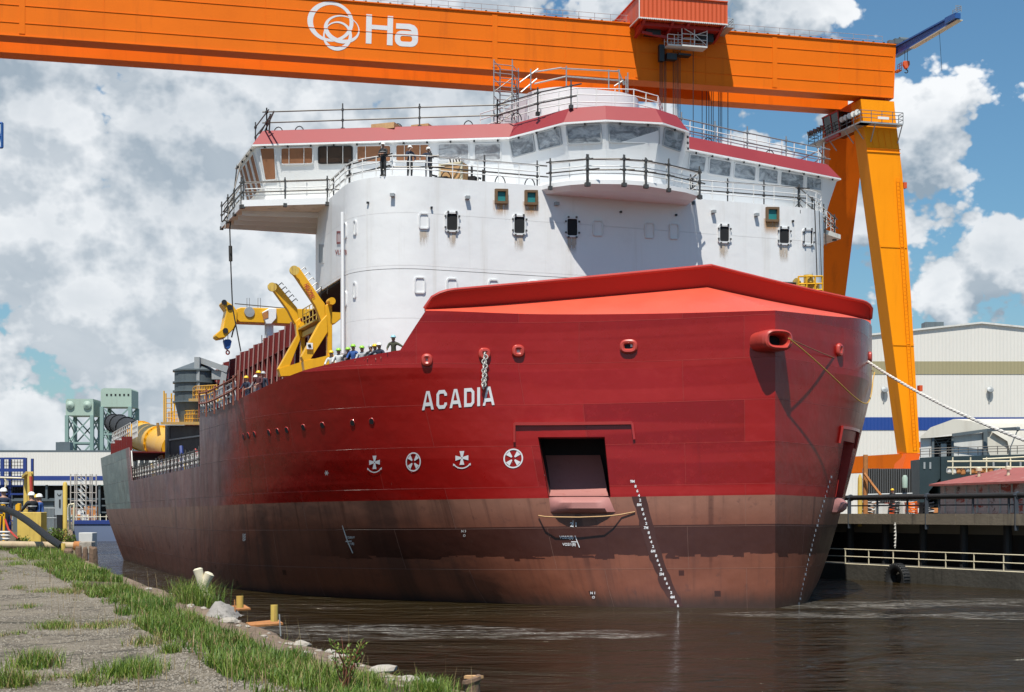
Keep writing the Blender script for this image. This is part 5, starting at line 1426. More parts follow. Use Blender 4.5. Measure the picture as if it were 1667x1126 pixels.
mb = MB(); mb.prism([hp-UP*1.1+V((x, -.2, z)) for x, z in ((-.3, 0), (.3, 0), (.34, -.35), (.12, -.75), (-.12, -.75), (-.34, -.35))], V((0, .4, 0))); jh = mb.build('jib_hook_block', M['orange_red'], jib, bevel=.03)
mb = MB(); c = hp-UP*2.1; mb.tube([c+UP*.3, c+UP*.1]+[c+V((.17*math.sin(x), 0, -.17*math.cos(x)+.0)) for x in [R(180-k*27) for k in range(10)]], .05, 6); mb.build('jib_hook', M['black'], jh)
mb = MB(); c = GP(1461, 116, -.4); mb.box(c, (.5, .9, .1), rot=PHI); railing(mb, [c+G_*.25+NF*.4, c+G_*.25-NF*.4], .8, .4, .03); mb.build('end_landing', M['orange'], crane)

# ladder, splice plates and cable runs on the leg and girder
mb = MB()
for o_ in (-.2, .2): mb.tube([GP(1462, 290, .12)+G_*o_, GP(1490, 728, .12)+G_*o_], .035, 5)
for k in range(70):
    p = GP(1462, 290, .12).lerp(GP(1490, 728, .12), k/69); mb.tube([p-G_*.2, p+G_*.2], .02, 4)
mb.build('leg_ladder', M['leg_orange'], leg)
for y_, x0, x1 in ((400, 1433.5, 1476), (560, 1454, 1487.5)):
    a, b = GP(x0, y_, -.02), GP(x1, y_, -.02); b.z = a.z; mb = MB(); mb.beam(a, b, .06, .22); mb.build('splice_plate', M['leg_orange'], leg)
for k in (0, 1, 2, 5, 6):
    mb = MB(); mb.box(G(-13-k*14.3, .03, (ZB+ZTG)/2), (.5, .03, ZTG-ZB-.5), rot=PHI); mb.build('splice_plate', M['orange'], gird)
# ================================================================== GROUND, WATER, QUAYS
def gz(Y): return 2.42+.7*min(1, max(0, (Y-13)/45))
def ground(px, py):
    Y = 30.0
    for _ in range(60): Y = .5*Y+.5*(gz(Y)-H)*F/(HY-py)
    return D(px, py, Y)
EDGE_PX = [(142, 903), (160, 912), (179, 921), (243, 944), (300, 963), (344, 979), (400, 999), (456, 1016), (500, 1033), (537, 1043), (565, 1051), (612, 1065), (638, 1077), (674, 1089), (705, 1095), (752, 1100), (790, 1106), (830, 1140), (890, 1220), (960, 1400), (990, 1700)]
EDGE = [ground(*p) for p in EDGE_PX]; EDGE.sort(key=lambda p: p.y)
def edge_x(Y):
    if Y > EDGE[-1].y:
        Ye, Xe = EDGE[-1].y, EDGE[-1].x
        xt = (118-CX)/F*Y
        f = min(1, (Y-Ye)/12); return Xe*Y/Ye*(1-f)+xt*f
    for a, b in zip(EDGE, EDGE[1:]):
        if Y <= b.y: return a.x+(b.x-a.x)*max(0, (Y-a.y))/max(1e-6, b.y-a.y)
    return EDGE[0].x
GRAV_PX = [(-40, 880), (40, 905), (119, 945), (190, 985), (257, 1023), (345, 1070), (430, 1114), (470, 1138), (600, 1230), (800, 1500)]
GRAV = sorted([ground(*p) for p in GRAV_PX], key=lambda p: p.y)
def grav_x(Y):
    if Y >= GRAV[-1].y: return GRAV[-1].x-(Y-GRAV[-1].y)*1.2
    for a, b in zip(GRAV, GRAV[1:]):
        if Y <= b.y: return a.x+(b.x-a.x)*max(0, (Y-a.y))/max(1e-6, b.y-a.y)
    return GRAV[0].x
def hgt(x, Y):
    e = edge_x(Y)-x; g = x-grav_x(Y)
    z = gz(Y)+.05*noise.noise(V((x*.5, Y*.5, 0)))+.02*noise.noise(V((x*2.2, Y*2.2, 3)))
    if g > 0: z -= min(.12, g*.05)
    if e < .9: z -= .06*(1-e/.9)
    return z
def mixv(nt, o, n):
    a = nt.nodes.new('ShaderNodeVectorMath'); a.operation = 'ADD'; L(nt, o, a.inputs[0]); c = nt.nodes.new('ShaderNodeCombineXYZ'); L(nt, n, c.inputs[0]); L(nt, n, c.inputs[1]); L(nt, c.outputs[0], a.inputs[1]); return a.outputs[0]
def ground_material():
    m, nt, b = newmat('quay_ground'); o = N(nt, 'ShaderNodeTexCoord').outputs['Object']
    at = N(nt, 'ShaderNodeAttribute', attribute_name='zone'); zn = at.outputs['Fac']
    n1 = noise_n(nt, o, .6, 5, .6); n2 = noise_n(nt, o, 5, 6, .75); n3 = noise_n(nt, o, 28, 4, .8)
    vor = N(nt, 'ShaderNodeTexVoronoi'); vor.inputs['Scale'].default_value = 24; L(nt, o, vor.inputs['Vector'])
    cs = N(nt, 'ShaderNodeSeparateColor'); L(nt, vor.outputs['Color'], cs.inputs[0])
    stone = mixc(nt, cs.outputs[0], (.13, .105, .078), (.42, .36, .275))
    stone = mixc(nt, smooth(nt, vor.outputs['Distance'], .25, .6, 0, .65), stone, (.1, .085, .065))
    grav = mixc(nt, smooth(nt, n1, .35, .7), stone, mixc(nt, n2, (.21, .175, .125), (.36, .305, .23)))
    grav = mixc(nt, smooth(nt, n2, .48, .66, 0, .7), grav, (.1, .08, .055)); grav = mixc(nt, smooth(nt, n3, .52, .72, 0, .6), grav, (.06, .05, .04)); grav = mixc(nt, smooth(nt, noise_n(nt, o, .25, 5, .65), .55, .7, 0, .5), grav, (.17, .15, .08))
    crk = N(nt, 'ShaderNodeTexVoronoi'); crk.feature = 'DISTANCE_TO_EDGE'; crk.inputs['Scale'].default_value = .45; L(nt, mixv(nt, o, n2), crk.inputs['Vector'])
    grav = mixc(nt, smooth(nt, crk.outputs['Distance'], .006, .028, .75, 0), grav, (.05, .045, .03))
    soil = mixc(nt, n2, (.06, .05, .03), (.16, .12, .07))
    conc = mixc(nt, n1, (.2, .135, .09), (.38, .28, .2)); conc = mixc(nt, smooth(nt, n2, .45, .65, 0, .8), conc, (.1, .07, .05)); conc = mixc(nt, smooth(nt, n3, .6, .75, 0, .5), conc, (.5, .46, .4))
    zn2 = math_n(nt, 'MULTIPLY_ADD', n2, .5, math_n(nt, 'SUBTRACT', zn, .25))
    c = mixc(nt, smooth(nt, zn2, .3, .7), grav, soil); c = mixc(nt, smooth(nt, zn2, 1.3, 1.7), c, conc)
    L(nt, c, b.inputs['Base Color']); b.inputs['Roughness'].default_value = .95
    bn = N(nt, 'ShaderNodeBump'); bn.inputs['Strength'].default_value = .9; bn.inputs['Distance'].default_value = .05
    hh = math_n(nt, 'ADD', math_n(nt, 'MULTIPLY', vor.outputs['Distance'], -.7), n3); L(nt, hh, bn.inputs['Height']); L(nt, bn.outputs[0], b.inputs['Normal'])
    return m
ys = [3+k*.55 for k in range(60)]+[36+k*1.4 for k in range(30)]+[80+k*12 for k in range(13)]
cols_ = [0, .05, .12, .25, .45, .7, 1.0, 1.4, 1.9, 2.5, 3.2, 4, 5, 6.2, 7.6, 9.2, 11, 13, 16, 20, 26, 34, 46, 60, 90]
gv, gf, gzn = [], [], []
for Y in ys:
    for k, d in enumerate(cols_):
        x = edge_x(Y)+.12*noise.noise(V((0, Y*1.3, 7)))*(1 if k == 0 else 0)-d
        gv.append((x, Y, hgt(x, Y))); g = x-grav_x(Y); e = d
        wcap = 1.0 if Y < 30 else .6
        gzn.append(0 if g < 0 else (2 if e < wcap else 1))
nc = len(cols_)
for r in range(len(ys)-1):
    for k in range(nc-1): a = r*nc+k; gf.append((a, a+nc, a+nc+1, a+1))
o_ = len(gv)
for Y in ys: x = gv[ys.index(Y)*nc][0]; gv.append((x+.02, Y, -.8)); gzn.append(2)
for r in range(len(ys)-1): gf.append((r*nc, o_+r, o_+r+1, (r+1)*nc))
me = bpy.data.meshes.new('quay_ground'); me.from_pydata(gv, [], gf); at = me.attributes.new('zone', 'FLOAT', 'POINT'); at.data.foreach_set('value', [float(z) for z in gzn])
me.polygons.foreach_set('use_smooth', [True]*len(gf)); me.materials.append(ground_material()); me.update()
go = bpy.data.objects.new('ground', me); COL.objects.link(go); tag(go, 'gravel and broken concrete quay apron with a grassy edge', kind='structure')

# water
def water_material():
    m, nt, b = newmat('river_water'); o = N(nt, 'ShaderNodeTexCoord').outputs['Object']
    sp = N(nt, 'ShaderNodeSeparateXYZ'); L(nt, o, sp.inputs[0]); x, y = sp.outputs[0], sp.outputs[1]
    n1 = noise_n(nt, mapping(nt, o, (.33, .62, 1)), 1.0, 2.2, .5, .8); n2 = noise_n(nt, mapping(nt, o, (1.5, 2.6, 1)), 1.0, 5, .62, .5); n0 = noise_n(nt, mapping(nt, o, (.06, .1, 1)), 1, 3, .5)
    def blob(cx, cy, rx, ry):
        dx = math_n(nt, 'DIVIDE', math_n(nt, 'SUBTRACT', x, cx), rx); dy = math_n(nt, 'DIVIDE', math_n(nt, 'SUBTRACT', y, cy), ry)
        d = math_n(nt, 'ADD', math_n(nt, 'MULTIPLY', dx, dx), math_n(nt, 'MULTIPLY', dy, dy))
        return smooth(nt, d, .1, 1.0, 1, 0)
    fm = None
    for bl in ((-6.5, 52, 9, 4.2), (1, 51, 5, 2.6), (15, 67, 5, 3.4), (24, 69, 8, 4), (13, 61, 5, 2.5), (21, 60, 5, 2.6)):
        q = blob(*bl); fm = q if fm is None else math_n(nt, 'MAXIMUM', fm, q)
    def vein(sx, sy, w_, off_=0):
        q_ = noise_n(nt, mapping(nt, o, (sx, sy, 1), (off_, off_, 0)), 1.0, 5, .6, 1.2)
        return smooth(nt, math_n(nt, 'ABSOLUTE', math_n(nt, 'SUBTRACT', q_, .5)), 0, w_, 1, 0)
    fov = math_n(nt, 'MAXIMUM', vein(.16, .42, .055), math_n(nt, 'MULTIPLY', vein(.35, .9, .05, 7), .7))
    fine = noise_n(nt, mapping(nt, o, (3, 6, 1)), 1.0, 4, .7)
    foam = math_n(nt, 'MULTIPLY', fov, smooth(nt, fm, 0, .35))
    foam = math_n(nt, 'MULTIPLY', foam, smooth(nt, fine, .36, .6))
    spk = math_n(nt, 'MULTIPLY', smooth(nt, noise_n(nt, mapping(nt, o, (5, 9, 1)), 1, 2, .5), .74, .78), math_n(nt, 'MULTIPLY_ADD', fm, .5, .06))
    foam = math_n(nt, 'MAXIMUM', math_n(nt, 'MULTIPLY', foam, .46), spk)
    c = mixc(nt, n0, (.016, .0105, .0033), (.032, .021, .007)); c = mixc(nt, foam, c, (.5, .48, .44))
    L(nt, c, b.inputs['Base Color']); L(nt, math_n(nt, 'MULTIPLY_ADD', foam, .5, .06), b.inputs['Roughness'])
    b.inputs['IOR'].default_value = 1.33; b.inputs['Specular IOR Level'].default_value = .42
    bn = N(nt, 'ShaderNodeBump'); bn.inputs['Strength'].default_value = 1.0; bn.inputs['Distance'].default_value = 1.5
    amp = math_n(nt, 'ADD', math_n(nt, 'MULTIPLY_ADD', fm, .5, .55), math_n(nt, 'MULTIPLY', smooth(nt, n0, .4, .65), .6))
    hh = math_n(nt, 'MULTIPLY', math_n(nt, 'ADD', n1, math_n(nt, 'MULTIPLY', n2, .24)), amp)
    L(nt, hh, bn.inputs['Height']); L(nt, bn.outputs[0], b.inputs['Normal'])
    return m
mb = MB(); mb.quad((-2500, -400, 0), (2500, -400, 0), (2500, 4200, 0), (-2500, 4200, 0))
wo = mb.build('water', water_material(), fix=False); wo.location = (0, 0, 0)
for v in wo.data.vertices: pass
me = wo.data; me.clear_geometry(); me.from_pydata([(-2500, -400, 0), (2500, -400, 0), (2500, 4200, 0), (-2500, 4200, 0)], [], [(0, 1, 2, 3)]); me.materials.clear() if not me.materials else None
if not me.materials: me.materials.append(bpy.data.materials['river_water'])
tag(wo, 'dark brown river water with streaks of foam', kind='structure')
M['soil'] = paint('far_yard_ground', (.2, .18, .15), .9, .25, .1)
mb = MB(); mb.hexa([(-500, 225, -1), (900, 225, -1), (900, 3000, -1), (-500, 3000, -1)], [(-500, 225, 3.0), (900, 225, 3.0), (900, 3000, 3.0), (-500, 3000, 3.0)])
o = mb.build('far_shore', M['soil']); tag(o, 'flat shipyard ground beyond the basin', kind='structure')

# ------------------------------------------------------------------ right hand jetty
P0, P1 = V((21.2, 94, 0)), V((27.8, 80, 0)); JD = (P1-P0).normalized(); JN = V((JD.y, -JD.x, 0)); JN = JN if JN.x > 0 else -JN
def J(s, d, z): return P0+JD*s+JN*d+V((0, 0, z))
def JPx(px, d):                      # distance along the jetty seen at this sight
    k = (px-CX)/F; o = P0+JN*d
    return (k*o.y-o.x)/(JD.x-k*JD.y)
mb = MB(); mb.hexa([J(-130, 4.2, 2.9), J(60, 4.2, 2.9), J(60, 110, 2.9), J(-130, 110, 2.9)], [J(-130, 4.2, 4.12), J(60, 4.2, 4.12), J(60, 110, 4.12), J(-130, 110, 4.12)])
o = mb.build('yard_ground', M['soil']); tag(o, 'raised shipyard ground behind the jetty edge', kind='structure')
jt = thing('jetty', J(0, 3, 0), 'dark concrete jetty with a black pipe rail along its upper edge', 'jetty')
mb = MB()
for k in range(-12, 8):
    s0_, s1_ = k*7.5, k*7.5+7.46
    mb.hexa([J(s0_, 2.4, 3.5), J(s1_, 2.4, 3.5), J(s1_, 4.6, 3.5), J(s0_, 4.6, 3.5)], [J(s0_, 2.4, 4.16), J(s1_, 2.4, 4.16), J(s1_, 4.6, 4.16), J(s0_, 4.6, 4.16)])
mb.build('concrete_edge_beam', paint('stained_concrete', (.2, .17, .13), .9, .3, .7, dirt=(.04, .035, .03), dirt_amt=.8, bump=.4, bscale=6), jt)
mb = MB(); mb.quad(J(-100, 4.4, -1), J(60, 4.4, -1), J(60, 4.4, 3.6), J(-100, 4.4, 3.6))  # near-black sheet and piles: under-deck shadow put into the colour
for k in range(-20, 16): mb.lathe(J(k*3.6, 3.3, -1), [(.25, 0), (.25, 4.6)], 8)
mb.build('pile_row_painted_shade', M['rubber'], jt)
mb = MB(); mb.tube([J(-80, 2.6, 5.2), J(-40, 2.6, 5.2), J(60, 2.6, 5.22)], .17, 10); mb.build('black_pipe', M['rubber'], jt)
mb = MB()
for k in range(-24, 18): mb.beam(J(k*2.9, 2.62, 4.16), J(k*2.9, 2.62, 5.1), .12, .1)
mb.tube([J(-80, 2.62, 4.68), J(60, 2.62, 4.68)], .05, 6)
for k in range(-10, 9): mb.beam(J(k*7.5-2.7, 2.5, 3.2), J(k*7.5-2.7, 2.5, 5.15), .22, .18); mb.lathe(J(k*7.5-2.7, 2.6, 5.2), [(.22, -.12), (.24, 0), (.22, .12)], 8, axis=JD)
mb.build('pipe_post', paint('dark_blue_grey_steel', (.035, .045, .06), .6, .2, 1), jt)
ww = thing('low_walkway', J(0, .5, 0), 'low concrete walkway with pale tube railing just above the water', 'walkway')
mb = MB(); mb.hexa([J(-60, 0, -1), J(60, 0, -1), J(60, 2.4, -1), J(-60, 2.4, -1)], [J(-60, 0, .95), J(60, 0, .95), J(60, 2.4, .95), J(-60, 2.4, .95)])
mb.build('wall', paint('wet_concrete', (.075, .07, .06), .7, .35, .6, dirt=(.015, .016, .013), dirt_amt=.8, bump=.5, bscale=4), ww)
mb = MB(); railing(mb, [J(-7, .12, .95), J(30, .12, .95)], .95, 2.25, .035, rails=(.02, .52, 1.0)); mb.build('railing', M['cream'], ww)
# tyre fender
tc_ = J(JPx(1463, -.35), -.35, .25)
mb = MB(); n_ = 26; ring = []
for k in range(n_):
    t = 2*math.pi*k/n_; ring.append([tc_+(JD*math.cos(t)+UP*math.sin(t))*r+JN*w for r, w in ((.5, .2), (.5, -.25), (.62, -.33), (.84, -.33), (.9, -.24), (.9, .1), (.84, .2), (.62, .2))])
for k in range(n_):
    a, b = ring[k], ring[(k+1) % n_]
    mb.add(a+b, [(q, (q+1) % 8, 8+(q+1) % 8, 8+q) for q in range(8)], True)
for k in range(30):
    t = 2*math.pi*k/30; rad = JD*math.cos(t)+UP*math.sin(t); tn = -JD*math.sin(t)+UP*math.cos(t)
    for w, s_ in ((-.22, 1), (-.02, -1)): mb.box(tc_+rad*.91+JN*w, (.09, .06, .2), ax=((tn+JN*.3*s_).normalized(), rad, JN))
tag(mb.build('tyre_fender', M['rubber']), 'big worn black tyre half sunk against the low wall', 'tyre')
mb = MB(); a_ = J(JPx(1457, 2.3), 2.3, 3.6); mb.tube([a_, a_-UP*.8+V((.05, 0, 0)), a_-UP*1.6], .05, 5)
for k in range(7): mb.lathe(a_-UP*(.2+k*.22), [(.02, 0), (.08, .04), (.02, .1)], 6)
tag(mb.build('hanging_rope', M['rope']), 'frayed pale rope hanging down the dark jetty face', 'rope')
# yard objects on the right, all standing at the yard level
ZY = 4.12
mb = MB(); p = V((J(JPx(1400, 4), 4, 0).x, J(JPx(1400, 4), 4, 0).y, 3.3)); mb.lathe(p, [(.14, 0), (.17, 1.8), (.15, 3.2), (.06, 3.5)], 10)
tag(mb.build('yellow_pole', M['yellow_old']), 'upright yellow guide pole beside the ship at the jetty corner', 'pole')
mb = MB(); q = D(1407, 770, p.y+1.0); mb.tube([q, D(1420, 788, p.y+.6), D(1434, 806, p.y+.2)], .09, 6); mb.tube([D(1409, 740, p.y+1.4), D(1409, 836, p.y+1.4)], .16, 8)
tag(mb.build('leaning_brace', M['rust']), 'rusty brown brace leaning beside the yellow pole', 'brace')
# sheet pile screen
a_, b_ = D(1404, 800, 112), D(1484, 800, 112); mb = MB(); n_ = 22; pts = []
for k in range(n_*4+1):
    f = k/(n_*4); ph = k % 4; pts.append((a_.lerp(b_, f), .0 if ph in (0, 1) else .35))
for (p, d), (q, e) in zip(pts, pts[1:]): mb.quad(V((p.x, p.y+d, ZY)), V((q.x, q.y+e, ZY)), V((q.x, q.y+e, 7.6-random.uniform(0, .05))), V((p.x, p.y+d, 7.6)))
sp_ = mb.build('sheet_pile_wall', M['pile']); tag(sp_, 'dark corrugated sheet pile screen under the crane beam', 'wall')
mb = MB(); mb.tube([V((a_.x, 111.8, 5.6)), V((b_.x, 111.8, 5.7))], .05, 5); mb.build('pipe_rail', M['steel'], sp_); mb = MB(); mb.lathe(D(1473, 784, 111.6), [(.05, -.5), (.2, -.45), (.22, .3), (.12, .5)], 10); mb.build('gas_bottle', M['towergreen'], sp_)
# cluttered work area in front of the screen: drums, bundles, cable
for k in range(26):
    px = random.uniform(1410, 1512); Y = random.uniform(101, 110); p = D(px, 830, Y); p.z = ZY; t_ = k % 4
    mb = MB(); sz = random.uniform(.35, .9)
    if t_ == 0: mb.lathe(p, [(.3, 0), (.3, .05), (.28, .4), (.3, .45), (.28, .8), (.3, .85), (.02, .86)], 12); nm, lab, cat, mt = 'drum', 'drum standing among the clutter below the crane foot', 'drum', random.choice(['blue', 'rust', 'black', 'orange_red'])
    elif t_ == 1:
        c = [p+V((.35*math.cos(x), .35*math.sin(x), .1+.04*x)) for x in [k_*.6 for k_ in range(32)]]; mb.tube(c, .05, 5); nm, lab, cat, mt = 'cable_coil', 'coiled cable lying in the clutter below the crane foot', 'cable', random.choice(['black', 'orange', 'white_worn'])
    elif t_ == 2:
        mb.box(p+UP*sz/2, (sz*1.3, sz, sz), rot=random.random()); mb.box(p+UP*(sz+.04), (sz*1.4, sz*1.1, .08), rot=random.random()); nm, lab, cat, mt = 'toolbox', 'site box standing in the clutter below the crane foot', 'box', random.choice(['orange_red', 'white_worn', 'steel', 'rust'])
    else:
        for q in range(5): mb.tube([p+V((random.uniform(-.3, .3), q*.1, .1+q*.07)), p+V((1.6+random.uniform(-.3, .3), q*.1, .15+q*.07))], .05, 5)
        nm, lab, cat, mt = 'pipe_bundle', 'bundle of loose pipes lying in the clutter below the crane foot', 'pipes', random.choice(['rust', 'tubegrey', 'crate'])
    tag(mb.build(nm, M[mt]), lab, cat, 'clutter on the yard below the crane foot: '+cat)
# red roofed hut
def peel():
    m, nt, b = newmat('peeling_brick_paint'); o = N(nt, 'ShaderNodeTexCoord').outputs['Object']
    n1 = noise_n(nt, mapping(nt, o, (.5, .5, 1.4)), 1.0, 6, .7); br = N(nt, 'ShaderNodeTexBrick'); br.inputs['Scale'].default_value = 1; br.inputs['Brick Width'].default_value = .5; br.inputs['Row Height'].default_value = .2; br.inputs['Mortar Size'].default_value = .012
    sx = N(nt, 'ShaderNodeSeparateXYZ'); L(nt, o, sx.inputs[0]); cb = N(nt, 'ShaderNodeCombineXYZ'); L(nt, math_n(nt, 'ADD', sx.outputs[0], sx.outputs[1]), cb.inputs[0]); L(nt, sx.outputs[2], cb.inputs[1]); L(nt, cb.outputs[0], br.inputs['Vector'])
    c = mixc(nt, n1, (.3, .27, .3), (.46, .42, .44)); c = mixc(nt, smooth(nt, n1, .52, .58), c, (.26, .05, .04)); c = mixc(nt, smooth(nt, noise_n(nt, o, 1.1, 5, .7), .58, .66), c, (.1, .07, .07)); c = mixc(nt, math_n(nt, 'MULTIPLY', br.outputs['Fac'], .5), c, (.2, .17, .17))
    L(nt, c, b.inputs['Base Color']); b.inputs['Roughness'].default_value = .85; return m
hy = 98
h0, h1 = D(1531, 836, hy), D(1760, 836, hy-14); hd = V((h1.x-h0.x, h1.y-h0.y, 0)); hn = V((hd.y, -hd.x, 0)).normalized(); hn = hn if hn.y > 0 else -hn
hut = thing('quay_hut', V((h0.x+5, h0.y+2, ZY)), 'low hut with a rusty red roof and peeling white painted walls', 'hut')
zw, zrf = D(1531, 788, hy).z, D(1600, 771, hy+3).z
b0, b1 = V((h0.x, h0.y, ZY)), V((h1.x, h1.y, ZY)); w_ = 6.5
mb = MB(); mb.hexa([b0, b1, b1+hn*w_, b0+hn*w_], [q+UP*(zw-ZY) for q in (b0, b1, b1+hn*w_, b0+hn*w_)]); mb.build('wall', peel(), hut)
hdn = hd.normalized(); mb = MB(); r0_, r1_ = b0-hdn*.6-hn*.5, b1+hdn*.6-hn*.5; up_z = UP*(zw-ZY)
rp = [r0_+up_z, r1_+up_z, r1_+hn*(w_+1)+up_z, r0_+hn*(w_+1)+up_z]; rd = [r0_+hdn*3.2+hn*(w_/2+.5)+UP*(zrf-ZY+.25), r1_+hn*(w_/2+.5)+UP*(zrf-ZY+.25)]
mb.quad(rp[0], rp[1], rd[1], rd[0]); mb.quad(rp[3], rp[2], rd[1], rd[0]); mb.add([rp[0], rp[3], rd[0]], [(0, 1, 2)]); mb.hexa([p-UP*.12 for p in rp], [p-UP*.01 for p in rp])
mb.build('roof', paint('rusty_red_roof', (.3, .09, .08), .7, .2, 1.2, dirt=(.45, .3, .26), dirt_amt=.5), hut)
mb = MB(); 
for f in (.18, .4): p = b0.lerp(b1, f)+hn*1.2+UP*(zw-ZY+.5); mb.lathe(p, [(.1, -.3), (.1, .3), (.2, .32), (.2, .5), (.02, .55)], 8)
mb.build('roof_vent', M['cream'], hut)
mb = MB()
for k in range(12): p = b0.lerp(b1, .04+k*.085)-hn*.04; mb = MB(); mb.beam(p+UP*.1, p+UP*(zw-ZY-.05), .1, .08); mb.build('wall_post', M['steel'], hut)
# dark vessel under the awning, with tents behind
vy = 118
vs_ = thing('moored_barge', D(1560, 820, vy+4), 'dark green hulled barge with deck rails beneath the white tent', 'barge')
def VP_(px, py, d=0): return D(px, py, vy+d)
mb = MB(); mb.prism([VP_(1497, 745), VP_(1532, 743), VP_(1532, 776), VP_(1512, 800), VP_(1500, 836), VP_(1497, 836)], V((2.75, 9, 0))); mb.prism([VP_(1532, 743, -.3), VP_(1720, 738, -.3), VP_(1720, 836, -.3), VP_(1532, 836, -.3)], V((0, 9, 0)))
mb.build('hull', paint('dark_green_hull', (.018, .035, .042), .5, .25, .5), vs_)
mb = MB()
for x_ in (1503.5, 1513): mb.prism([VP_(x_, 752, -.05), VP_(x_+3, 752, -.05), VP_(x_+3, 763, -.05), VP_(x_, 763, -.05)], V((0, .04, 0)))
for x_ in (1616, 1638, 1660): mb.prism([VP_(x_, 751, -.35), VP_(x_+3, 751, -.35), VP_(x_+3, 759, -.35), VP_(x_, 759, -.35)], V((0, .04, 0)))
mb.build('hull_window', M['steel'], vs_)
mb = MB(); railing(mb, [VP_(1498, 744), VP_(1560, 741), VP_(1720, 737)], .65, .75, .03); mb.build('deck_railing', M['tube'], vs_)
mb = MB()
for y_ in (751, 761): mb.tube([VP_(1542, y_, -1.4), VP_(1720, y_-1, -1.4)], .07, 6)
for x_ in (1551, 1580, 1606, 1645): mb.tube([VP_(x_, 744, -1.4), VP_(x_, 772, -1.4)], .06, 5)
mb.tube([VP_(1600, 747, -1.4), VP_(1700, 742, -1.4)], .06, 5); mb.build('scaffold_rail', M['cream'], vs_)
for k in range(16):
    px = 1545+k*7.5; p = VP_(px, 772+random.uniform(-3, 2), -1.2); mb = MB(); mb.lathe(p, [(.1, 0), (.22, .1), (.2, .4), (.05, .5)], 8); tag(mb.build('deck_bucket', M[random.choice(['white_worn', 'rust', 'steel'])]), 'small can standing on the shaded ledge of the dark barge', 'can', 'cans on the barge ledge')
mb = MB(); mb.prism([VP_(1632, 765, -3), VP_(1660, 764, -3), VP_(1667, 772, -3), VP_(1632, 772, -3)], V((0, 1.5, 0))); tag(mb.build('covered_machine', M['cream']), 'cream covered machine on top of the red roofed hut', 'machine')
ty = 128
tent = thing('fabric_tent', D(1585, 740, ty+5), 'large off white fabric tent with a dark open doorway on the barge', 'tent')
def TP(px, py, d=0): return D(px, py, ty+d)
mb = MB()
prof = [(1493, 714), (1515, 699), (1550, 683), (1597, 685), (1611, 698)]
prof2 = [(1493, 716), (1530, 709), (1565, 705), (1611, 700)]
mb.add([TP(1496, 713), TP(1515, 695.5), TP(1552, 682), TP(1553.5, 682, 14), TP(1515, 696, 14), TP(1497, 713, 14)], [(0, 1, 4, 5), (1, 2, 3, 4)], True)
mb.add([TP(1496, 713), TP(1515, 695.5), TP(1552, 682), TP(1580, 685), TP(1597, 691), TP(1612, 699.5), TP(1580, 703), TP(1550, 706), TP(1520, 711)], [(0, 1, 2, 3, 4, 5, 6, 7, 8)])
mb.add([TP(1552, 682), TP(1580, 685), TP(1597, 691), TP(1612, 699.5), TP(1760, 697, 12), TP(1760, 690, 12), TP(1760, 684, 12), TP(1760, 681, 12)], [(0, 1, 6, 7), (1, 2, 5, 6), (2, 3, 4, 5)], True)
mb.add([TP(1612, 701, .3), TP(1640, 718, .3), TP(1646, 742, .3), TP(1646, 745, .3), TP(1605, 745, .3), TP(1605, 702, .3)], [(0, 1, 2, 3, 4, 5)])
mb.add([TP(1612, 701), TP(1640, 718), TP(1646, 742), TP(1760, 742, 8), TP(1760, 716, 8), TP(1760, 700, 8)], [(0, 1, 4, 5), (1, 2, 3, 4)], True)
mb.build('canvas', M['canvas'], tent)
mb = MB(); mb.prism([TP(1499, 713, .4), TP(1518, 712, .4), TP(1518, 745, .4), TP(1499, 745, .4)], V((0, .15, 0))); mb.build('end_wall', M['white_worn'], tent); mb = MB(); mb.prism([TP(1551, 709, .4), TP(1602, 704, .4), TP(1602, 745, .4), TP(1551, 745, .4)], V((0, .15, 0))); mb.build('end_wall', M['white_worn'], tent)
mb = MB(); mb.prism([TP(1518, 712, 1.2), TP(1551, 709, 1.2), TP(1551, 745, 1.2), TP(1518, 745, 1.2)], V((0, .2, 0))); mb.build('doorway', M['void'], tent)
mb = MB(); mb.prism([TP(1532, 722, .7), TP(1541, 722, .7), TP(1541, 743, .7), TP(1532, 743, .7)], V((0, .3, 0))); mb.build('door_panel', M['steel'], tent)
mb = MB()
for x_ in (1518.5, 1550.5): mb.beam(TP(x_, 712, .3), TP(x_, 745, .3), .2, .2)
mb.beam(TP(1603.5, 703, .2), TP(1603.5, 745, .2), .35, .3); mb.beam(TP(1550, 708, -.2), TP(1608, 700, -.6), .2, .25); mb.beam(TP(1608, 700, -.6), TP(1659, 697, -3), .22, .25)
for k in range(5): mb.beam(TP(1520, 716+k*5, .95), TP(1550, 713+k*5, .95), .05, .05)
mb.beam(TP(1520, 712, .95), TP(1535, 735, .95), .06, .06); mb.beam(TP(1550, 711, .95), TP(1528, 730, .95), .06, .06)
mb.build('tent_frame', M['greysteel'], tent)
mb = MB(); mb.tube([TP(1657, 699, -3), TP(1645, 728, -3), TP(1644, 765, -3)], .05, 5); mb.lathe(TP(1657, 698, -3), [(.02, -.2), (.2, -.1), (.2, .1), (.02, .2)], 8); mb.build('lamp_pole', M['greysteel'], tent)

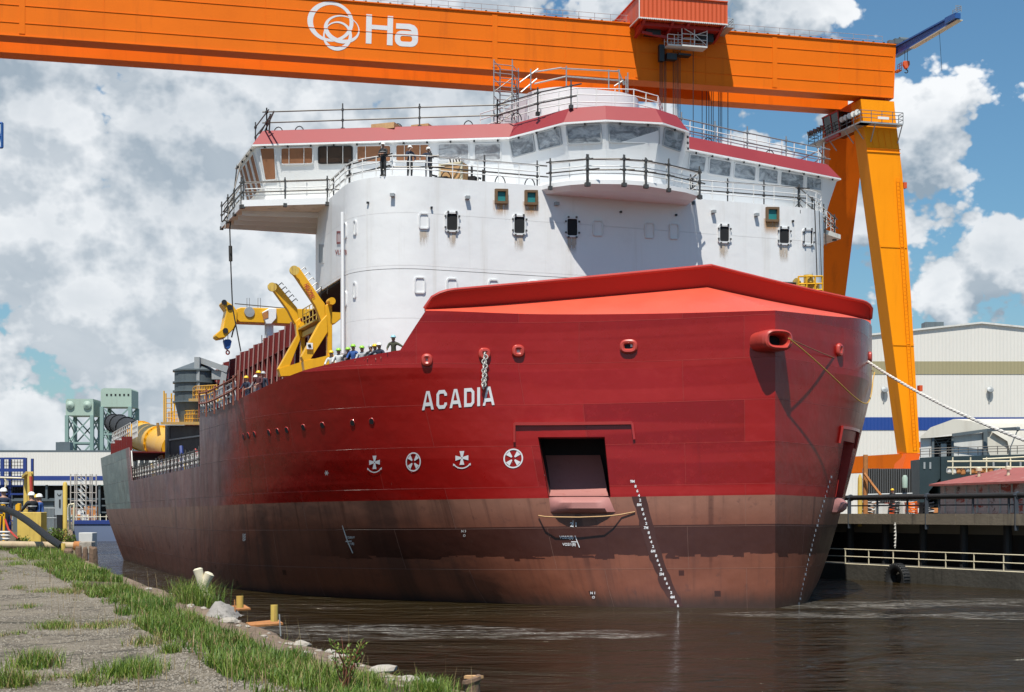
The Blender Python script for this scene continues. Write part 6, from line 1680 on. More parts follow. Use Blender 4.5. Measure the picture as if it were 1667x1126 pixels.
# ------------------------------------------------------------------ large sheds
def shed(name, label, px0, px1, Y, prof, bands, depth=40):
    s_ = thing(name, V((D((px0+px1)/2, 836, Y).x, Y+depth/2, 3.05)), label, 'shed')
    zs = lambda y: D(0, y, Y).z
    x0, x1 = D(px0, 0, Y).x, D(px1, 0, Y).x
    for (yt, yb, mt, nm, off) in bands:
        mb = MB(); mb.hexa([(x0, Y-off, zs(yb)), (x1, Y-off, zs(yb)), (x1, Y+.5, zs(yb)), (x0, Y+.5, zs(yb))], [(x0, Y-off, zs(yt)), (x1, Y-off, zs(yt)), (x1, Y+.5, zs(yt)), (x0, Y+.5, zs(yt))]); mb.build(nm, M[mt], s_)
    return s_, zs, x0, x1
YS = 205
s_, zs, x0, x1 = shed('fabrication_shed', 'very large white shed with an olive and a blue stripe behind the crane leg', 1250, 1950, YS, None, [(588, 609, 'shed_olive', 'olive_stripe', .06), (609.02, 679, 'shed_white', 'wall', 0), (679.02, 700, 'shed_blue', 'blue_stripe', .06), (700.02, 836, 'shed_white', 'lower_wall', 0)])
mb = MB(); pk = D(1598, 526, YS); top = [(1250, 563.5), (1598, 526), (1950, 562)]
mb.prism([D(1250, 588, YS), D(1950, 588, YS)]+[D(x, y, YS) for x, y in top[::-1]], V((0, .5, 0))); mb.build('gable', M['shed_white'], s_)
mb = MB()
for a, b in zip(top, top[1:]):
    p, q = D(*a, YS-.3), D(*b, YS-.3); mb.hexa([p-UP*.02, q-UP*.02, q+V((0, 60, 0))-UP*.02, p+V((0, 60, 0))-UP*.02], [p+UP*.22, q+UP*.22, q+V((0, 60, .22)), p+V((0, 60, .22))])
mb.build('roof', M['white_worn'], s_)
for x_ in (1440, 1612):
    mb = MB(); c = D(x_, 634, YS-.4); mb.lathe(c, [(.05, -.4), (.5, 0), (.45, .12), (.05, .3)], 12, axis=V((0, -1, .5))); mb.beam(c+V((-.05, .2, -.4)), c+V((-.05, .35, -1.8)), .18, .12); mb.build('wall_lamp', M['steel'], s_)
mb = MB(); mb.box(D(1518, 530.5, YS+3), (2.6, 2, .9)); mb.build('roof_vent', M['greysteel'], s_)
# far shed across the basin
YF = 262
s2, zs2, fx0, fx1 = shed('waterside_shed', 'long low white shed with a navy stripe across the water', -500, 620, YF, None, [(736, 774.5, 'shed_white', 'wall', 0), (774.52, 781.5, 'navy', 'navy_stripe', .06), (781.52, 789, 'shed_white', 'lower_wall', 0)], 40)
mb = MB(); mb.box(((fx0+fx1)/2, YF+21, zs2(734.2)), (fx1-fx0+1, 42, .35)); mb.build('roof', M['greysteel'], s2)
mb = MB(); mb.hexa([(fx0, YF+6, 3), (fx1, YF+6, 3), (fx1, YF+6.5, 3), (fx0, YF+6.5, 3)], [(fx0, YF+6, zs2(789)), (fx1, YF+6, zs2(789)), (fx1, YF+6.5, zs2(789)), (fx0, YF+6.5, zs2(789))]); mb.build('open_bay', M['void'], s2)
mb = MB()
for k in range(40):
    x_ = fx0+(fx1-fx0)*k/39; mb.beam((x_, YF+.6, 3), (x_, YF+.6, zs2(789)), .35, .35)
for zz in (4.4, 5.6, 6.8): mb.beam((fx0, YF+1.2, zz), (fx1, YF+1.2, zz), .12, .25)
mb.build('column', M['greysteel'], s2)
for k in range(12):
    x_ = D(8+k*13, 0, YF-3).x; mb = MB(); hgt_ = random.uniform(.8, 2.6); mb.box((x_, YF-4, 3.0+hgt_/2), (random.uniform(.8, 2.2), 1.2, hgt_)); mb.box((x_, YF-4, 3.05+hgt_), (random.uniform(.6, 1.4), 1.0, .1)); mb.lathe((x_+.8, YF-4.6, 3.0), [(.4, 0), (.4, .9), (.1, 1.0)], 8)
    tag(mb.build('yard_machine', M[random.choice(['rust', 'greysteel', 'steel', 'white_worn'])]), 'piece of yard machinery in the shade of the far navy striped shed', 'machine', 'machinery in front of the far shed')
# moored pontoon with stair scaffold
yb = 222
pont = thing('blue_pontoon', D(155, 860, yb+4), 'blue pontoon moored across the basin left of the ship', 'pontoon')
mb = MB(); mb.hexa([(-110, yb, -.8), (-30, yb, -.8), (-30, yb+10, -.8), (-110, yb+10, -.8)], [(-110, yb, 2.6), (-30, yb, 2.6), (-30, yb+10, 2.6), (-110, yb+10, 2.6)]); mb.build('hull', paint('pontoon_blue_grey', (.13, .17, .27), .6, .12, .3), pont)
mb = MB(); mb.hexa([(-110, yb-.15, 2.6), (-30, yb-.15, 2.6), (-30, yb+10.1, 2.6), (-110, yb+10.1, 2.6)], [(-110, yb-.15, 3.15), (-30, yb-.15, 3.15), (-30, yb+10.1, 3.15), (-110, yb+10.1, 3.15)]); mb.build('deck_edge', M['navy'], pont)
mb = MB()
for k in range(60): mb.beam((-72+k*.9, yb+.4, 3.15), (-72+k*.9, yb+.4, 4.0+.1*(k % 2)), .12, .12)
mb.tube([(-72, yb+.4, 3.7), (-20, yb+.4, 3.7)], .05, 5); mb.build('deck_post', M['cream'], pont)
M['scaf_pale'] = paint('pale_scaffold', (.42, .38, .34), .6, .2, 1)
sc_o = thing('stair_scaffold', D(131, 846, yb+2), 'pale stair scaffold tower on the blue pontoon', 'scaffold')
mb = MB(); X = [D(x, 0, yb+1).x for x in (115, 125, 140, 150)]; zt = D(0, 771, yb).z
for x_ in X:
    for d in (1, 3.2): mb.tube([(x_, yb+d, 3.15), (x_, yb+d, zt)], .1, 6)
for k in range(6):
    z_ = 3.6+k*1.25
    for d in (1, 3.2): mb.tube([(X[0], yb+d, z_), (X[3], yb+d, z_)], .055, 5)
mb.build('frame', M['scaf_pale'], sc_o)
mb = MB()
for k in range(4): z_ = 3.4+k*1.55; mb.beam((X[1], yb+1.6, z_+1.5), (X[2], yb+1.6, z_), .5, .18); mb.tube([(X[1], yb+1.1, z_+2.4), (X[2], yb+1.1, z_+.9)], .06, 5)
mb.build('stair_flight', M['white_worn'], sc_o)
# lift bridge towers
YB = 430
def btower(x0, x1, yt, yhead, ybase, label, arched, gr=None):
    t = thing('bridge_tower', D((x0+x1)/2, 820, YB+4), label, 'bridge tower'); a, b = D(x0, yhead, YB), D(x1, yhead, YB); zt = D(0, yt, YB).z; dep = 8
    mb = MB()
    if arched: mb.prism([D(x0, yhead, YB), D(x1, yhead, YB), D(x1, yt+2.5, YB), D(x1-2, yt, YB), D(x0+5, yt-.5, YB), D(x0+1.5, yt+1, YB), D(x0, yt+4, YB)], V((0, dep, 0)))
    else: mb.prism([D(x0, yhead, YB), D(x1, yhead, YB), D(x1, yt+5, YB), D(x1-1, yt, YB), D(x0+2, yt, YB), D(x0, yt+4, YB)], V((0, dep, 0)))
    mb.build('head_house', M['towergreen'], t)
    mb = MB()
    if arched:
        for k in range(6): c = D(x0+10+k*7, yt+10.5, YB-.05); mb.box(c, (.5, .1, .55))
    else:
        for f in (.16, .78): c = D(x0+(x1-x0)*f, yt+10, YB-.2); mb.lathe(c, [(1.2, 0), (1.2, .3), (.2, .8)], 14, axis=V((0, -1, 0)))
    mb.build('head_window', M['void'] if arched else M['towergreen'], t)
    mb = MB(); za = D(0, ybase, YB).z
    za = 3
    for d in (0, dep):
        for x_ in (x0+2, x1-2): mb.beam(V((D(x_, 0, YB).x, YB+d, za)), V((D(x_, 0, YB).x, YB+d, a.z)), 1.0, 1.0)
        xa, xb = D(x0+2, 0, YB).x, D(x1-2, 0, YB).x; st = 8.0; z_ = a.z
        while z_ > za+st:
            xm = (xa+xb)/2
            mb.beam((xa, YB+d, z_-st), (xb, YB+d, z_-st), .4, .5); mb.beam((xa, YB+d, z_), (xb, YB+d, z_-st), .35, .35); mb.beam((xb, YB+d, z_), (xa, YB+d, z_-st), .35, .35); z_ -= st
    for x_ in (x0+2, x1-2):
        xx = D(x_, 0, YB).x; z_ = a.z
        while z_ > za+5: mb.beam((xx, YB, z_), (xx, YB+dep, z_-5), .3, .3); mb.beam((xx, YB+dep, z_), (xx, YB, z_-5), .3, .3); z_ -= 5
    mb.build('lattice_leg', M['towerdark'], t)
btower(107, 152, 649, 676, 735, 'shorter pale green lift bridge tower with two round wheel covers', False)
btower(164, 214, 632, 662, 735, 'taller pale green lift bridge tower with an arched head and small windows', True)
mb = MB(); mb.box(D(105, 727, YF+8), (2.6, 2, 1.6)); mb.box(D(105, 722, YF+8), (1.4, 1.2, .6)); tag(mb.build('roof_unit', M['greysteel']), 'small grey unit on the roof of the far white shed', 'roof unit')
# fragment of another crane at the left edge of the frame
lt = thing('blue_crane_jib', D(-14, 245, 120), 'end of a blue lattice crane jib at the left edge', 'crane')
mb = MB()
x_l, x_r = -60, 4.2
for y_ in (200, 240):
    for d in (0, 1.6): mb.tube([D(x_l, y_+(0 if y_ == 240 else 4), 120+d), D(x_r, y_, 120+d)], .1, 5)
for k in range(8):
    xa, xb = x_l+k*8, x_l+k*8+8
    mb.tube([D(xa, 202, 120), D(xb, 240, 120)], .07, 5); mb.tube([D(xb, 240, 120), D(xb, 201, 120)], .07, 5); mb.tube([D(xa, 202, 121.6), D(xb, 240, 121.6)], .07, 5)
mb.tube([D(3.5, 200, 120), D(3.5, 240, 120)], .12, 5); mb.tube([D(1, 221, 120), D(4, 221, 120)], .1, 5); mb.build('lattice', M['blue'], lt)
# ================================================================== NEAR QUAY: fittings
def gp(px, Y): x = (px-CX)/F*Y; return V((x, Y, hgt(x, Y)))
M['hose'] = paint('black_hose', (.009, .01, .01), .55, .3, 2, bump=.5, bscale=14)
mb = MB(); pts = [(-60, 822, 52), (-20, 824.5, 51.5), (0, 827.5, 51), (12, 830, 50.6), (28, 837, 50), (45, 848, 49), (62, 861, 48), (80, 876, 47), (92, 884, 46.4), (101, 890, 46)]
mb.tube([D(*p) for p in pts], .115, 12); hs = mb.build('hose', M['hose']); tag(hs, 'thick black hose arching down over the tan pipe to the grass', 'hose')
mb = MB(); q = gp(0, 48.5); y0 = 48.6
mb.tube([D(-80, 885, y0), D(122, 888.5, y0)], .125, 12); pi_ = mb.build('tan_pipe', paint('tan_pipe', (.42, .32, .2), .7, .25, .8, dirt=(.2, .11, .06), dirt_amt=.7)); tag(pi_, 'weathered tan pipe lying along the grass at the quay end', 'pipe')
mb = MB(); mb.tube([D(121, 888.3, y0), D(131, 888.6, y0)], .155, 12); mb.build('end_collar', M['rust'], pi_)
mb = MB(); mb.lathe(D(103, 900, 45.5), [(.06, -.1), (.065, .28), (.06, .3)], 8); tag(mb.build('yellow_peg', M['yellow_old']), 'short yellow peg at the foot of the black hose', 'peg')
# yellow block with bracket
mb = MB(); c = D(46.5, 868, 54); g_ = hgt(c.x, c.y)
ht = D(0, 833.5, 54).z; mb.box((c.x, 54.4, (g_+ht)/2), (D(66, 0, 54).x-D(27, 0, 54).x, .7, ht-g_)); yb_ = mb.build('yellow_block', M['yellow_old'], bevel=.02); tag(yb_, 'faded yellow steel block at waist height in front of two workers', 'block')
mb = MB(); mb.prism([D(x, y, 54.6) for x, y in ((25, 832), (25, 822), (29, 819), (32, 820), (32, 830), (28, 832))], V((0, .2, 0))); mb.build('bracket', M['yellow'], yb_)
# gallows of two yellow posts with rounded head
yt_ = 62
mb = MB(); mb.prism([D(x, y, yt_) for x, y in ((44.5, 840), (44.5, 776), (46, 770), (49, 768), (51, 770), (51.5, 776), (51.5, 840))], V((0, .25, 0))); pz0 = mb
mb.prism([D(x, y, yt_+1.6) for x, y in ((38, 840), (38.5, 782), (40, 776), (43.5, 774), (44, 840))], V((0, .25, 0))); mb.beam(D(41, 776, yt_+1.7), D(48, 769.5, yt_+.1), .3, .12)
for x_ in (41, 48): p = gp(x_, yt_+.5); mb.beam(p, V((p.x, p.y, D(0, 838, yt_).z)), .16, .16)
gw = mb.build('yellow_gallows', M['yellow_old']); tag(gw, 'pair of tall weathered yellow posts joined by a rounded head', 'post')
mb = MB(); mb.tube([D(50, 775, yt_-.1), D(51, 800, yt_-.1), D(50, 820, yt_-.1)], .07, 6); mb.build('red_pipe', M['castred'], gw)
mb = MB(); p = gp(106, 55); mb.lathe(p, [(.085, 0), (.085, D(0, 788, 55).z-p.z), (.06, D(0, 785, 55).z-p.z), (.01, D(0, 784, 55).z-p.z)], 12); tag(mb.build('yellow_bollard', M['yellow_old']), 'single tall round yellow bollard right of the grey cabinet', 'bollard')
p = gp(97, 56.5); mb = MB(); zt_, zb2 = D(0, 798, 56.5).z, D(0, 838, 56.5).z; mb.box((p.x, 56.5, (zt_+zb2)/2), (.3, .25, zt_-zb2)); cb_ = mb.build('control_cabinet', paint('grey_cabinet', (.3, .33, .35), .5, .15, 2)); tag(cb_, 'grey control cabinet on a black stand beside the tall yellow bollard', 'cabinet')
mb = MB(); mb.box((p.x+.02, 56.5, (p.z+zb2)/2), (.2, .2, zb2-p.z)); mb.build('stand', M['black'], cb_)
mb = MB(); mb.tube([V((p.x+.03+.07*math.cos(t), 56.36, zt_-.12+.07*math.sin(t))) for t in [R(180+k*20) for k in range(10)]], .012, 4); mb.box((p.x+.05, 56.36, zt_-.5), (.06, .02, .3)); mb.build('panel_detail', M['black'], cb_)
mb = MB(); x0_, x1_ = D(72, 0, 58).x, D(92, 0, 58).x
for k in range(10): x_ = x0_+(x1_-x0_)*k/9; mb.tube([(x_, 58, hgt(x_, 58)), (x_, 58, D(0, 827, 58).z)], .015, 4)
for y_ in (827, 843): mb.tube([(x0_, 58, D(0, y_, 58).z), (x1_, 58, D(0, y_, 58).z)], .02, 4)
tag(mb.build('barrier_fence', M['steel']), 'low grey barrier of thin bars left of the control cabinet', 'fence')
mb = MB()
for a, b in (((112, 822, 55.5), (121, 820, 55.5)), ((121, 820, 55.5), (118, 864, 55.5)), ((112, 822, 55.5), (114, 862, 55.5)), ((113, 843, 55.5), (120, 842, 55.5))): mb.tube([D(*a), D(*b)], .045, 6)
tag(mb.build('yellow_handrail', M['cream']), 'short bent cream handrail beside the bush on the quay', 'handrail')
mb = MB(); mb.lathe(V((D(73, 0, 55).x, 55, hgt(D(73, 0, 55).x, 55))), [(.1, 0), (.13, .05), (.13, .3), (.07, .4), (.03, .42), (.03, .48)], 12); tag(mb.build('gas_cylinder', M['white_worn']), 'small white gas cylinder behind the yellow block', 'cylinder')
mb = MB()
for a, b in (((2, 822, 53), (8, 822, 53)), ((7, 822, 53), (6, 885, 53)), ((1, 838, 53), (-3, 884, 53)), ((7, 838, 53), (-4, 838, 53))): mb.beam(D(*a), D(*b), .07, .07)
tag(mb.build('yellow_trestle', M['yellow']), 'bright yellow trestle at the left edge by the hose', 'trestle')
mb = MB(); mb.tube([D(8, 845, 52.5), D(14, 862, 52.3), D(28, 876, 52), (D(33, 880, 51.8))], .035, 6); tag(mb.build('red_hose', M['castred']), 'thin red hose slanting from the yellow trestle to the grass', 'hose')
for k in range(3):
    mb = MB(); c = D(2, 866+k*5.5, 52.2); mb.tube([c+V((.28*math.cos(t), .2*math.sin(t), 0)) for t in [2*math.pi*q/14 for q in range(14)]], .045, 6, closed=True)
    tag(mb.build('rope_coil', M['rope']), 'white rope coil in a pile at the left edge', 'rope', 'coils of white rope at the left edge')
# blue rack in the yard behind
ry = 100; p = gp(0, ry)
rk = thing('blue_rack', V((p.x, ry, p.z)), 'tall navy blue steel storage rack at the far left', 'rack')
mb = MB(); zt_ = D(0, 745, ry).z
for x_ in (41, 4, -34): mb.beam(V((D(x_, 0, ry).x, ry, p.z)), V((D(x_, 0, ry).x, ry, zt_)), .22, .16); mb.beam(V((D(x_, 0, ry).x, ry+1.5, p.z)), V((D(x_, 0, ry).x, ry+1.5, zt_)), .16, .16)
for y_ in (746, 765, 777, 791, 804): 
    for d in (0, 1.5): mb.beam(D(-40, y_, ry+d), D(41, y_, ry+d), .14, .12 if y_ != 765 else .22)
mb.build('frame', M['navy'], rk)
mb = MB()
for k in range(9):
    x_ = 1+k*4.6; mb.tube([D(x_, 748, ry+.5), D(x_, 806, ry+.5)], .02, 4)
for y_ in (752, 758, 770, 784, 797): mb.tube([D(-30, y_, ry+.6), D(40, y_, ry+.6)], .02, 4)
mb.build('mesh_bars', M['black'], rk)
mb = MB(); mb.tube([D(-20, 776.5, ry-.4), D(40, 778.5, ry-.4)], .08, 6); mb.tube([D(8, 779, ry-.4), D(11, 786, ry-.4), D(8, 794, ry-.4)], .07, 6); mb.build('rack_pipe', M['cream'], rk)
mb = MB(); q = gp(60, 95); mb.box((q.x, 95, q.z+1.0), (2.6, 1.4, 2.0)); mb.box((q.x, 95, q.z+2.05), (2.9, 1.7, .12)); mb.box((q.x-.7, 94.2, q.z+.9), (.5, .1, 1.5)); tag(mb.build('dark_kiosk', M['greysteel']), 'dark grey kiosk behind the yellow gallows', 'kiosk')
# concrete block, broken fender timbers
c = D(139, 874, 50); mb = MB(); mb.box((c.x, 50.3, c.z-.1), (.46, .6, .5)); tag(mb.build('concrete_block', paint('pale_concrete', (.55, .54, .52), .85, .12, 2), bevel=.02), 'pale concrete block at the water edge beyond the tan pipe', 'block')
mb = MB(); c = D(138, 889, 48); mb.box((c.x, 48.3, c.z-.05), (.4, .5, .4)); tag(mb.build('stone_block', M['concrete'], bevel=.03), 'brown stone block under the end of the tan pipe', 'block')
for k, (x_, y0, y1, w_, lab) in enumerate(((112, 893, 905, 16, 'dark weathered timber stub furthest left in the broken fender'), (128, 889, 906, 11, 'black notched timber in the middle of the broken fender'), (139, 891, 908, 9, 'narrow dark timber near the right of the broken fender'), (152, 890, 911, 14, 'brown timber pile head at the right end of the broken fender'))):
    Yk = 44.5-k*.6; mb = MB(); n_ = 9; r0 = w_/2*Yk/F
    zb_, zt_ = D(0, y1+6, Yk).z-.5, D(0, y0, Yk).z
    rr = []
    for z_, sc in ((zb_, 1), ((zb_+zt_)/2, 1.05), (zt_-.05, .95), (zt_, .7)):
        rr.append([V((D(x_, 0, Yk).x+r0*sc*math.cos(2*math.pi*q/n_)*(1+.15*noise.noise(V((q, k, z_)))), Yk+r0*sc*math.sin(2*math.pi*q/n_), z_+(.08*noise.noise(V((q*3.1, k*2.7, 1))) if z_ > zt_-.1 else 0))) for q in range(n_)])
    for a, b in zip(rr, rr[1:]): mb.add(a+b, [(q, (q+1) % n_, n_+(q+1) % n_, n_+q) for q in range(n_)], False)
    mb.add(rr[-1], [tuple(range(n_))]); tag(mb.build('timber_pile', M['timber']), lab, 'timber')
# white twin horned mooring bitt
Yb = 31.0; c = ground(330, 951); c = gp(330, c.y)
s_ = c.y/F
mb = MB(); mb.lathe(c-UP*.05, [(.2, 0), (.2, .06), (.12, .1), (.1, .2)], 16)
for sx, (x_, y_) in ((-1, (322, 927)), (1, (341, 934))):
    e = D(x_, y_, c.y); b0_ = c+UP*.12; mid = b0_.lerp(e, .5)+UP*.02; mb.tube([b0_, mid, e, e+(e-mid).normalized()*.03], [.085, .085, .105, .06], 14)
tag(mb.build('mooring_bitt', M['cream']), 'white twin horned mooring bitt in the tall grass', 'bitt')
# heap of torn sheet
c = ground(362, 992); c = gp(362, c.y); mb = MB(); vs = []; n_ = 14
for i in range(n_):
    for j in range(n_):
        u_, v_ = i/(n_-1)*2-1, j/(n_-1)*2-1; r_ = math.hypot(u_, v_)
        vs.append(c+V((u_*.28, v_*.5, max(0, .24*(1-r_*r_))*(1+.5*noise.noise(V((u_*2.5, v_*2.5, 1))))+.04*noise.noise(V((u_*7, v_*7, 4)))-.02)))
mb.add(vs, [(i*n_+j, (i+1)*n_+j, (i+1)*n_+j+1, i*n_+j+1) for i in range(n_-1) for j in range(n_-1)])
tag(mb.build('crumpled_sheet', paint('grey_torn_sheet', (.26, .24, .22), .8, .5, 7, dirt=(.04, .035, .03), dirt_amt=.9, streak=False, dscale=4)), 'heap of crumpled grey sheeting beside the rusty post plate', 'sheet')
# two yellow posts on rusty plates
for (pl, post, lab) in ((((343, 994), (408, 990), (398, 984), (346, 988)), (390.5, 971, 988, 12), 'rust speckled yellow post stub on a rusty plate by the crumpled sheet'), (((408, 1018), (461, 1014), (452, 1008), (400, 1013)), (446.5, 985.5, 1010, 12), 'clean yellow post stub on a rusty plate nearest the water')):
    Yp = ground(post[0], post[2]).y; b_ = gp(post[0], Yp); zz = b_.z+.05
    t_ = thing('yellow_post_stub', b_, lab, 'post')
    mb = MB(); q = [Zc(x, y, zz) for x, y in pl]; mb.prism(q, -UP*.03); mb.build('base_plate', M['rust'], t_)
    mb = MB(); r_ = post[3]/2*Yp/F; h_ = (post[2]-post[1])*Yp/F
    b2 = D(post[0], post[2]-1, Yp); mb.lathe(b2, [(r_, -.02), (r_, h_), (r_*.8, h_+.002), (r_*.8, h_-.1)], 14); mb.build('post', paint('speckled_yellow', (.55, .34, .07), .7, .2, 4, dirt=(.22, .08, .03), dirt_amt=.95, streak=False, dscale=7) if 'speck' in lab else M['yellow_old'], t_)
mb = MB(); b_ = gp(383, ground(383, 992).y); mb.tube([b_, b_+UP*.3+V((-.01, 0, 0))], .012, 5); tag(mb.build('thin_rod', M['rust']), 'thin rusty rod left of the speckled yellow post', 'rod')
mb = MB(); b_ = gp(457, ground(457, 1016).y); mb.tube([b_, b_+UP*.32+V((-.02, 0, 0))], .01, 5); tag(mb.build('thin_rod', M['steel']), 'thin pale rod right of the clean yellow post', 'rod')
# rotten stump near the lens
b_ = gp(769, 15.9); b_.z = 2.15; mb = MB(); n_ = 11; rr = []
for z_, sc in ((-.6, .95), (0, 1), (.16, 1.02), (.2, 1.2), (.235, 1.15), (.25, .8)):
    rr.append([b_+V((.085*sc*math.cos(2*math.pi*q/n_)*(1+.25*noise.noise(V((q*1.3, z_*5, 2)))), .085*sc*math.sin(2*math.pi*q/n_), z_+.03*math.cos(2*math.pi*q/n_))) for q in range(n_)])
for a, b in zip(rr, rr[1:]): mb.add(a+b, [(q, (q+1) % n_, n_+(q+1) % n_, n_+q) for q in range(n_)])
mb.add(rr[-1], [tuple(range(n_))]); st_ = mb.build('rotten_stump', M['timber']); tag(st_, 'dark rotten mooring stump with a split pale top at the water edge', 'stump')
mb = MB(); mb.prism([b_+V((x, y, .235)) for x, y in ((-.09, -.03), (.06, -.07), (.12, .0), (.07, .05), (-.06, .05))], UP*.03); mb.build('split_top', M['crate'], st_)
# stones and rubble on the edge: counted pieces, then gravel
M['stone'] = paint('pale_rubble', (.4, .36, .31), .9, .3, 3, dirt=(.15, .12, .09), dirt_amt=.5, streak=False, bump=.4, bscale=18)
def rock_mesh(seed, sx, sy, sz):
    bm = bmesh.new(); bmesh.ops.create_icosphere(bm, subdivisions=2, radius=1)
    for v in bm.verts:
        k = 1+.35*noise.noise(v.co*1.3+V((seed*7.1, 0, 0))); v.co = V((v.co.x*sx*k, v.co.y*sy*k, max(-.35, v.co.z)*sz*k))
    me_ = bpy.data.meshes.new('rubble_stone'); bm.to_mesh(me_); bm.free(); me_.materials.append(M['stone']); return me_
rocks = [rock_mesh(k, 1, .8, .6) for k in range(6)]
rs = random.Random(3)
def stone(px, py, w, lab, grp=None):
    p = ground(px, py); p = gp(px, p.y); o = bpy.data.objects.new('rubble_stone', rocks[rs.randrange(6)]); COL.objects.link(o)
    s = w/2*p.y/F; o.scale = (s, s*1.1, s*.75); o.location = p+UP*s*.12; o.rotation_euler = (0, 0, rs.uniform(0, 6)); tag(o, lab, 'stone', grp); return o
for px, py, w, lab in ((490, 1032, 30, 'grey mottled stone right of the yellow post stubs'), (537, 1042, 22, 'white edged stone halfway along the quay edge'), (560, 1049, 20, 'flat pale stone left of the red stemmed weed'), (622, 1074, 46, 'long pale slab just right of the red stemmed weed'), (668, 1088, 30, 'broad pale slab below the weed'), (637, 1096, 18, 'rounded white stone among the rubble near the stump'), (700, 1093, 34, 'slanting pale slab near the rotten stump'), (653, 1110, 12, 'small grey stone left of the near grass clump'), (735, 1124, 40, 'pale broken slab at the bottom edge below the stump'), (372, 1004, 34, 'white stone beneath the rusty plate'), (124, 1114, 9, 'white pebble in the gravel by the near tuft')):
    stone(px, py, w, lab)
for k in range(70):
    f = rs.random(); i = rs.randrange(3, len(EDGE_PX)-6); (xa, ya), (xb, yb_) = EDGE_PX[i], EDGE_PX[i+1]; px, py = xa+(xb-xa)*f, ya+(yb_-ya)*f
    stone(px-rs.uniform(2, 34), min(1124, py+rs.uniform(-2, 9)), rs.uniform(4, 14), 'small pale stone of the loose rubble on the quay edge', 'loose rubble stones on the quay edge')
gm = MB(); rg = random.Random(5)
def chip(mbx, p, s):
    n_ = 5; t0 = rg.uniform(0, 6); vs = [p+V((s*math.cos(t0+2*math.pi*q/n_)*rg.uniform(.7, 1.2), s*math.sin(t0+2*math.pi*q/n_)*rg.uniform(.7, 1.2), -s*.2)) for q in range(n_)]; top = [p+(v-p)*.6+UP*s*rg.uniform(.5, .8) for v in vs]
    mbx.add(vs+top, [(q, (q+1) % n_, n_+(q+1) % n_, n_+q) for q in range(n_)]+[tuple(range(n_, 2*n_))])
while len(gm.v) < 150000:
    Y = 12.5+34*rg.random()**2.2; x = grav_x(Y)-(abs(rg.gauss(0, 1.6)) if rg.random() < .45 else rg.uniform(0, 14))+rg.uniform(-.05, .35)
    if abs((x*F/Y+CX)) > 1750 or x*F/Y+CX < -30: continue
    chip(gm, V((x, Y, hgt(x, Y))), rg.uniform(.006, .02)*(1+.3*(rg.random() < .06)))
gs = gm.build('loose_gravel', paint('gravel_chips', (.25, .22, .18), .9, .85, 45), fix=False); tag(gs, 'loose gravel chips scattered over the quay apron', kind='stuff')

# ------------------------------------------------------------------ grass and weeds
def leafmat(name, c0, c1, trans=.25):
    m, nt, b = newmat(name); at = N(nt, 'ShaderNodeAttribute', attribute_name='tint'); o = N(nt, 'ShaderNodeTexCoord').outputs['Object']
    n1 = noise_n(nt, o, .8, 3, .6); f = math_n(nt, 'MULTIPLY_ADD', n1, .6, math_n(nt, 'MULTIPLY_ADD', at.outputs['Fac'], .9, -.35), clamp=True)
    L(nt, mixc(nt, f, c0, c1), b.inputs['Base Color']); b.inputs['Roughness'].default_value = .55
    tr_ = N(nt, 'ShaderNodeBsdfTranslucent'); L(nt, mixc(nt, f, c0, c1), tr_.inputs[0]); ms = N(nt, 'ShaderNodeMixShader'); ms.inputs[0].default_value = trans
    L(nt, b.outputs[0], ms.inputs[1]); L(nt, tr_.outputs[0], ms.inputs[2]); L(nt, ms.outputs[0], nt.nodes['Material Output'].inputs[0]); return m
M['grass'] = leafmat('grass_blades', (.045, .12, .009), (.3, .38, .06), .34)
M['dry'] = leafmat('dry_stalks', (.2, .13, .05), (.42, .33, .16), .2)
class Blades:
    def __init__(s): s.v = []; s.f = []; s.t = []; s.m = []
    def blade(s, p, h, w, bend, dirn, tint, mi=0, seg=3):
        side = V((-dirn.y, dirn.x, 0)); o = len(s.v)
        for k in range(seg+1):
            f = k/seg; c = p+UP*(h*(f-.25*bend*f*f))+dirn*(h*bend*f*f); ww = w*(1-f**1.5)*.5+.0006
            s.v += [c-side*ww, c+side*ww]; s.t += [tint]*2
        for k in range(seg): s.f.append((o+2*k, o+2*k+1, o+2*k+3, o+2*k+2)); s.m.append(mi)
    def build(s, name, parent=None, base=None):
        base = base or V((0, 0, 0)); me = bpy.data.meshes.new(name); me.from_pydata([tuple(v-base) for v in s.v], [], s.f)
        at = me.attributes.new('tint', 'FLOAT', 'POINT'); at.data.foreach_set('value', s.t); me.materials.append(M['grass']); me.materials.append(M['dry']); me.polygons.foreach_set('material_index', s.m)
        o = bpy.data.objects.new(name, me); COL.objects.link(o); o.location = base; return o
rb_ = random.Random(11)
def rdir(): t = rb_.uniform(0, 6.283); return V((math.cos(t), math.sin(t), 0))
B = Blades()
cnt = 0
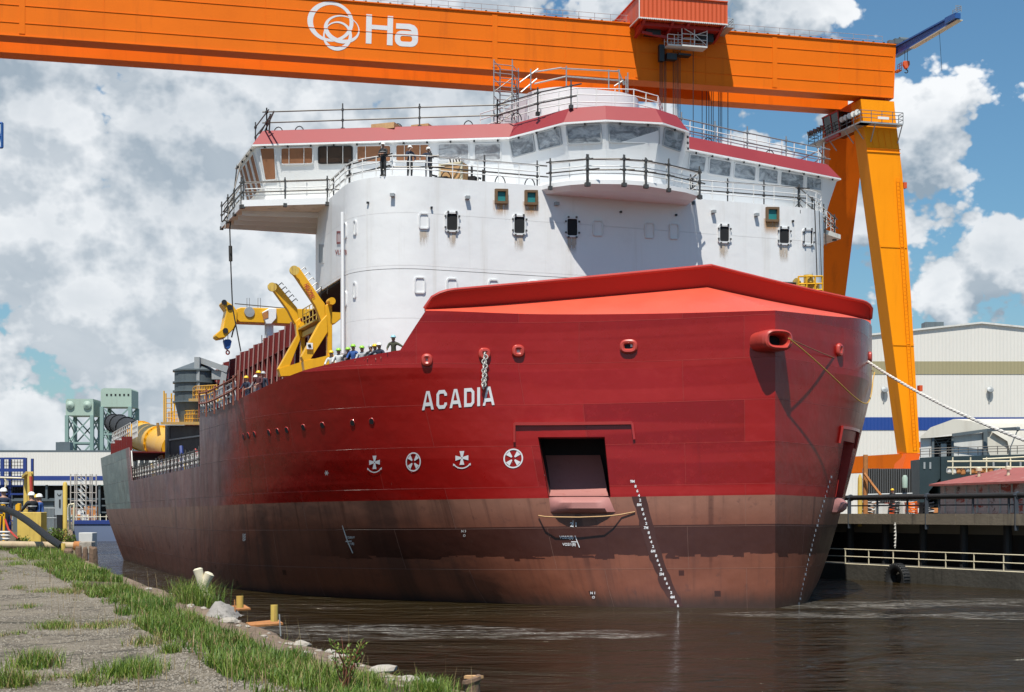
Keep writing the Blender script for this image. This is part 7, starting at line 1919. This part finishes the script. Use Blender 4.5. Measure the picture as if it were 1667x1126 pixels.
while cnt < 52000:
    Y = 12.6+ (rb_.random()**1.9)*38; g0, e0 = grav_x(Y), edge_x(Y)
    x = rb_.uniform(g0-.25, e0-.12)
    px = CX+F*x/Y
    if px < -60 or px > 1000: continue
    e = e0-x; wbare = (1.0 if Y < 24 else .9 if Y < 32 else .5)*(1+.35*noise.noise(V((x*.3, Y*.45, 2))))
    dens = 1.0
    if e < wbare: dens = .004+.1*max(0, noise.noise(V((x*1.1, Y*1.1, 9)))-.25)
    if x < g0+.15: dens *= .35
    cl = noise.noise(V((x*.9, Y*.6, 4))); dens *= .42+1.9*max(-.3, cl)+.12
    if rb_.random() > dens: continue
    cnt += 1
    hh = rb_.uniform(.05, .19)*(1+.9*max(0, cl))*(1.0 if e > wbare else .6)
    if rb_.random() < .02: hh *= 1.8
    dry = rb_.random() < .1+.32*max(0, noise.noise(V((x*.7, Y*.7, 21))))
    B.blade(V((x, Y, hgt(x, Y)-.01)), hh, rb_.uniform(.007, .014)*(1+Y/50), rb_.uniform(.15, .8), rdir(), rb_.random()*.7+.35*max(0, noise.noise(V((x*.25, Y*.25, 5)))), 1 if dry else 0)
tag(B.build('verge_grass'), 'strip of rough green grass along the quay edge', kind='stuff')
def tuft(px, py, wpx, hpx, n, lab, dry=.15, grp=None, name='grass_tuft', cat='grass tuft'):
    p = ground(px, py); p = gp(px, p.y); s = p.y/F; B = Blades()
    for _ in range(n):
        q = p+V((rb_.gauss(0, wpx*s*.28), rb_.gauss(0, wpx*s*.35), 0)); q.z = hgt(q.x, q.y)-.01
        B.blade(q, hpx*s*rb_.uniform(.45, 1.1), rb_.uniform(.006, .012), rb_.uniform(.2, .9), rdir(), rb_.random(), 1 if rb_.random() < dry else 0, 4)
    o = B.build(name, base=p); tag(o, lab, cat, grp); return o
for a in ((212, 1096, 90, 34, 900, 'dense green grass tuft nearest the camera in the open gravel', .06), (60, 1085, 70, 36, 600, 'tall thin green tuft left of the dense gravel tuft', .2), (20, 1115, 60, 40, 500, 'long grass tuft in the lower left corner', .25), (277, 1063, 26, 22, 240, 'small bright tuft beside the gravel edge stones', .08), (88, 1020, 62, 16, 420, 'low wide tuft in the middle of the gravel', .2), (150, 1020, 30, 12, 160, 'short tuft right of the low wide gravel tuft', .3), (137, 1106, 22, 22, 160, 'little tuft beside the white pebble', .15), (28, 918, 40, 10, 300, 'pale green tuft at the far left of the gravel', .1), (120, 966, 40, 10, 220, 'sparse dry tuft in the far gravel', .5), (30, 957, 22, 9, 140, 'small tuft at the left in the far gravel', .3), (240, 1050, 60, 22, 220, 'sparse dry stalks behind the dense gravel tuft', .5), (48, 990, 30, 9, 120, 'thin line of grass at the left of the gravel', .3)):
    tuft(*a)
tuft(318, 968, 66, 46, 900, 'tall seeding grass clump around the white bitt', .12, cat='grass clump'); tuft(700, 1118, 80, 38, 700, 'bright green clump on the rubble beside the stump', .05, cat='grass clump'); tuft(590, 1112, 70, 34, 700, 'thick green clump below the red stemmed weed', .1, cat='grass clump')
B = Blades(); q_ = 0     # thin weeds coming up through the gravel
while q_ < 5200:
    Y = 12.6+(rb_.random()**1.7)*32; x = grav_x(Y)-rb_.uniform(-.1, 11)
    if not -20 < CX+F*x/Y < 700: continue
    c_ = noise.noise(V((x*.55, Y*.4, 31)))+.6*noise.noise(V((x*2.3, Y*1.6, 12)))
    if c_ < .28+.2*rb_.random(): continue
    q_ += 1; B.blade(V((x, Y, hgt(x, Y)-.005)), rb_.uniform(.02, .1), rb_.uniform(.005, .01), rb_.uniform(.2, 1.1), rdir(), rb_.random(), 1 if rb_.random() < .38 else 0)
tag(B.build('sparse_weeds'), 'thin low weeds coming up through the gravel apron', kind='stuff')
B = Blades()     # tall seed stalks rising from the verge
for _ in range(260):
    Y = 13+rb_.random()**1.5*30; x = rb_.uniform(grav_x(Y)-1.5, edge_x(Y)-.3); B.blade(V((x, Y, hgt(x, Y))), rb_.uniform(.25, .5), .006, rb_.uniform(.0, .35), rdir(), rb_.random(), 1, 4)
tag(B.build('seed_stalks'), 'scattered dry seed stalks standing above the grass', kind='stuff')
def leafy(base, h, w, n, stemr, lab, cat, name, leaf=.05, red=False, fill=.5):
    t = thing(name, base, lab, cat); mb = MB(); br = []
    for k in range(max(3, n//18)):
        tip = base+V((rb_.gauss(0, w*.4), rb_.gauss(0, w*.4), h*rb_.uniform(.55, 1))); mid = base.lerp(tip, .5)+V((rb_.gauss(0, w*.1), rb_.gauss(0, w*.1), h*.05)); mb.tube([base, mid, tip], [stemr, stemr*.7, stemr*.25], 5); br.append((base, mid, tip))
    mb.build('stem', M['redstem'] if red else M['timber'], t)
    B = Blades()
    for _ in range(n):
        a, b, c = rb_.choice(br); f = rb_.uniform(fill, 1); p = b.lerp(c, (f-.5)*2) if f > .5 else a.lerp(b, f*2); p = p+V((rb_.gauss(0, .04), rb_.gauss(0, .04), rb_.gauss(0, .04)))*(w/.5)
        B.blade(p, leaf*rb_.uniform(.7, 1.4), leaf*.55, rb_.uniform(.5, 1.6), rdir(), rb_.random(), 0, 2)
    o = B.build('foliage', base=V((0, 0, 0))); 
    for v in o.data.vertices: v.co = v.co-base
    o.parent = t; return t
M['redstem'] = paint('reddish_stem', (.22, .07, .04), .7, .2, 4)
p = gp(560, ground(560, 1122).y); leafy(p, .55, .3, 240, .009, 'spindly red stemmed weed with small green leaf clusters over the water', 'weed', 'tall_weed', .035, True, .45)
for px, Y, h, w, n, lab in ((92, 50.5, .75, .55, 900, 'dense leafy bush between the hose and the tall yellow bollard'), (116, 51.5, .6, .4, 500, 'smaller leafy bush right of the tall yellow bollard'), (36, 51, .35, .5, 350, 'low leafy weeds under the hose in front of the yellow block')):
    leafy(gp(px, Y), h, w, n, .02, lab, 'bush', 'leafy_bush', .07, False, .25)

# ------------------------------------------------------------------ mooring lines
def sag(a, b, s, n=24): return [a.lerp(b, k/n)-UP*(4*s*(k/n)*(1-k/n)) for k in range(n+1)]
def hit_edge(px, py):
    for k in range(80):
        h, n = hit(HB, px-k, py)
        if h is not None: return h, n
hp_, hn_ = hit_edge(1415, 583)
e_ = D(1720, 735, 52)
mb = MB(); L_ = sag(hp_-hn_*.3, e_, .35, 60); mb.tube(L_, .055, 6)
for ph in (0, math.pi):
    st = []
    for k in range(241):
        f = k/240; i = min(int(f*60), 59); c = L_[i].lerp(L_[i+1], f*60-i); t = f*170+ph; st.append(c+UP*.05*math.cos(t)+V((.05*math.sin(t), 0, 0)))
    mb.tube(st, .028, 4)
tag(mb.build('mooring_rope', M['rope']), 'thick pale mooring rope running from the bow down to the right', 'rope')
s0 = W(-.1, -.95, STEM_Z+.05); e1, n1 = hit_edge(1424, 606)
mb = MB(); pts = []
for k in range(25):
    f = k/24; p = s0.lerp(e1+n1*.15, f)-UP*(4*2.1*f*(1-f)*(.5+.9*f)); p = p+V((.75, -.66, 0))*(1.5*math.sin(math.pi*min(1, f*1.02))*.7); pts.append(p)
mb.tube(pts, .028, 5); tag(mb.build('yellow_line', M['ropeyellow']), 'slack yellow messenger line drooping below the stem fairlead', 'rope')
e2, n2 = hit_edge(1422, 604); mb = MB(); mb.tube([q+n2*.35*math.sin(math.pi*k/24) for k, q in enumerate(sag(s0, e2+n2*.1, .25))], .022, 5); tag(mb.build('brown_line', paint('tarred_line', (.2, .1, .05), .7, .2, 2)), 'tighter brown line from the stem fairlead round the port bow', 'rope')
mb = MB(); ln = []
for x_, y_, o_ in ((877, 839, .06), (888, 840.5, .35), (905, 841.5, .5), (945, 842.5, .52), (985, 841.5, .5), (999, 840, .35), (1012, 837.5, .1), (1034, 833, .05)):
    h, n = hit(HB, x_, y_); ln.append(h+n*o_)
mb.tube(ln, .03, 5); tag(mb.build('tan_line', M['crate']), 'thin tan line slung beneath the pale bolster of the anchor recess', 'rope')
# ================================================================== PEOPLE
M['skin'] = paint('skin', (.35, .19, .13), .55, .08, 4)
M['hat_white'] = paint('white_helmet', (.78, .78, .76), .3, .03, 3); M['hat_green'] = paint('lime_helmet', (.3, .6, .06), .35, .05, 3); M['hat_yellow'] = paint('yellow_helmet', (.75, .5, .02), .35, .05, 3); M['hat_blue'] = paint('pale_blue_helmet', (.3, .55, .62), .35, .05, 3); M['hat_grey'] = paint('grey_helmet', (.4, .42, .43), .35, .05, 3)
CL = {}
def cloth(n, c):
    if n not in CL: CL[n] = paint('cloth_'+n, c, .85, .2, 6, bump=.3, bscale=14)
    return CL[n]
CC = {'navy': (.02, .028, .055), 'dark': (.02, .022, .026), 'white': (.6, .6, .6), 'blue': (.03, .09, .3), 'olive': (.06, .065, .04), 'grey': (.2, .2, .21), 'maroon': (.07, .02, .025), 'pale': (.42, .44, .46), 'denim': (.05, .08, .14), 'lime': (.4, .55, .08), 'orange': (.7, .2, .03)}
boot = paint('boot_leather', (.03, .025, .02), .6, .2, 3)
def person(loc, face, shirt, trousers, hat, arms, label, h=1.75, lean=0.0, turn=0.0, group=None, stripe=False):
    """one continuous figure grown over a posed skeleton; face = direction the body looks in plan (radians from +Y, clockwise)"""
    V3, E_, Rd = [], [], []
    def add(p, r, par=None):
        V3.append(V(p)); Rd.append(r)
        if par is not None: E_.append((par, len(V3)-1))
        return len(V3)-1
    ly = lean
    pel = add((0, 0, .95), .135)
    sp = add((0, .02+ly*.3, 1.14), .125, pel); chst = add((0, .02+ly*.8, 1.33), .15, sp); up = add((0, ly, 1.44), .11, chst)
    nk = add((0, ly+.01, 1.53), .055, up); hd = add((.01*turn, ly+.035, 1.62), .082, nk); hd2 = add((.015*turn, ly+.03, 1.70), .09, hd)
    ns = add((.05*turn, ly+.13, 1.615), .018, hd); ch_ = add((.03*turn, ly+.095, 1.56), .035, hd)
    for sx in (-1, 1):
        er = add((sx*.085, ly+.02, 1.625), .016, hd)
        hip = add((sx*.095, 0, .88), .1, pel); kn = add((sx*.105, .03, .5), .068, hip); an = add((sx*.11, -.02, .1), .045, kn); add((sx*.12, .13, .04), .042, an); add((sx*.112, -.05, .05), .04, an)
        shd = add((sx*.19, ly-.005, 1.42), .072, up); mode = arms[0 if sx < 0 else 1]
        el, wr, hv_ = {'down': ((.24, -.02, 1.14), (.25, .06, .88), (0, .02, -1)), 'rail': ((.27, .12, 1.2), (.22, .36, 1.12), (-.1, 1, -.3)), 'face': ((.25, .16, 1.2), (.08, .2, 1.5), (-.4, .1, .9)),
                       'cross': ((.25, .1, 1.16), (.02, .22, 1.17), (-1, .1, .1)), 'reach': ((.26, .2, 1.3), (.24, .46, 1.28), (0, 1, .05)), 'hip': ((.36, -.04, 1.18), (.2, .06, 1.0), (-.7, .5, -.4)), 'out': ((.4, .08, 1.3), (.56, .16, 1.18), (.8, .3, -.4))}[mode]
        el = V((sx*el[0], el[1]+ly*.8, el[2])); wr = V((sx*wr[0], wr[1]+ly*.6, wr[2])); hd_ = V((sx*hv_[0], hv_[1], hv_[2])).normalized()
        e = add(el, .05, shd); w = add(wr, .034, e); pm = wr+hd_*.07; pl = add(pm, .034, w)
        side = hd_.cross(V((sx, .2, .3))).normalized()
        for q, ln in enumerate((.075, .085, .08, .06)):
            o_ = side*(q-1.5)*.02; k1 = add(pm+hd_*.05+o_, .0095, pl); add(pm+hd_*(.05+ln)+o_+V((0, .01, -.012)), .008, k1)
        th = add(wr+hd_*.05-side*.04, .011, pl); add(wr+hd_*.095-side*.055, .009, th)
    me = bpy.data.meshes.new('figure'); me.from_pydata([tuple(p) for p in V3], E_, [])
    ob = bpy.data.objects.new('figure', me); COL.objects.link(ob); sk = ob.modifiers.new('skin', 'SKIN'); sk.use_smooth_shade = True
    if not me.skin_vertices: me.skin_vertices.new() if hasattr(me.skin_vertices, 'new') else None
    for i, d in enumerate(me.skin_vertices[0].data): d.radius = (Rd[i], Rd[i]); d.use_root = (i == 0)
    ss = ob.modifiers.new('sub', 'SUBSURF'); ss.levels = 1; ss.render_levels = 1
    dg = bpy.context.evaluated_depsgraph_get(); dg.update(); m2 = bpy.data.meshes.new_from_object(ob.evaluated_get(dg))
    bpy.data.objects.remove(ob); bpy.data.meshes.remove(me)
    m2.materials.clear()
    for m_ in (M['skin'], cloth(shirt, CC[shirt]), cloth(trousers, CC[trousers]), boot): m2.materials.append(m_)
    wrs = [V3[i] for i in range(len(V3)) if abs(Rd[i]-.034) < 1e-6]
    for p in m2.polygons:
        c = p.center
        if c.z > 1.5 or any((c-w).length < .055 or (c-w).length < .15 and min((c-x).length for x in V3 if True) < .03 for w in wrs): k = 0 if c.z > 1.5 or any((c-w).length < .2 for w in wrs) else 1
        elif c.z > .93: k = 1
        elif c.z > .11: k = 2
        else: k = 3
        if abs(c.x) > .21 and c.z > .78 and k == 2: k = 0 if c.z < .92 else 1
        p.material_index = k; p.use_smooth = True
    m2.name = 'person'; o = bpy.data.objects.new('person', m2); COL.objects.link(o); o.location = V(loc); o.rotation_euler = (0, 0, -face); k = h/1.78; o.scale = (k, k, k)
    tag(o, label, 'person', group)
    hc = V((.015*turn, ly+.03, 1.70))
    mb = MB(); mb.lathe(hc, [(.125, -.012), (.122, .02), (.105, .075), (.07, .11), (.02, .125), (0.001, .126)], 14)
    vs = [hc+V((.0, .02, -.005))+V((.135*math.cos(t), .165*math.sin(t), 0)) for t in [2*math.pi*q/16 for q in range(16)]]; mb.add(vs+[v+UP*.012 for v in vs], [(q, (q+1) % 16, 16+(q+1) % 16, 16+q) for q in range(16)]+[tuple(range(16)), tuple(range(16, 32))])
    me_ = MB(); 
    h_ = mb.build('helmet', M[hat], None); h_.location = h_.location; h_.parent = o; h_.name = 'helmet'
    if stripe:
        mb = MB(); ring = [V((.175*math.cos(t), ly*.8+.02+.17*math.sin(t), 1.3)) for t in [2*math.pi*q/16 for q in range(16)]]; mb.tube(ring, .018, 5, closed=True)
        s_ = mb.build('reflective_stripe', M['hat_grey'], None); s_.parent = o
    return o
def facecam(p, off=0): return math.atan2(-p.x, -p.y)+off
# three on the bridge deck
for px, py, a, sh_, tr_, hat, arms, off, lab in ((624, 302, 17.8, 'dark', 'dark', 'hat_white', ('cross', 'cross'), .5, 'worker with folded arms standing apart at the left of the bridge deck'), (667, 300, 17.9, 'navy', 'dark', 'hat_white', ('hip', 'face'), -.4, 'worker in navy with a hand to the mouth on the bridge deck'), (697, 301, 17.9, 'navy', 'navy', 'hat_white', ('face', 'out'), -.3, 'worker leaning an arm on the rail nearest the wooden crate')):
    p = A(px, py, a); p.z = ZD; person(p, facecam(p, off), sh_, tr_, hat, arms, lab, stripe=True)
# crate and fittings on the bridge deck
p = A(739, 301, 18.0); mb = MB(); c = V((p.x, p.y, ZD)); mb.box(c+UP*.5, (1.3, .9, 1.0), rot=-AL)
cr_ = mb.build('wooden_crate', M['crate']); tag(cr_, 'brown wooden crate on the bridge deck behind the railing', 'crate')
mb = MB(); r_ = Matrix.Rotation(-AL, 3, 'Z')
for x_ in (-.62, .62): mb.box(c+r_@V((x_, -.47, .5)), (.12, .06, 1.02), rot=-AL)
for z_ in (.06, .95): mb.box(c+r_@V((0, -.47, z_)), (1.14, .06, .1), rot=-AL)
mb.build('batten', M['cream'], cr_)
mb = MB(); mb.box(c+UP*1.16+r_@V((.15, 0, 0)), (.7, .5, .3), rot=-AL); sb_ = mb.build('striped_box', M['white']); tag(sb_, 'small white box with black stripes on top of the wooden crate', 'box')
mb = MB()
for k in range(4): mb.prism([c+r_@V((-.1+k*.17+x, -.26, z)) for x, z in ((0, 1.03), (.07, 1.03), (.0, 1.29), (-.07, 1.29))], r_@V((0, -.012, 0)))
mb.build('stripe', M['black'], sb_)
mb = MB(); c2 = A(768, 303, 17.9); c2.z = ZD
mb.box(c2+UP*.2, (.5, .4, .4), rot=-AL); mb.tube([c2+UP*.1, c2+UP*1.0], .06, 6); mb.tube([c2+V((.25, 0, .1)), c2+V((.35, 0, .35)), c2+V((.5, 0, .3))], .07, 6); mb.box(c2+V((.62, .1, .4)), (.14, .14, .8)); tag(mb.build('black_pump', M['black']), 'black pump and pipes on the bridge deck right of the crate', 'pump')
mb = MB(); c3 = A(712, 302, 17.8); c3.z = ZD; mb.box(c3+UP*.1, (1.2, .3, .18), rot=-AL); mb.tube([c3+UP*.25, c3+V((-.4, 0, .35))], .05, 5); tag(mb.build('tool_bundle', M['black']), 'dark bundle of tools on the bridge deck left of the crate', 'tools')
# line of people behind the bulwark
for k, (px, py, sh_, hat, arms, lean, lab) in enumerate(((541, 574, 'white', 'hat_yellow', ('rail', 'rail'), .12, 'worker at the left end of the row leaning over the red bulwark'), (553, 570, 'white', 'hat_green', ('rail', 'rail'), .05, 'worker in white with a lime helmet second in the bulwark row'), (567, 568.5, 'dark', 'hat_green', ('rail', 'rail'), .05, 'dark dressed worker in a lime helmet third in the bulwark row'), (576, 563.5, 'blue', 'hat_green', ('down', 'rail'), .05, 'taller worker in blue with a lime helmet at the bulwark'), (591, 566, 'pale', 'hat_green', ('rail', 'rail'), .08, 'worker in pale clothes with a lime helmet right of the one in blue'), (604, 564, 'dark', 'hat_grey', ('face', 'rail'), .0, 'worker with a grey helmet raising a hand at the bulwark'), (613, 563.5, 'pale', 'hat_yellow', ('rail', 'rail'), .1, 'worker with a yellow helmet near the right of the bulwark row'), (619, 561.5, 'navy', 'hat_white', ('rail', 'out'), .12, 'worker in navy with a white helmet next to the highest onlooker'), (641.5, 549, 'olive', 'hat_blue', ('out', 'rail'), .1, 'onlooker in olive with a pale blue helmet standing highest at the bulwark'))):
    # the head is at (px, py); the deck is at 9.75 inside the bulwark
    best = min((abs(A(px, py, a_/10)[2]-(9.75+1.68)), a_/10) for a_ in range(60, 320)) if k < 8 else (0, 9.2)
    t_edge = None
    for q in range(300, 700):
        i = q/100; t_, a_ = hullpt(1, i, 10.8); x_ = pxof(t_-.75, a_+.1, 11)[0]
        if x_ <= px: t_edge = (t_-.75, a_+.1); break
    p = W(t_edge[0], t_edge[1], 9.75); top = H+(HY-py)*p.y/F+.06; hgt_ = 1.75
    p.z = top-hgt_
    person(p, facecam(p, .35-.08*(k % 3)), sh_, 'denim' if k % 2 else 'dark', hat, arms, lab, hgt_, lean)
# bulwark step they stand on
mb = MB()
for i in range(31, 62, 2):
    ta, tb = hullpt(1, i/10, 10.8), hullpt(1, i/10+.2, 10.8); za = 9.98
    mb.hexa([W(ta[0]-1.0, ta[1]+.1, 9.7), W(tb[0]-1.0, tb[1]+.1, 9.7), W(tb[0]-2.2, tb[1]+.3, 9.7), W(ta[0]-2.2, ta[1]+.3, 9.7)], [W(ta[0]-1.0, ta[1]+.1, 9.9), W(tb[0]-1.0, tb[1]+.1, 9.9), W(tb[0]-2.2, tb[1]+.3, 9.9), W(ta[0]-2.2, ta[1]+.3, 9.9)])
mb.build('bulwark_step', M['framered'], ship)
# workers on the side deck
for k, (px, py, sh_, hat, arms, lab) in enumerate(((404, 610, 'navy', 'hat_yellow', ('rail', 'rail'), 'stooping worker in navy with a yellow helmet on the side deck'), (417, 600, 'grey', 'hat_white', ('down', 'rail'), 'worker in grey with a white helmet behind the pair on the side deck'), (421.5, 600.5, 'maroon', 'hat_yellow', ('rail', 'hip'), 'worker in maroon with a yellow helmet on the side deck'), (429, 607, 'navy', 'hat_grey', ('down', 'down'), 'worker in dark navy right of the maroon one on the side deck'))):
    p = T(px, py, 19.0-.3*(k % 2)); top = p.z+.06; p.z = 9.75; person(p, facecam(p, .7), sh_, 'denim', hat, arms, lab, max(1.55, min(1.9, top-9.75)), .12 if k == 0 else 0)
for k, (px, py) in enumerate(((312, 741.5), (321, 742))):
    p = T(px, py, 18.2); top = p.z+.05; p.z = 6.6; person(p, facecam(p, .5), 'navy', 'dark', 'hat_white', ('down', 'rail'), 'worker whose white helmet shows over the main deck rail, '+('left of two' if k == 0 else 'right of two'), max(1.5, min(1.9, top-6.6)))
# shore party on the quay at the left
for px, py, Y, sh_, tr_, hat, arms, off, h_, lab in ((6, 791.5, 57, 'navy', 'navy', 'hat_white', ('down', 'down'), 3.0, 1.88, 'big worker in navy seen from behind at the left edge'), (52, 802, 58, 'dark', 'dark', 'hat_white', ('rail', 'rail'), 2.6, 1.75, 'worker in black overalls seen from behind by the yellow posts'), (70.5, 805, 58.5, 'blue', 'denim', 'hat_white', ('down', 'reach'), 1.9, 1.72, 'worker in bright blue leaning forward towards the grey cabinet'), (61, 806, 60.5, 'blue', 'dark', 'hat_yellow', ('down', 'down'), 2.2, 1.66, 'worker in blue half hidden between the other two on the quay')):
    p = D(px, py, Y); g = hgt(p.x, p.y); top = p.z; hh = min(2.05, max(1.6, top-g)); person(V((p.x, p.y, g)), facecam(p, off), sh_, tr_, hat, arms, lab, hh, .12 if 'leaning' in lab else 0, stripe='big' in lab or 'black' in lab)
p = D(1453, 794, 104); p.z = ZY; person(p, facecam(p, .4), 'dark', 'dark', 'hat_yellow', ('down', 'rail'), 'lone worker with a yellow helmet behind the jetty pipe rail', 1.78)
# ================================================================== SKY, SUN, CAMERA
SUN_EL, SUN_AZ = R(63), R(180+8)             # azimuth clockwise from +Y
w = bpy.data.worlds.new('World'); SC.world = w; w.use_nodes = True; nt = w.node_tree
w.cycles.sampling_method = 'MANUAL'; w.cycles.sample_map_resolution = 256
bg = nt.nodes['Background']
sky = nt.nodes.new('ShaderNodeTexSky'); sky.sky_type = 'NISHITA'; sky.sun_disc = False; sky.sun_elevation = SUN_EL; sky.sun_rotation = SUN_AZ
sky.air_density = 1.25; sky.dust_density = .6; sky.ozone_density = 2.2; sky.altitude = 0
geo = nt.nodes.new('ShaderNodeTexCoord'); d = geo.outputs['Generated']
sp = nt.nodes.new('ShaderNodeSeparateXYZ'); L(nt, d, sp.inputs[0])
az = math_n(nt, 'ARCTAN2', sp.outputs[0], sp.outputs[1]); el = math_n(nt, 'ARCSINE', sp.outputs[2])
cb = nt.nodes.new('ShaderNodeCombineXYZ'); L(nt, az, cb.inputs[0]); L(nt, math_n(nt, 'MULTIPLY', el, 1.25), cb.inputs[1]); p2 = cb.outputs[0]
def fbm(vec, sc, det, rg, dist=0):
    o = noise_n(nt, vec, sc, det, rg, dist); o.node.noise_dimensions = '2D'; return o
def off(vec, x, y):
    a = nt.nodes.new('ShaderNodeVectorMath'); a.operation = 'ADD'; L(nt, vec, a.inputs[0]); a.inputs[1].default_value = (x, y, 0); return a.outputs[0]
def dens(vec):
    a = fbm(vec, 7.0, 9, .62, .2); b = fbm(vec, 2.6, 3, .5, 0)
    v = nt.nodes.new('ShaderNodeTexVoronoi'); v.voronoi_dimensions = '2D'; v.feature = 'F1'; v.inputs['Scale'].default_value = 15; v.inputs['Detail'].default_value = 4; v.inputs['Roughness'].default_value = .6
    L(nt, vec, v.inputs['Vector']); puff = math_n(nt, 'SUBTRACT', .55, v.outputs['Distance'])
    return math_n(nt, 'ADD', math_n(nt, 'ADD', math_n(nt, 'MULTIPLY', a, .62), math_n(nt, 'MULTIPLY', b, .3)), math_n(nt, 'MULTIPLY', puff, .36))
def gauss(cx, cy, rx, ry, amp):
    x = math_n(nt, 'DIVIDE', math_n(nt, 'SUBTRACT', az, cx), rx); y = math_n(nt, 'DIVIDE', math_n(nt, 'SUBTRACT', el, cy), ry)
    q = math_n(nt, 'ADD', math_n(nt, 'MULTIPLY', x, x), math_n(nt, 'MULTIPLY', y, y))
    return math_n(nt, 'MULTIPLY', math_n(nt, 'EXPONENT', math_n(nt, 'MULTIPLY', q, -1)), amp)
# weather: overcast-broken to the left, fair with towering cumulus to the right
cover = smooth(nt, az, -.02, .24, .44, -.13)
def AE(px, py): return math.atan((px-CX)/F), math.atan((HY-py)/F)
for (px, py, rx, ry, amp) in ((1250, 20, .12, .05, .5), (1540, 200, .07, .06, .38), (1600, 430, .09, .08, .36), (1380, 430, .03, .08, .15), (1220, 230, .08, .035, .14), (1610, 60, .06, .05, -.2), (1640, 260, .03, .03, -.15), (230, 640, .07, .05, .06), (700, 190, .05, .016, -.14), (890, 10, .035, .02, -.2), (1545, 490, .05, .03, .08)):
    a_, e_ = AE(px, py); cover = math_n(nt, 'ADD', cover, gauss(a_, e_, rx, ry, amp))
cover = math_n(nt, 'ADD', cover, smooth(nt, el, .38, .62, 0, -.55)); cover = math_n(nt, 'ADD', cover, smooth(nt, math_n(nt, 'ABSOLUTE', az), .7, 1.2, 0, -.26))  # unseen zenith and rear sky cleared of cloud to cut ambient fill
D0 = math_n(nt, 'ADD', dens(p2), cover); D1 = math_n(nt, 'ADD', dens(off(p2, .006, .03)), cover)
alpha = smooth(nt, D0, .5, .57)
shade = math_n(nt, 'MULTIPLY_ADD', math_n(nt, 'SUBTRACT', D0, D1), 3.8, .56, clamp=True)
thick = smooth(nt, D0, .62, 1.0)
lit = math_n(nt, 'SUBTRACT', shade, math_n(nt, 'MULTIPLY', thick, .32), clamp=True)
soft = fbm(p2, 5, 5, .6, .4)
lit = math_n(nt, 'ADD', math_n(nt, 'MULTIPLY', lit, .72), math_n(nt, 'MULTIPLY', smooth(nt, soft, .38, .66), .3), clamp=True)
CS = 1.0
soften = smooth(nt, az, -.05, .2, .26, 0)
lit = math_n(nt, 'ADD', math_n(nt, 'MULTIPLY', lit, math_n(nt, 'SUBTRACT', 1, soften)), math_n(nt, 'MULTIPLY', math_n(nt, 'MULTIPLY_ADD', smooth(nt, fbm(p2, 3.6, 7, .6, .4), .34, .64), .8, .1), soften))
cl = mixc(nt, lit, (3.3*CS, 4.2*CS, 5.1*CS), (10.6*CS, 10.8*CS, 11.0*CS))
skyc = mixc(nt, 1.0, sky.outputs[0], (.69, 1.0, 1.15), 'MULTIPLY')
# thin veil near the horizon
veil = smooth(nt, el, 0, .2, .3, 0)
base = mixc(nt, veil, skyc, (4.6, 5.3, 5.9))
final = mixc(nt, math_n(nt, 'MULTIPLY', alpha, .97), base, cl)
L(nt, final, bg.inputs[0]); bg.inputs[1].default_value = .072
sl = bpy.data.lights.new('sun', 'SUN'); sl.energy = 4.7; sl.angle = R(.5); sl.color = (1, .945, .84)
so_ = bpy.data.objects.new('sun', sl); COL.objects.link(so_)
sd3 = V((math.sin(SUN_AZ)*math.cos(SUN_EL), math.cos(SUN_AZ)*math.cos(SUN_EL), math.sin(SUN_EL)))
so_.rotation_euler = (-sd3).to_track_quat('-Z', 'Y').to_euler(); so_.location = (0, 0, 200)
cam = bpy.data.cameras.new('camera'); co = bpy.data.objects.new('camera', cam); COL.objects.link(co); SC.camera = co
co.location = EYE; co.rotation_euler = (R(90), 0, 0); cam.sensor_width = 36; cam.sensor_fit = 'HORIZONTAL'; cam.lens = 36*F/1667.0
cam.shift_y = (HY-563)/1667.0; cam.shift_x = 0; cam.clip_start = .1; cam.clip_end = 6000
vs_ = SC.view_settings; vs_.view_transform = 'Standard'; vs_.look = 'None'; vs_.exposure = .35; vs_.gamma = 1; vs_.use_curve_mapping = False
SC.render.engine = 'CYCLES'
try:
    SC.cycles.use_denoising = True; SC.cycles.denoiser = 'OPENIMAGEDENOISE'
except Exception: pass
SC.cycles.max_bounces = 6; SC.cycles.use_adaptive_sampling = True
